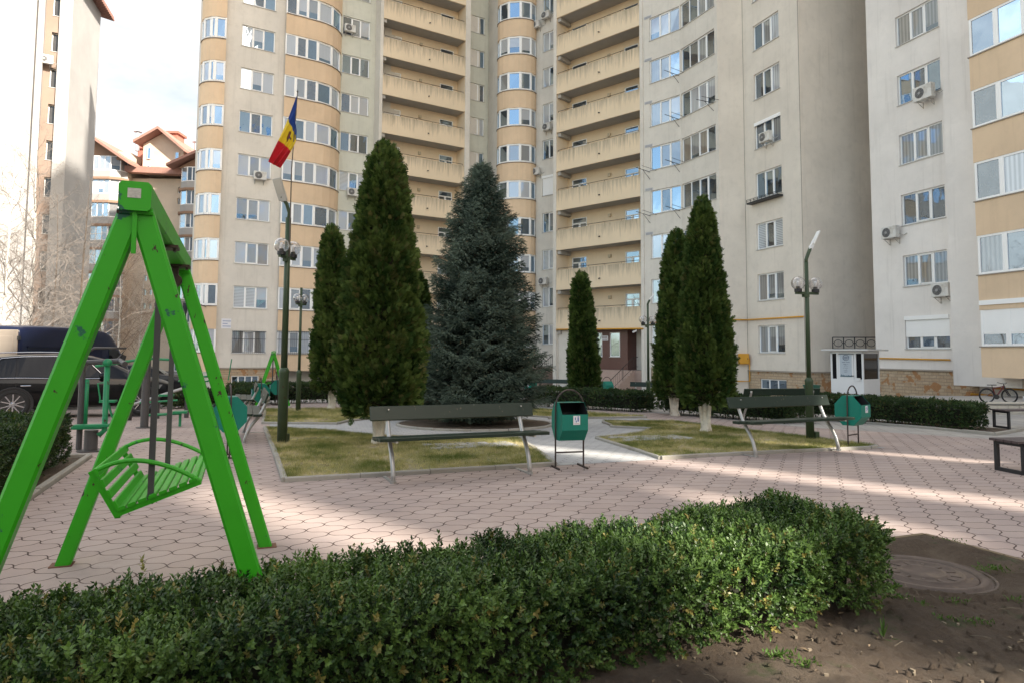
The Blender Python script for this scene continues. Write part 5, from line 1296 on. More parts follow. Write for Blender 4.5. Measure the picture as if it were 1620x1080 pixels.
BLACKP = M('black_plastic', (.02, .02, .021), .5)
def swing(label, loc, rz, H=2.38, L_=2.5, W=1.45, scale=1, seat_mat=None):
    r = thing('garden_swing', label, 'swing', loc, rz, 'green swings'); hb = .066
    for y in (0, L_):
        for s in (-1, 1):
            x = MB(); x.bar((s*.02, y, H-.12), (s*(W/2), y, -.03), .10, .10, up=(0, 1, 0), bev=.012); x.build('leg', GREEN, r)
            x = MB(); x.box((s*W/2, y, .003), (.15, .13, .010)); x.build('foot_plate', M('rusty_plate', (.16, .08, .05), .9, var=.4, vs=12), r)
    x = MB(); x.bar((0, -.09, H-.065), (0, L_+.09, H-.065), .135, .135, bev=.014); bm_ = x.build('crossbeam', GREEN, r)
    x = MB(); x.quad((-.03, -.0925, H-.075), (.025, -.0925, H-.075), (.025, -.0925, H-.03), (-.03, -.0925, H-.03)); x.quad((-.02, -.0932, H-.068), (.004, -.0932, H-.064), (.0, -.0932, H-.034), (-.018, -.0932, H-.04)); x.build('sticker', M('sticker', (.5, .48, .42), .6, var=.5, vs=90), bm_)
    for y in (0, L_): x = MB(); x.bar((0, y-.062, H-.135), (0, y-.062, H-.33), .012, .02); x.tube([(-.075, y-.055, H-.135), (.075, y-.055, H-.135)], .012, 6); x.build('weld_seam', GREEN, bm_)
    y1, y2, zs = 1.04, 2.05, .715
    for y in (y1, y2):
        x = MB(); x.bar((.0, y, H-.25), (.0, y, zs-.02), .024, .034); ro = x.build('hanger_rod', GREYM, r)
        x = MB(); x.box((0, y, H-.142), (.20, .15, .018)); x.box((0, y-.02, H-.19), (.05, .05, .1)); x.lathe([(0, -.05), (.045, -.05), (.052, 0), (.045, .05), (0, .05)], (0, y, H-.25), 12, M=Matrix.Rotation(R_(90), 3, 'X'))
        for s in (-.08, .08): x.tube([(s, y-.04, H-.13), (s, y-.04, H-.17)], .01, 6)
        x.build('hinge', M('hinge_grease', (.05, .035, .025), .5, .5, var=.4), ro)
    tl = R_(20)
    def S(x_, z_, y): return (x_*math.cos(tl)-z_*math.sin(tl), y, zs+x_*math.sin(tl)+z_*math.cos(tl))
    ya, yb = y1-.03, y2+.03
    st = r
    x = MB()
    for y in (ya, yb):
        x.bar(S(-.185, 0, y), S(.29, 0, y), .03, .03); x.bar(S(-.18, -.01, y), S(-.225, .29, y), .03, .03)
        n = 14; P = []
        for i in range(n+1):
            q = i/n; a = math.pi*q; P.append(S(-.225+.515*q, .27*(1-q)+.11*math.sin(a)**.8+.0, y))
        x.tube(P, .014, 8)
    x.bar(S(-.18, -.01, ya), S(-.18, -.01, yb), .03, .03); x.bar(S(.28, 0, ya), S(.28, 0, yb), .025, .025)
    fr_ = x.build('seat_frame', GREEN, st)
    for i in range(8):
        x = MB(); a = -.145+.057*i; x.bar(S(a, .026, ya-.03), S(a, .026, yb+.03), .045, .02, up=S(0, 1, 0) if False else (-math.sin(tl), 0, math.cos(tl)), bev=.005); x.build('seat_slat', GREEN, st)
    for i in range(4):
        x = MB(); f = .055+.072*i; c = (-.178-.15*f, f)
        x.bar(S(c[0]+.02, c[1], ya-.03), S(c[0]+.02, c[1], yb+.03), .018, .052, up=(-math.sin(tl)*1-.15, 0, 1), bev=.005); x.build('back_slat', GREEN, st)
    return r
SW_ANG = .377
sw1 = swing('big bright green A-frame swing in the left foreground', (-1.775, 3.19, 0), SW_ANG, 2.38)
sw2p = gp(432, 624); 
dup(sw1, (-8.75, 25.2, G(0, 25.2)-.03), .36, 'small green swing far off behind the lamp post, by the left hedge', (.82, .82, .85))
# ---- benches
def bench(label, loc, rz, span=2.05, group='green plank benches with curved tube legs'):
    r = thing('park_bench', label, 'bench', loc, rz, group)
    prof = [(0, 0), (.012, .10), (.05, .22), (.115, .34), (.20, .45), (.275, .56), (.34, .70), (.385, .80), (.40, .86)]
    for x_ in (0, span):
        x = MB(); x.tube([(x_, y, z) for y, z in prof], [.030]*4+[.029]*5, 10); lg = x.build('leg', SILV, r, smooth=True)
        x = MB(); x.bar((x_, -.03, .008), (x_, .50, .008), .045, .014); x.tube([(x_, 0, -.0), (x_, 0, .03)], .04, 10); x.build('foot_brace', SILV, lg); x = MB(); x.bar((x_, -.16, .525), (x_, .24, .50), .03, .03); x.build('seat_bracket', SILV, lg)
    for i, yy in enumerate((-.10, .055, .21)):
        x = MB(); x.box((span/2, yy, .552-.012*i), (span+.42, .145, .042)); x.build('seat_board', BENCHG, r, bevel=.006)
    x = MB(); t = R_(18); x.box((span/2-.02, .355, .83), (span+.42, .038, .185), M=Matrix.Rotation(-t, 3, 'X')); bo = x.build('backrest', BENCHG, r, bevel=.006)
    x = MB()
    for x_ in (0, span):
        for dz in (-.05, .05): x.tube([(x_, .33-dz*.3, .83+dz), (x_, .318-dz*.3, .833+dz)], .010, 8)
    x.build('bolt_head', SILV, bo)
    return r
q = gp(622, 764)
b1 = bench('green plank bench in the middle of the view, before the tallest thuja', (q.x, q.y, 0), ANG+.03, 1.86)
q = gp(1203, 722); dup(b1, (q.x-.08, q.y-.02, G(0, q.y)), ANG+.06, 'green plank bench on the right, between the broad thuja and the octagonal bin')
dup(b1, AB(-5.6, -1.2)+(G(0, 13.3),), ANG-R_(90)+.0, 'green bench seen end-on left of the lamp post, next to the nearest left bin')
dup(b1, AB(-5.65, 5.2)+(G(0, 19.2),), ANG-R_(90), 'farther green bench seen end-on behind the lamp post, by the left bins')
q = gp(998, 642); dup(b1, (q.x+.1, q.y, q.z), ANG-R_(48), 'dark green bench in front of the entrance steps, behind the middle lamp post')
q = gp(856, 634); dup(b1, (q.x-.4, q.y+1.2, q.z), ANG-R_(40), 'dark green bench half hidden by the blue spruce and the lone narrow thuja')
q = gp(1242, 667); dup(b1, (q.x+.6, q.y+.2, q.z), ANG+R_(172), 'dark green bench standing back to back behind the right bench, near the kiosk hedge')
# ---- modern slatted seats at the right edge
WOODD = M('dark_wood', (.07, .05, .05), .5, var=.3, vs=6, bs=.2)
def seat(label, loc, rz, L_=1.8):
    r = thing('backless_bench', label, 'bench', loc, rz, 'dark backless benches at the right edge')
    for x_ in (.1, L_-.1):
        x = MB()
        x.bar((x_, .02, 0), (x_, .02, .42), .05, .05); x.bar((x_, .45, 0), (x_, .45, .42), .05, .05); x.bar((x_, -.005, .025), (x_, .475, .025), .05, .05); x.bar((x_, -.005, .40), (x_, .475, .40), .05, .045); x.build('leg_frame', IRON, r)
    for i in range(4): x = MB(); x.box((L_/2, .05+.123*i, .44), (L_, .108, .035)); x.build('seat_slat', WOODD, r, bevel=.005)
    return r
q = gp(1588, 754); s1 = seat('dark backless bench cut by the right edge of the view, on the pink paving', (q.x+.30, q.y+.12, 0), ANG-.22)
q = gp(1606, 690); dup(s1, (q.x+1.25, q.y+2.0, G(0, q.y+2.0)), ANG-.25, 'farther dark backless bench at the right edge, near the small white stone wall')
# ---- litter bins
def bin_(label, loc, rz, sticker=True):
    r = thing('litter_bin', label, 'litter bin', loc, rz, 'turquoise octagonal litter bins in hooped stands'); W = .42
    x = MB(); P = []
    hw = W/2+.0
    P = [(-hw, 0, .0), (-hw, 0, .86)]+[(-hw*math.cos(a), 0, .86+.24*math.sin(a)) for a in [math.pi*i/12 for i in range(1, 12)]]+[(hw, 0, .86), (hw, 0, 0)]
    x.tube(P, .0125, 8); x.bar((-hw, 0, .22), (hw, 0, .22), .02, .02)
    for s in (-1, 1): x.bar((s*hw, -.17, .012), (s*hw, .24, .012), .024, .024)
    x.build('hoop_stand', BROWNI, r)
    R0 = .27; c = .66; oc = [(R0*math.cos(R_(22.5+45*i))*.95, c+R0*math.sin(R_(22.5+45*i))*1.06) for i in range(8)]
    x = MB(); xi = MB(); w2 = W/2-.02
    for s in (-1, 1):
        vs = [(s*w2, p, z) for p, z in oc]; x.add(vs, [tuple(range(8))]); xi.add([(s*(w2-.006), p*.98, c+(z-c)*.98) for p, z in oc], [tuple(range(8))])
    for i in range(8):
        a, b_ = oc[i], oc[(i+1) % 8]
        if i in (2,): continue                       # open facet: upper front
        x.quad((-w2, a[0], a[1]), (w2, a[0], a[1]), (w2, b_[0], b_[1]), (-w2, b_[0], b_[1]))
        xi.quad((-w2+.004, a[0]*.97, c+(a[1]-c)*.97), (w2-.004, a[0]*.97, c+(a[1]-c)*.97), (w2-.004, b_[0]*.97, c+(b_[1]-c)*.97), (-w2+.004, b_[0]*.97, c+(b_[1]-c)*.97))
    d_ = x.build('drum', TEAL, r)
    x = MB(); x.quad((-w2+.02, -.21, .52), (w2-.02, -.21, .52), (w2-.02, .2, .70), (-w2+.02, .2, .70)); x.build('waste', BLACKP, d_); xi.build('liner', BLACKP, d_)
    yf = -R0*.95*math.cos(R_(22.5))-.003
    if sticker:
        x = MB(); x.box((.02, yf-.0005, .69), (.10, .004, .125)); x.build('sticker', M('sticker_white', (.72, .72, .72), .5), d_)
        x = MB(); x.box((-.0, yf-.003, .712), (.012, .004, .035)); x.box((.04, yf-.003, .70), (.018, .004, .055)); x.lathe([(0, 0), (.009, 0)], (.04, yf-.0045, .738), 10, M=Matrix.Rotation(R_(90), 3, 'X')); x.box((.012, yf-.003, .674), (.012, .004, .026)); x.build('pictogram', M('sticker_blue', (.05, .12, .35), .5), d_)
        x = MB(); 
        for i in range(4): x.box((-.008+.018*i, yf-.003, .645), (.012, .004, .006))
        x.build('sticker_text', M('sticker_red', (.4, .15, .12), .5), d_)
    return r
q = gp(902, 741); bn = bin_('turquoise octagonal litter bin beside the middle bench, with a white sticker', (q.x, q.y+.1, 0), ANG-.12)
q = gp(1352, 706); dup(bn, (q.x-.02, q.y, G(0, q.y)), ANG+.32, 'turquoise octagonal litter bin at the right end of the right bench')
q = gp(366, 722); dup(bn, (q.x-.05, q.y, G(0, q.y)), ANG-R_(85), 'nearest of the left turquoise bins, seen through the right swing leg')
q = gp(411, 657); dup(bn, (q.x, q.y, q.z), ANG-R_(85), 'turquoise bin between the end-on bench and the lamp post')
q = gp(437, 640); dup(bn, (q.x, q.y, q.z), ANG-R_(85), 'farthest turquoise bin on the left, in front of the small swing')
q = gp(960, 638); dup(bn, (q.x, q.y, q.z), ANG-R_(178), 'turquoise bin before the entrance steps, right of the lone narrow thuja')
q = gp(843, 632); dup(bn, (q.x-.1, q.y, q.z), ANG-R_(60), 'turquoise bin peeking out behind the right side of the blue spruce')
q = (12.9, 29.5); r = thing('waste_container', 'small dark green bin with a white sticker left of the white kiosk', 'bin', (q[0], q[1], G(*q)))
x = MB(); x.extr([(-.22, 0.12), (.22, .12), (.27, .75), (-.27, .75)], (0, -.22, 0), (0, .22, 0), (1, 0, 0), (0, 0, 1)); x.build('body', M('bin_dark_green', (.01, .09, .06), .5), r, bevel=.02)
x = MB(); x.box((0, 0, .78), (.58, .5, .06)); x.box((0, -.2, .80), (.3, .06, .05)); x.build('lid', M('bin_dark_green', (.01, .09, .06), .5), r, bevel=.015)
x = MB(); x.box((0, -.224, .5), (.12, .006, .12)); x.build('sticker', M('sticker_white', (.72, .72, .72), .5), r); x = MB(); 
for s in (-.2, .2): x.lathe([(0, -.03), (.07, -.03), (.07, .03), (0, .03)], (s, .12, .07), 12, M=Matrix.Rotation(R_(90), 3, 'X'))
x.build('wheel', RUBBER, r)
# ---- lamps
m, t, b, o = newmat('globe_glass'); b.inputs['Base Color'].default_value = (.80, .78, .76, 1); b.inputs['Roughness'].default_value = .1; b.inputs['Alpha'].default_value = 1
gl = t.nodes.new('ShaderNodeBsdfGlossy'); gl.inputs['Roughness'].default_value = .04; tr = t.nodes.new('ShaderNodeBsdfTransparent'); tr.inputs['Color'].default_value = (.90, .89, .89, 1); di = t.nodes.new('ShaderNodeBsdfDiffuse'); di.inputs['Color'].default_value = (.6, .58, .56, 1)
lw_ = node(t, 'ShaderNodeLayerWeight', Blend=.35); m1 = t.nodes.new('ShaderNodeMixShader'); m1.inputs[0].default_value = .10; t.links.new(tr.outputs[0], m1.inputs[1]); t.links.new(di.outputs[0], m1.inputs[2])
m2 = t.nodes.new('ShaderNodeMixShader'); t.links.new(lw_.outputs['Facing'], m2.inputs[0]); t.links.new(m1.outputs[0], m2.inputs[1]); t.links.new(gl.outputs[0], m2.inputs[2]); t.links.new(m2.outputs[0], o.inputs[0]); GLOBE = m
LEDM = M('led_white', (.7, .7, .68), .45)
def lamp(label, loc, rz, zg, ztop, arm=.42, led=True, r0=.078, r1=.045, zst=1.25, R=.135, ledtilt=60, leddir=1, box=True, name='street_lamp'):
    r = thing(name, label, 'street lamp', loc, rz, 'dark green lamp posts')
    x = MB(); x.tube([(0, 0, -.05), (0, 0, zst), (0, 0, zst+.04), (0, 0, zst+.10)], [r0, r0, r0*1.1, r1*1.15], 16); 
    x.tube([(0, 0, zst+.09), (0, 0, ztop)], [r1, r1*.85], 14); x.build('post', DGREEN, r, smooth='auto')
    if box: x = MB(); x.box((.13, .02, .09), (.1, .14, .17)); x.bar((.05, .02, .09), (.1, .02, .09), .05, .05); x.build('cable_box', DGREEN, r, bevel=.01)
    x = MB(); x.bar((-arm/2-.06, 0, zg-R-.06), (arm/2+.06, 0, zg-R-.06), .05, .05); x.box((-.03, 0, zg-R-.11), (.12, .08, .06)); ab = x.build('crossarm', DGREEN, r)
    for s in (-1, 1):
        x = MB(); n = 12; prof = [(R*math.sin(a), -R*math.cos(a)) for a in [math.pi*(.12+.88*i/n) for i in range(n+1)]]; x.lathe(prof, (s*arm/2, 0, zg), 24); g = x.build('globe', GLOBE, r, smooth=True)
        x = MB(); x.lathe([(0, -R-.04), (.075, -R-.04), (.075, -R+.02), (.045, -R+.03), (.04, -R+.07), (0, -R+.07)], (s*arm/2, 0, zg), 14); x.build('socket', BLACKP, g)
        x = MB(); x.lathe([(0, .07), (.022, .065), (.03, .03), (.018, -.03), (0, -.05)], (s*arm/2, 0, zg-.02), 10); x.build('bulb', M('bulb_white', (.8, .8, .78), .3), g, smooth=True)
    if led:
        a = R_(ledtilt); dx, dz = math.cos(a)*leddir, math.sin(a)
        x = MB(); x.tube([(0, 0, ztop-.02), (0, 0, ztop+.05), (dx*.10, 0, ztop+.05+dz*.1+.03), (dx*.22, 0, ztop+.08+dz*.24)], r1*.8, 10); x.build('bent_arm', DGREEN, r, smooth=True)
        x = MB(); p = Vector((dx*.2, 0, ztop+.07+dz*.22)); e = Vector((dx, 0, dz)); x.bar(p, p+e*.14, .07, .06, up=(0, 1, 0)); x.bar(p+e*.14, p+e*.48, .028, .10, up=(0, 1, 0)); x.bar(p+e*.14, p+e*.26, .06, .07, up=(0, 1, 0)); x.build('led_head', LEDM, r, bevel=.008)
    return r
q = gp(1282, 696); lamp('dark green lamp post with two clear globes behind the right bench', (q.x, q.y, q.z), .25, zat(446, q.y)-q.z, zat(412, q.y)-q.z, .40, leddir=.8, ledtilt=55, zst=zat(600, q.y)-q.z-.02)
q = gp(1026, 647); lamp('dark green lamp post with two smoky globes before the entrance, by the lone narrow thuja', (q.x, q.y, q.z), .15, zat(504, q.y)-q.z, zat(482, q.y)-q.z, .36, led=True, leddir=.4, ledtilt=30, zst=zat(604, q.y)-q.z, R=.145)
q = gp(446, 702); L1q = q.copy(); lamp('dark green lamp post at the left lawn, carrying globes and the flag staff', (q.x, q.y, q.z), R_(78), zat(393, q.y)-q.z, zat(347, q.y)-q.z, .40, led=False, zst=zat(592, q.y)-q.z, r0=.088, r1=.058)
q = gp(461, 652); lamp('farther dark green lamp post standing just behind the one with the flag', (q.x+.05, q.y+.5, q.z), R_(70), zat(472, q.y)-q.z, zat(455, q.y)-q.z, .36, led=False, zst=1.2, box=False)
# led lantern and flag staff fixed on the first post
r = thing('led_floodlight', 'pale tilted lantern on a bent arm above the globes of the flag-bearing lamp post', 'lantern', (L1q.x, L1q.y, zat(350, L1q.y)))
x = MB(); x.tube([(0, 0, -.08), (.02, -.02, .12), (-.02, -.06, .28), (-.10, -.12, .40)], .032, 10); x.build('bent_arm', DGREEN, r, smooth=True)
x = MB(); x.bar((-.07, -.10, .34), (-.17, -.19, .72), .16, .05, up=(0, 1, .4)); x.bar((-.05, -.08, .32), (-.10, -.13, .50), .10, .09, up=(0, 1, .4)); x.build('housing', M('lantern_cream', (.45, .43, .38), .5), r, bevel=.01)
x = MB(); x.bar((-.095, -.158, .44), (-.16, -.224, .68), .12, .012, up=(0, 1, .4)); x.build('lens', M('lens', (.5, .47, .4), .15), r)
fx = thing('flag', 'blue, yellow and red flag hanging from the thin staff on the left lamp post', 'flag', (L1q.x+.05, L1q.y-.05, zat(392, L1q.y)))
ztopf = zat(150, L1q.y)-zat(392, L1q.y); x = MB(); x.tube([(0, 0, -.2), (.0, 0, ztopf*.5), (.07, 0, ztopf)], [.014, .011, .008], 6); x.lathe([(0, .03), (.02, .0), (0, -.02)], (.07, 0, ztopf+.01), 8); x.build('staff', M('staff_brown', (.09, .07, .05), .5), fx)
m, t, b, o = newmat('flag_cloth'); at = t.nodes.new('ShaderNodeAttribute'); at.attribute_name = 'tint'; t.links.new(at.outputs['Color'], b.inputs['Base Color']); b.inputs['Roughness'].default_value = .8; FLAGM = m
trn = t.nodes.new('ShaderNodeBsdfTranslucent'); t.links.new(at.outputs['Color'], trn.inputs['Color']); ms = t.nodes.new('ShaderNodeMixShader'); ms.inputs[0].default_value = .35; t.links.new(b.outputs[0], ms.inputs[1]); t.links.new(trn.outputs[0], ms.inputs[2]); t.links.new(ms.outputs[0], o.inputs[0])
# the cloth: hoist edge on the staff, fly end blown down to the left
nu, nv = 72, 40; V = []; Cc = []
BL, YE, RE = (.015, .05, .24), (.75, .55, .03), (.55, .02, .03)
Hst = [Vector((.07, 0, ztopf-.03)), Vector((.045, 0, ztopf-.80))]
Fly = [Vector((-.41, -.10, ztopf-1.33)), Vector((-.25, .06, ztopf-1.40))]
for i in range(nu+1):
    u = i/nu
    for j in range(nv+1):
        w_ = j/nv
        h = Hst[0].lerp(Hst[1], w_); f = Fly[0].lerp(Fly[1], w_)
        sag = Vector((0, 0, -.20*math.sin(math.pi*u)*(1-w_)*.2+.06*math.sin(math.pi*u)*w_))
        p = h.lerp(f, u**(1.0+.25*w_))+sag
        fold = math.sin(w_*17+u*2.4)*.028*(.35+u)+math.sin(w_*8+u*6)*.024*u
        p += Vector((.12*math.sin(math.pi*u)*w_, fold*1.6, fold*.2)); V.append(tuple(p))
        c = BL if u < .335 else (YE if u < .665 else RE)
        uu, vv = (u-.5)/.105, (w_-.5)/.17             # emblem: shield with wings in the yellow band
        if abs(uu) < 1 and abs(vv) < 1:
            if abs(uu) < .32 and abs(vv) < .36: c = (.45, .03, .03) if vv < 0 else (.02, .05, .25)
            elif (abs(uu) < .95 and -.75 < vv < .35 and abs(uu)+abs(vv)*.4 < .95): c = (.16, .07, .02)
            elif abs(uu) < .2 and vv > .35: c = (.16, .07, .02)
        Cc.append((*c, 1))
V = np.array(V); F = np.array([[i*(nv+1)+j, (i+1)*(nv+1)+j, (i+1)*(nv+1)+j+1, i*(nv+1)+j+1] for i in range(nu) for j in range(nv)])
npmesh('cloth', V, F, FLAGM, fx, np.array(Cc), smooth=True)
# ---- manhole
r = thing('manhole_cover', 'round rusty manhole cover with concentric rings in the soil, right foreground', 'manhole cover', (3.0, 5.08, .028))
CI = M('cast_iron', (.115, .088, .072), .8, .2, var=.45, vs=9, bs=.7, bsc=45, dirt=(.19, .145, .105), ds=6)
x = MB(); x.lathe([(0, .012), (.13, .012), (.135, .02), (.15, .02), (.155, .010), (.24, .010), (.245, .021), (.262, .021), (.267, .008), (.335, .008), (.34, .0), (.34, -.03)], (0, 0, 0), 64)
for i in range(12): a = i*math.pi/6; x.bar((.17*math.cos(a), .17*math.sin(a), .012), (.23*math.cos(a), .23*math.sin(a), .012), .02, .008)
x.build('lid', CI, r, smooth='auto')
x = MB(); x.lathe([(.345, -.03), (.345, .006), (.36, .018), (.40, .018), (.405, .0), (.43, .0), (.44, .012), (.455, .010), (.48, -.04)], (0, 0, 0), 64); x.build('ring', CI, r, smooth='auto')
rc = random.Random(3); x = MB(); prof = []
for k in range(48):
    a = 2*math.pi*k/48; 
vs = []; n = 48
for rr_, z in ((.45, .0), (.50, .006), (.56, -.012), (.60, -.05)):
    for k in range(n): a = 2*math.pi*k/n; e = 1+(.09*mn.noise((math.cos(a)*2, math.sin(a)*2, rr_)) if rr_ > .46 else 0); vs.append((rr_*e*math.cos(a), rr_*e*math.sin(a), z+.006*mn.noise((math.cos(a)*5, math.sin(a)*5, 2))))
x.add(vs, [(i*n+k, i*n+(k+1) % n, (i+1)*n+(k+1) % n, (i+1)*n+k) for i in range(3) for k in range(n)]); x.build('concrete_collar', M('old_concrete', (.24, .20, .17), .95, var=.25, vs=9, bs=.8, bd=.02, bsc=25, dirt=(.1, .075, .055), ds=4), r)
# ---- kiosk
kw, kd, kh = 1.40, 1.65, 2.2; kp = Vector((rho(1313)*30.4, 30.4)); KA = R_(-50)
r = thing('kiosk', 'white guard kiosk with a poster on its door, before the stone base', 'kiosk', (kp.x, kp.y, G(0, 29.6)+.08), KA)
WP = M('kiosk_white', (.70, .70, .70), .45, var=.05); SM = M('smoked_glass', (.012, .012, .014), .1, spec=.4)
x = MB()
kz0, kz1 = .98, 2.08
ZB0 = .0
x.box((kw/2, kd/2, kz0/2), (kw, kd, kz0)); x.box((kw/2, kd/2, 2.14), (kw, kd, .12))
for (cx_, cy_) in ((.035, .035), (kw-.035, .035), (.035, kd-.035), (kw-.035, kd-.035)): x.box((cx_, cy_, 1.55), (.07, .07, 1.2))
for cx_ in (.30, 1.05): x.box((cx_, .035, 1.55), (.09, .06, 1.14))
x.box((kw/2, kd-.03, 1.55), (kw-.1, .05, 1.15)); x.box((.03, kd/2, 1.55), (.05, kd-.1, 1.15)); body = x.build('body', WP, r)
x = MB(); x.box((kw/2, kd/2, 2.235), (kw+.6, kd+.5, .07)); x.build('roof', M('kiosk_roof', (.55, .54, .52), .5), r)
x = MB()
for (a_, b_) in ((.07, .255), (1.095, kw-.07)): x.quad((a_, .04, kz0), (b_, .04, kz0), (b_, .04, kz1), (a_, .04, kz1))
x.quad((kw-.04, .07, kz0), (kw-.04, kd-.07, kz0), (kw-.04, kd-.07, kz1), (kw-.04, .07, kz1)); x.build('window', SM, r)
x = MB(); x.box((.675, .0, 1.05), (.64, .03, 1.98)); dr_ = x.build('door', WP, r, bevel=.008)
x = MB(); x.box((.67, -.02, 1.56), (.50, .012, .98)); po = x.build('poster', M('poster_blue', (.42, .47, .52), .4, var=.1), r)
x = MB()
for rr_ in (.13, .115, .07): x.tube([(.685+rr_*math.cos(a*math.pi/10), -.03, 1.90+rr_*math.sin(a*math.pi/10)) for a in range(21)], .006, 4, cap=False)
for q in ((-.035, 1.91), (.0, 1.92), (.035, 1.91)): x.box((.685+q[0], -.03, q[1]), (.02, .008, .035))
x.box((.685, -.03, 1.87), (.07, .008, .018))
for i, (wd_, z) in enumerate(((.34, 1.70), (.2, 1.62), (.12, 1.565), (.17, 1.52), (.24, 1.45), (.07, 1.38), (.19, 1.34), (.16, 1.28))):
    n = max(2, int(wd_/.03)); 
    for k in range(n):
        if (k*7+i) % 6 == 5: continue
        x.box((.675-wd_/2+wd_*(k+.5)/n, -.029, z), (wd_/n*.7, .006, .022 if i < 2 else .014))
x.build('lettering', M('poster_ink', (.10, .12, .18), .5), po)
x = MB()
for i in range(22): h = .04+.06*abs(mn.noise((i*.7, 0, 0)))*2; x.box((.44+.022*i, -.029, 1.08+h/2), (.02, .006, h))
x.build('tree_line', M('poster_dark', (.10, .17, .20), .5), po)
x = MB(); x.box((.95, -.03, 1.12), (.12, .03, .03)); x.build('handle', BLACKP, dr_)
x = MB(); x.box((1.2, -.04, .98), (.14, .07, .11)); x.build('intercom', M('kiosk_white', (.7, .7, .7), .4), r)
x = MB(); x.box((kw/2, kd/2, -.1), (kw+.1, kd+.1, .2)); x.build('plinth', CONC, r)
# ---- bicycle and low wall
BX = Vector((rho(1578)*23.6, 23.6)); BZ = G(0, 23.6)
BX = Vector((16.75, 23.6))
r = thing('low_wall', 'small low wall of white stone blocks behind the right end of the hedge', 'wall', (BX.x, BX.y-.5, BZ))
x = MB(); rw = random.Random(2)
for j in range(3):
    for i in range(6): x.box((-1.05+i*.36+(.1 if j % 2 else 0), rw.uniform(-.01, .01), -.02+j*.13), (.35, .3, .122))
x.build('blocks', M('white_stone', (.55, .50, .42), .9, var=.15, vs=5, bs=.5), r, bevel=.01); x = MB(); x.box((0, .0, .375), (2.35, .38, .05)); x.build('coping', M('white_stone', (.55, .50, .42), .9), r)
x = MB(); x.box((-.0, 2.3, .16), (4.6, 4.2, .36))
o = x.build('terrace', SLAB); o.location = (BX.x+1.4, BX.y-.3, BZ); o['kind'] = 'structure'
r = thing('bicycle', 'black and red mountain bicycle leaning on the terrace below the ochre bay', 'bicycle', (BX.x-.35, BX.y+.1, BZ+.35), R_(-8))
s_ = .70; Rw = .33*s_; wb = 1.03*s_
def wheel(cx, rz_, nm='wheel'):
    M3 = Matrix.Rotation(rz_, 3, 'Z') @ Matrix.Rotation(R_(90), 3, 'X')
    x = MB(); P = [M3 @ Vector((Rw*math.cos(a*math.pi/14), Rw*math.sin(a*math.pi/14), 0))+Vector((cx, 0, Rw)) for a in range(29)]; x.tube(P, .026, 7, cap=False); w_ = x.build('tyre', RUBBER, r)
    x = MB(); P = [M3 @ Vector((Rw*.9*math.cos(a*math.pi/14), Rw*.9*math.sin(a*math.pi/14), 0))+Vector((cx, 0, Rw)) for a in range(29)]; x.tube(P, .009, 5, cap=False)
    for i in range(14): a = i*math.pi/7; x.tube([Vector((cx, 0, Rw)), M3 @ Vector((Rw*.9*math.cos(a), Rw*.9*math.sin(a), 0))+Vector((cx, 0, Rw))], .0022, 3)
    x.build('rim', M('rim_grey', (.3, .3, .3), .4, .6), w_)
wheel(0, 0); wheel(wb, R_(-50))
BB = (.42*s_, 0, .28*s_); HT = (.80*s_, 0, .80*s_); ST = (.28*s_, 0, .68*s_)
x = MB(); x.tube([HT, BB], .026, 8); x.tube([ST, BB], .018, 8); x.tube([ST, HT], .02, 8); x.tube([BB, (0, .03, Rw)], .012, 6); x.tube([(.3*s_, 0, .5*s_), (0, .03, Rw)], .012, 6); x.build('frame', M('bike_red', (.11, .012, .01), .35), r)
x = MB(); x.tube([(.79*s_, 0, .84*s_), (.86*s_, 0, .62*s_)], .026, 8); x.tube([(.86*s_, -.05, .62*s_), (wb, -.05, Rw)], .018, 6); x.tube([(.86*s_, .05, .62*s_), (wb, .05, Rw)], .018, 6); x.build('fork', BLACKP, r)
x = MB(); x.tube([(.70*s_, -.28, .97*s_), (.78*s_, -.12, .92*s_), (.78*s_, .12, .92*s_), (.70*s_, .28, .97*s_)], .012, 6); x.tube([(.79*s_, 0, .84*s_), (.78*s_, 0, .93*s_)], .014, 6); x.build('handlebar', BLACKP, r)
x = MB(); x.extr([(-.13, -.05), (.14, -.015), (.14, .015), (-.13, .05)], (.25*s_, 0, .83*s_), (.25*s_, 0, .87*s_), (1, 0, 0), (0, 1, 0)); x.tube([ST, (.25*s_, 0, .83*s_)], .012, 6); x.build('saddle', BLACKP, r)
x = MB(); x.lathe([(0, -.01), (.085, -.01), (.085, .01), (0, .01)], (BB[0], -.03, BB[2]), 20, M=Matrix.Rotation(R_(90), 3, 'X')); x.bar((BB[0], -.05, BB[2]), (BB[0]+.14, -.05, BB[2]-.04), .02, .012); x.bar((BB[0], .05, BB[2]), (BB[0]-.14, .05, BB[2]+.04), .02, .012); x.build('crank', IRON, r)
r = thing('plastic_bag', 'white plastic bag beside the bicycle at the right edge', 'bag', (BX.x+1.05, BX.y+.0, BZ+.36)); x = MB(); x.lathe([(0, 0), (.14, .01), (.19, .1), (.17, .2), (.1, .26), (.12, .32), (0, .3)], n=14); x.v = [(a*(1+.15*math.sin(7*c_)), b_*(.8+.2*math.cos(9*a)), c_) for a, b_, c_ in x.v]; x.build('bag_body', M('bag_white', (.6, .64, .68), .4), r, smooth=True)
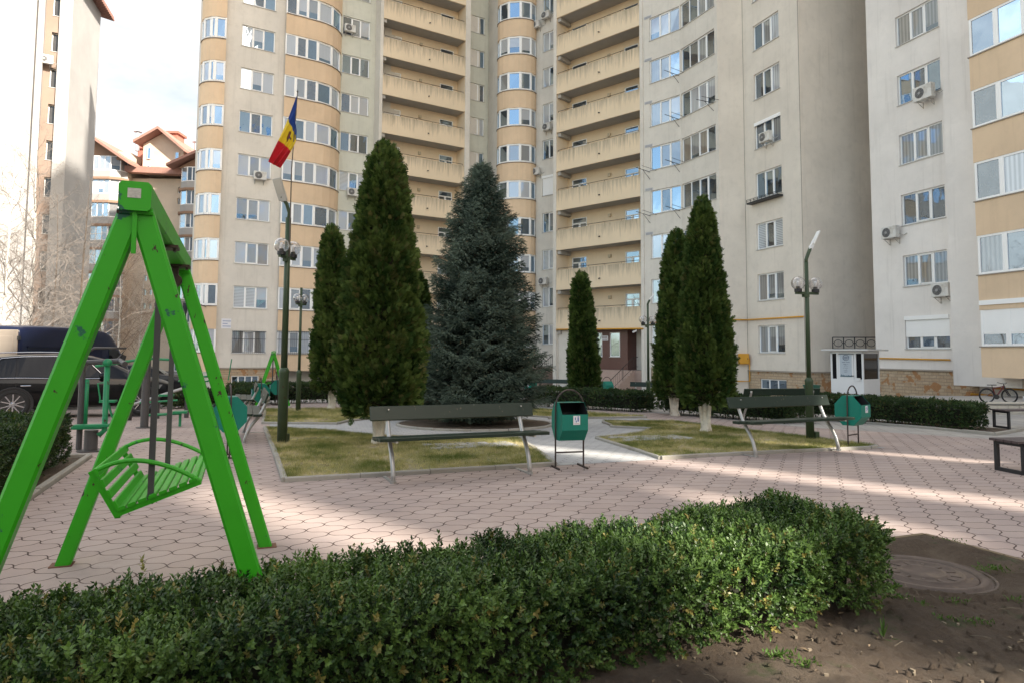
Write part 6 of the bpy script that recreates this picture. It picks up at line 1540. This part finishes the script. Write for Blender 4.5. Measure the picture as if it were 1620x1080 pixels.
# ---- stairs and rails at the entrance
def stairs(label, ln, s0, s1, off0, ztop, zbot, n, mat, rails=(True, True), grp=None):
    r = thing('entrance_steps', label, 'steps', ln.at((s0+s1)/2, off0+.3, zbot)); O = -ln.at((s0+s1)/2, off0+.3, zbot)
    x = MB(); dz = (ztop-zbot)/n
    for i in range(n):
        lbox(x, ln, s0, s1, off0+.001, off0+.3*(n-i), zbot+dz*i+(.0), zbot+dz*(i+1)-.001*i)
    x.build('steps', mat, r, off=O)
    for k, s in enumerate((s0+.06, s1-.06)):
        if not rails[k]: continue
        x = MB(); a = ln.at(s, off0, ztop+.9); b = ln.at(s, off0+.3*n, zbot+.9); x.tube([ln.at(s, off0-.5, ztop+.9), a, b], .025, 6); x.tube([ln.at(s, off0-.5, ztop+.25), ln.at(s, off0, ztop+.25), ln.at(s, off0+.3*n, zbot+.25)], .015, 6)
        for i in range(12): q = i/11; p = a.lerp(b, q); x.tube([p, p-Vector((0, 0, .68))], .009, 4)
        for q in (0, .5, 1): p = a.lerp(b, q); x.tube([p, p-Vector((0, 0, .92))], .02, 6)
        x.build('railing', BROWNI, r, off=O)
    return r
PT = M('porch_step', (.42, .31, .26), .65, var=.15, vs=8)
sE0 = RW.s(948); stairs('pink entrance steps with brown railings under the right balconies', RW, RW.s(943), RW.s(1004), .0, .55, -.9, 9, PT)
stairs('pink side steps with railings just right of the blue spruce', LF.shift(.2), .3, 2.2, .2, .62, -.9, 9, PT)
r = thing('door_sign', 'white plaque with dark lettering on the granite wall beside the entrance window', 'sign', le.at(le.s(957.5), .03, 2.75), math.atan2(RW.d.y, RW.d.x))
x = MB(); x.box((0, 0, 0), (.55, .03, .36)); pl2 = x.build('plate', M('plate_white', (.75, .75, .78), .6), r); x = MB()
for i in range(5): x.box((-.19+.09*i, -.018, .06), (.055, .01, .09))
for i in range(6): x.box((-.2+.08*i, -.018, -.09), (.05, .01, .05))
x.build('lettering', M('plate_ink2', (.15, .08, .08), .6), pl2)
r = thing('security_camera', 'small white security camera under the balcony corner above the entrance', 'camera', RW.at(sR1-.35, .06, 3.2)); x = MB(); x.tube([(0, 0, .1), (-.02, -.1, 0)], .02, 6); x.build('mount', LEDM, r); x = MB(); x.bar((.0, -.05, 0), (-.28, -.28, -.1), .1, .1); x.build('housing', LEDM, r, bevel=.01)
for s, zb_ in ((.0, 0),):
    pass
# ================================================================ VEHICLES
def carmat(name, col, rough=.12):
    m, t, b, o = newmat(name); v = coords(t); t.links.new(mix(t, noise(t, v, 3, 5), col, tuple(x*1.25 for x in col)), b.inputs['Base Color'])
    b.inputs['Metallic'].default_value = 0; b.inputs['Roughness'].default_value = .3; b.inputs['Specular IOR Level'].default_value = .08; b.inputs['Coat Weight'].default_value = .35; b.inputs['Coat Roughness'].default_value = rough*.4; return m
CGL = M('car_glass', (.005, .006, .008), .03, spec=.3)
CHROME = M('chrome', (.7, .7, .7), .18, 1)
def vehicle(name, label, cat, loc, rz, paint, st, W, wheels, R, hub=CHROME, glass=(), ground=.0, extras=None):
    """st: stations (x, zlow, zbelt, zroof, half width at belt, half width at roof)"""
    r = thing(name, label, cat, loc, rz)
    def ring(s, k=0):
        x, zl, zb, zr, wb, wr = s; h = zb-zl
        return [(x, 0, zl), (x, wb*.86, zl), (x, wb*.97, zl+.12), (x, wb*1.0, zl+h*.42), (x, wb*.995, zl+h*.72), (x, wb*.955, zb), (x, wb*.945, zb+.012), (x, wr*1.01, zr-.07*min(1, (zr-zb)*3)), (x, wr*.90, zr-.015*min(1, (zr-zb)*3)), (x, wr*.5, zr+.012), (x, 0, zr+.016)]
    x = MB(); rings = [ring(s) for s in st]; n = len(rings[0])
    for sg in (1, -1):
        vs = [(p[0], p[1]*sg, p[2]) for rg in rings for p in rg]
        x.add(vs, [(i*n+k, (i+1)*n+k, (i+1)*n+k+1, i*n+k+1) for i in range(len(rings)-1) for k in range(n-1)])
    for e in (0, -1):
        rg = rings[e]; x.add([(p[0], p[1], p[2]) for p in rg]+[(p[0], -p[1], p[2]) for p in rg[::-1]], [tuple(range(2*n))])
    bd = x.build('body', paint, r)
    bmx = bmesh.new(); bmx.from_mesh(bd.data); bmesh.ops.remove_doubles(bmx, verts=bmx.verts, dist=.002); bmesh.ops.recalc_face_normals(bmx, faces=bmx.faces); bmx.to_mesh(bd.data); bmx.free()
    for p in bd.data.polygons: p.use_smooth = True
    md = bd.modifiers.new('sub', 'SUBSURF'); md.levels = md.render_levels = 2
    def interp(xx):
        for i in range(len(st)-1):
            if st[i][0] <= xx <= st[i+1][0]: f = (xx-st[i][0])/(st[i+1][0]-st[i][0]); return [a+(b_-a)*f for a, b_ in zip(st[i], st[i+1])]
        return list(st[0] if xx < st[0][0] else st[-1])
    def sidep(xx, f, sg, o=.012):
        s = interp(xx); zb, zr, wb, wr = s[2], s[3], s[4], s[5]; z = zb+.03+(zr-zb-.11)*f; return (xx, sg*(wb*.95+(wr*1.0-wb*.95)*f+o), z)
    def lowp(xx, z, sg, o=.008): s = interp(xx); return (xx, sg*(s[4]+o), z)
    return r, bd, interp, sidep, lowp
def wheelset(r, pts, R, w_=.24, spokes=5, tyre=RUBBER, rim=None, cap=True):
    rim = rim or M('alloy', (.5, .5, .52), .25, .9)
    for (x_, y_) in pts:
        sg = 1 if y_ > 0 else -1; M3 = Matrix.Rotation(R_(-90*sg), 3, 'X')
        x = MB(); x.lathe([(R*.70, .0), (R*.74, .012), (R*.95, .012), (R, -.03), (R, -w_+.03), (R*.95, -w_), (R*.6, -w_)], (x_, y_, R), 36, M=M3); wh = x.build('wheel', tyre, r, smooth='auto')
        x = MB(); x.lathe([(R*.71, .004), (R*.68, -.01), (R*.64, -.05), (R*.62, -.12)], (x_, y_, R), 32, M=M3)
        for k in range(spokes*2):
            a = 2*math.pi*(k//2)/spokes+(.17 if k % 2 else -.17); a2 = 2*math.pi*(k//2)/spokes+(.30 if k % 2 else -.30)
            p = M3 @ Vector((R*.14*math.cos(a), R*.14*math.sin(a), -.012)); q = M3 @ Vector((R*.68*math.cos(a2), R*.68*math.sin(a2), -.008)); c = Vector((x_, y_, R)); x.bar(c+p, c+q, .03, .022, up=(0, 1, 0))
        x.lathe([(0, .0), (R*.1, 0), (R*.17, -.015), (R*.17, -.04)], (x_, y_, R), 16, M=M3); x.build('rim', rim, wh)
        x = MB(); x.lathe([(0, -.09), (R*.66, -.09)], (x_, y_, R), 24, M=M3); x.build('brake_disc', M('disc_dark', (.04, .04, .045), .4, .6), wh)
# black SUV
BLK = carmat('black_paint', (.003, .003, .004), .03); BLK.node_tree.nodes['Principled BSDF'].inputs['Coat Weight'].default_value = .45
SUVst = [(-.95, .52, .92, .95, .78, .60), (-.92, .34, 1.0, 1.22, .88, .66), (-.72, .30, 1.04, 1.52, .94, .66), (-.45, .28, 1.05, 1.62, .96, .67), (.2, .25, 1.05, 1.68, .97, .68), (1.0, .24, 1.03, 1.69, .975, .68), (1.6, .24, 1.02, 1.67, .975, .67), (2.15, .24, 1.01, 1.50, .97, .65), (2.75, .25, 1.0, 1.10, .96, .74), (3.3, .28, .93, 1.0, .95, .72), (3.65, .32, .82, .90, .90, .62), (3.78, .40, .70, .76, .80, .5)]
vq = gp(8, 664); va = math.atan2(.52, .85)
sv, sbd, itp, sp_, lp_ = vehicle('parked_car', 'glossy black SUV with silver window line parked behind the left hedge', 'car', (vq.x-.45, vq.y+.98, vq.z), va, BLK, SUVst, 1.94, None, .37)
wheelset(sv, [(0, -.985), (2.93, -.985), (0, .985), (2.93, .985)], .385)
sd = -1
for (a, b_, f1) in ((-.62, .02, .9), (.08, .95, 1), (1.02, 1.98, .96)):
    x = MB(); N_ = 6; vs = [];
    for i in range(N_+1):
        xx = a+(b_-a)*i/N_; top = f1
        if a < -.5: top = .35+.6*min(1, (xx-a)/.35)
        if b_ > 1.9: top = 1.0 if xx < 1.5 else max(.06, 1.0-(xx-1.5)/.5)
        vs += [sp_(xx, 0.02, sd), sp_(xx, top, sd)]
    x.add(vs, [(2*i, 2*i+2, 2*i+3, 2*i+1) for i in range(N_)]); x.build('side_window', CGL, sv)
x = MB(); x.tube([sp_(-.68+2.72*i/12, -.04, sd, .016) for i in range(13)], .012, 6); x.tube([sp_(-.66, .05, sd, .016), sp_(-.5, .72, sd, .016)]+[sp_(-.3+1.8*i/8, 1.03, sd, .014) for i in range(9)]+[sp_(2.0, .12, sd, .016)], .009, 6)
x.tube([(-.4+1.9*i/6, -.6, 1.70+.03*math.sin(math.pi*i/6)) for i in range(7)], .016, 6); x.build('window_trim', CHROME, sv)
x = MB()
for xx in (.15, 1.15): x.tube([lp_(xx, .86, sd, .02), lp_(xx+.22, .86, sd, .02)], .016, 6)
x.build('door_handle', CHROME, sv)
x = MB()
for (xa, za, xb, zb_) in ((.05, .95, .05, .5), (.05, .5, .35, .35), (1.0, .98, 1.0, .3), (2.02, .95, 1.98, .3), (.35, .33, 1.95, .3)): x.tube([lp_(xa, za, sd, .0), lp_((xa+xb)/2, (za+zb_)/2, sd, .001), lp_(xb, zb_, sd, -.002)], .006, 4)
x.build('door_gap', BLACKP, sv)
x = MB(); p = Vector(lp_(1.98, 1.1, sd, .12)); x.lathe([(0, -.11), (.08, -.09), (.10, 0), (.08, .08), (0, .1)], p, 12, M=Matrix.Rotation(R_(90), 3, 'X') @ Matrix.Diagonal((1, 1, 1))); x.bar(p, Vector(lp_(1.95, 1.03, sd, -.02)), .05, .04); x.build('wing_mirror', BLK, sv, smooth=True)
for wx in (0, 2.93):
    x = MB(); x.tube([(wx+.43*math.cos(a*math.pi/12), -.962, .375+.43*math.sin(a*math.pi/12)) for a in range(-1, 14)], .03, 6); x.lathe([(0, 0), (.42, 0)], (wx, -.968, .39), 24, M=Matrix.Rotation(R_(90), 3, 'X')); x.build('wheel_arch', BLACKP, sv)
x = MB(); x.bar(lp_(3.35, .78, sd, -.03), lp_(3.6, .75, sd, -.10), .04, .12); x.build('headlight', M('lamp_clear', (.5, .5, .5), .1, .5), sv)
x = MB(); x.bar(lp_(-.86, .95, sd, -.05), lp_(-.72, .95, sd, .0), .03, .12); x.build('tail_light', M('lamp_red', (.3, .01, .01), .2), sv)
x = MB(); x.lathe([(0, 0), (1, 0)], (0, 0, 0), 4); 
# dark blue van with pale rear doors
NAVY = carmat('navy_paint', (.008, .012, .035), .3); BEIGE = M('door_beige', (.30, .25, .20), .55, var=.15, dirt=(.2, .17, .13))
VST = [(0, .45, 1.25, 2.5, .97, .86), (.04, .38, 1.25, 2.56, .99, .90), (.8, .36, 1.25, 2.60, 1.0, .91), (2.5, .36, 1.25, 2.61, 1.0, .91), (3.9, .36, 1.22, 2.58, 1.0, .90), (4.4, .36, 1.2, 2.46, 1.0, .86), (4.9, .36, 1.15, 2.05, .98, .80), (5.35, .38, 1.1, 1.45, .96, .82), (5.75, .45, .95, 1.12, .88, .7), (5.9, .5, .8, .9, .78, .6)]
r, bd_, it2, sp2, lp2 = vehicle('parked_van', 'dark blue high-roofed panel van with pale beige rear doors, behind the black SUV', 'van', (-15.5, 20.3, G(0, 20.3)), R_(87), NAVY, VST, 2, None, .35)
wheelset(r, [(1.1, -.95), (4.7, -.95), (1.1, .95), (4.7, .95)], .35, rim=M('steel_rim', (.12, .12, .12), .5, .5), spokes=6)
x = MB(); 
for s in (-1, 1): x.box((-.035, s*.45, 1.47), (.05, .88, 1.95))
rd_ = x.build('rear_door', BEIGE, r, bevel=.03)  # rear doors coloured beige, unlike the navy body
for s in (-1, 1):
    for z_, w_, h_ in ((1.95, .62, .62), (1.0, .7, .5)): x = MB(); x.box((-.062, s*.45, z_), (.014, w_, h_)); x.build('door_panel', BEIGE, rd_, bevel=.01)
x = MB()
for s in (-1, 1):
    for z in (.75, 1.5, 2.2): x.box((-.04, s*.93, z), (.07, .06, .12))
x.box((-.08, .04, 1.3), (.04, .05, .3)); x.build('hinge', BLACKP, rd_)
x = MB(); x.box((-.08, 0, .48), (.14, 1.9, .18)); x.build('rear_bumper', BLACKP, r, bevel=.02)
x = MB()
for s in (-1, 1): x.box((-.03, s*.94, 1.05), (.07, .09, .4))
x.build('tail_light', M('lamp_red', (.3, .01, .01), .2), r)
x = MB()
for z in (1.95, .85): x.bar(lp2(.3, z, -1, -.045 if z > 1.5 else -.0), lp2(4.0, z, -1, -.045 if z > 1.5 else -.0), .02, .05)
for (a, b_) in ((.3, 1.9), (2.05, 3.7)): 
    for q in (((a, 1.3), (b_, 1.3)), ((a, 1.85), (b_, 1.85)), ((a, 1.3), (a, 1.85)), ((b_, 1.3), (b_, 1.85))): x.bar(lp2(q[0][0], q[0][1], -1, -.05), lp2(q[1][0], q[1][1], -1, -.05), .012, .012)
x.build('side_moulding', NAVY, r)
x = MB(); x.bar(lp2(4.5, 1.35, -1, .13), lp2(4.62, 1.7, -1, .16), .12, .2); x.bar(lp2(4.6, 1.5, -1, -.1), lp2(4.6, 1.5, -1, .13), .04, .04); x.build('wing_mirror', BLACKP, r)
x = MB(); x.quad(lp2(4.15, 1.3, -1, -.02), lp2(4.95, 1.3, -1, -.01), lp2(4.75, 1.85, -1, -.10), lp2(4.15, 1.95, -1, -.09)); x.build('side_window', CGL, r)
# two more parked cars farther off
GREYC = carmat('grey_paint', (.09, .09, .095), .3)
def simple_car(label, loc, rz, paint):
    r, b_, it, sp, lp = vehicle('parked_car', label, 'car', loc, rz, paint, [(a, b1, c_, d-.16, e, f) for a, b1, c_, d, e, f in SUVst], 1.9, None, .34)
    wheelset(r, [(0, -.93), (2.75, -.93), (0, .93), (2.75, .93)], .33, spokes=7)
    for s in (-1, 1):
        x = MB(); vs = []
        for i in range(9): xx = -.55+2.6*i/8; top = min(1, .3+(xx+.6)/.5) if xx < 0 else (1 if xx < 1.5 else max(.05, 1-(xx-1.5)/.55)); vs += [sp(xx, .02, s), sp(xx, top*.95, s)]
        x.add(vs, [(2*i, 2*i+2, 2*i+3, 2*i+1) for i in range(8)]); x.build('side_window', CGL, r)
    x = MB(); x.quad((2.2, -.6, 1.36), (2.2, .6, 1.36), (2.68, .68, 1.0), (2.68, -.68, 1.0)); x.build('windscreen', CGL, r)
    for s in (-1, 1): x = MB(); x.box((3.6, s*.68, .72), (.14, .3, .12)); x.build('headlight', M('lamp_clear', (.5, .5, .5), .1, .5), r)
    return r
simple_car('dark grey car parked beyond the outdoor gym, nose towards the yard', (-18.0, 27.2, G(0, 27.2)), R_(15), GREYC)
simple_car('black car parked farthest along the left wing, beyond the gym posts', (-19.5, 33.0, G(0, 33)), R_(20), carmat('black_paint2', (.01, .01, .012)))

# ================================================================ OUTDOOR GYM
def gy(name, lab, u, v): q = gp(u, v); return thing(name, lab, 'exercise machine', (q.x, q.y, q.z), ANG, 'outdoor exercise machines')
r = gy('exercise_machine', 'outdoor walking trainer with two green swing arms, right behind the hedge', 143, 713)
x = MB(); x.tube([(0, 0, 0), (0, 0, .34)], .10, 16); x.lathe([(0, .02), (.2, .02), (.2, 0)], n=20); x.build('base', GREYM, r)
x = MB(); x.tube([(-.22, .3, 0), (-.22, .3, 1.35), (-.15, .3, 1.42), (.35, .1, 1.45), (.45, -.1, 1.40)], .045, 10); x.build('post', GREYM, r)
x = MB(); x.tube([(.12, -.1, .26), (.20, -.1, .34), (.20, -.1, 1.36)], .042, 12); x.lathe([(0, -.06), (.06, -.06), (.07, 0), (.06, .06), (0, .06)], (.20, -.1, 1.42), 14, M=Matrix.Rotation(R_(90), 3, 'X')); x.build('swing_arm', GREEN2, r, smooth=True)
x = MB(); x.tube([(-.14, .28, .4), (-.14, .28, 1.15)], .03, 10); x.build('swing_arm', GREEN2, r, smooth=True)
x = MB(); x.box((.02, -.12, .42), (.5, .16, .05)); x.build('pedal', GREEN2, r, bevel=.01); x = MB(); x.box((-.1, .25, .36), (.45, .16, .05)); x.build('pedal', GREEN2, r, bevel=.01)
x = MB(); x.tube([(-.25, .2, 1.5), (-.05, .2, 1.66), (.42, .2, 1.66), (.30, .2, 1.48), (.15, .1, 1.42)], .02, 8); x.build('handrail', GREYM, r, smooth=True)
r = gy('exercise_machine', 'outdoor pull-down frame on a thick grey post with a long green crossbar', 228, 676)
x = MB(); x.tube([(0, 0, 0), (0, 0, 1.62)], .085, 16); x.lathe([(0, .02), (.17, .02), (.17, 0)], n=20); x.build('post', GREYM, r)
x = MB(); x.tube([(-1.0, -.1, 1.38), (0, 0, 1.56), (1.0, .1, 1.5)], .03, 10); x.build('crossbar', GREEN2, r)
x = MB(); x.tube([(-.35, .1, .9), (-.35, .1, 1.25), (-.25, .1, 1.42), (-.05, .05, 1.45)], .035, 10); x.build('handle', GREYM, r, smooth=True)
x = MB(); x.tube([(0, 0, .28), (.75, .1, .30)], .03, 8); x.box((.72, .1, .33), (.3, .3, .05)); x.tube([(.72, .1, 0), (.72, .1, .3)], .03, 8); x.build('seat', GREEN2, r)
x = MB(); x.tube([(-.12, .02, 1.2), (-.12, .02, 1.9), (-.02, .02, 1.98)], .03, 8); x.build('grip', GREEN2, r)
r = gy('exercise_machine', 'outdoor rowing machine with a sloping silver rail, behind the near swing rods', 262, 661)
x = MB(); x.tube([(-.9, 0, .35), (.55, .1, .85)], .04, 10); x.build('rail', SILV, r); x = MB(); x.tube([(.5, .1, 0), (.5, .1, .95)], .06, 12); x.tube([(-.2, .0, 0), (-.2, .0, .55)], .05, 12); x.build('post', GREYM, r)
x = MB(); x.tube([(-.6, -.35, .45), (.3, -.3, .5)], .025, 8); x.box((0, 0, .62), (.36, .34, .05)); x.tube([(.3, -.25, 1.0), (.3, .35, 1.02)], .02, 8); x.build('seat', GREEN2, r)
r = gy('exercise_machine', 'outdoor leg press with a small green stool, near the hedge of the left wing', 205, 664)
x = MB(); x.tube([(0, 0, 0), (0, 0, 1.05), (.1, 0, 1.3), (.3, 0, 1.36)], .05, 10); x.build('post', GREYM, r, smooth=True); x = MB(); x.box((-.5, 0, .5), (.36, .36, .05)); x.tube([(-.5, 0, .45), (-.4, 0, .1), (0, 0, .1)], .03, 8); x.tube([(-.68, 0, .52), (-.75, 0, .95), (-.6, 0, .98)], .02, 8); x.build('seat', GREEN2, r)
r = gy('exercise_machine', 'outdoor air walker with slanting green bars, between the far swing legs', 318, 640)
x = MB(); x.tube([(-.6, 0, 0), (-.6, 0, 1.1)], .06, 12); x.tube([(.6, 0, 0), (.6, 0, 1.1)], .06, 12); x.tube([(-.6, 0, 1.05), (.6, 0, 1.05)], .035, 8); x.build('post', GREYM, r)
x = MB(); x.tube([(-.3, -.1, .95), (.5, -.3, 1.15)], .03, 8); x.tube([(-.3, .1, .75), (.5, .3, .95)], .03, 8); x.tube([(.9, 0, .9), (1.0, 0, 1.7)], .02, 8); x.box((.0, -.2, .28), (.5, .14, .05)); x.box((.1, .2, .28), (.5, .14, .05)); x.build('arms', GREEN2, r)
# clothes airing on the corner balcony
r = thing('hanging_clothes', 'dark red and black clothes hanging outside the lowest ochre corner balcony', 'clothes', (PL[4].x-.6, PL[4].y-1.1, 3.9))
for i, (cx_, h_, cm) in enumerate(((-.25, .9, (.25, .02, .03)), (.12, 1.2, (.02, .02, .03)), (.45, .7, (.3, .3, .28)))):
    x = MB(); n = 8; vs = []
    for a in range(n+1):
        for b_ in range(3): vs.append((cx_+(b_-1)*.14*(1-.3*(a/n)), .05*math.sin(a*1.3+b_*2), .8-h_*a/n))
    x.add(vs, [(a*3+b_, a*3+b_+1, a*3+b_+4, a*3+b_+3) for a in range(n) for b_ in range(2)]); o = x.build('garment', M('cloth%d' % i, cm, .9), r, smooth=True); md = o.modifiers.new('thick', 'SOLIDIFY'); md.thickness = .04
x = MB(); x.tube([(-.6, 0, .85), (.8, 0, .85)], .02, 6); x.tube([(.8, 0, .85), (1.0, 1.0, .6)], .02, 6); x.build('rod', IRON, r)
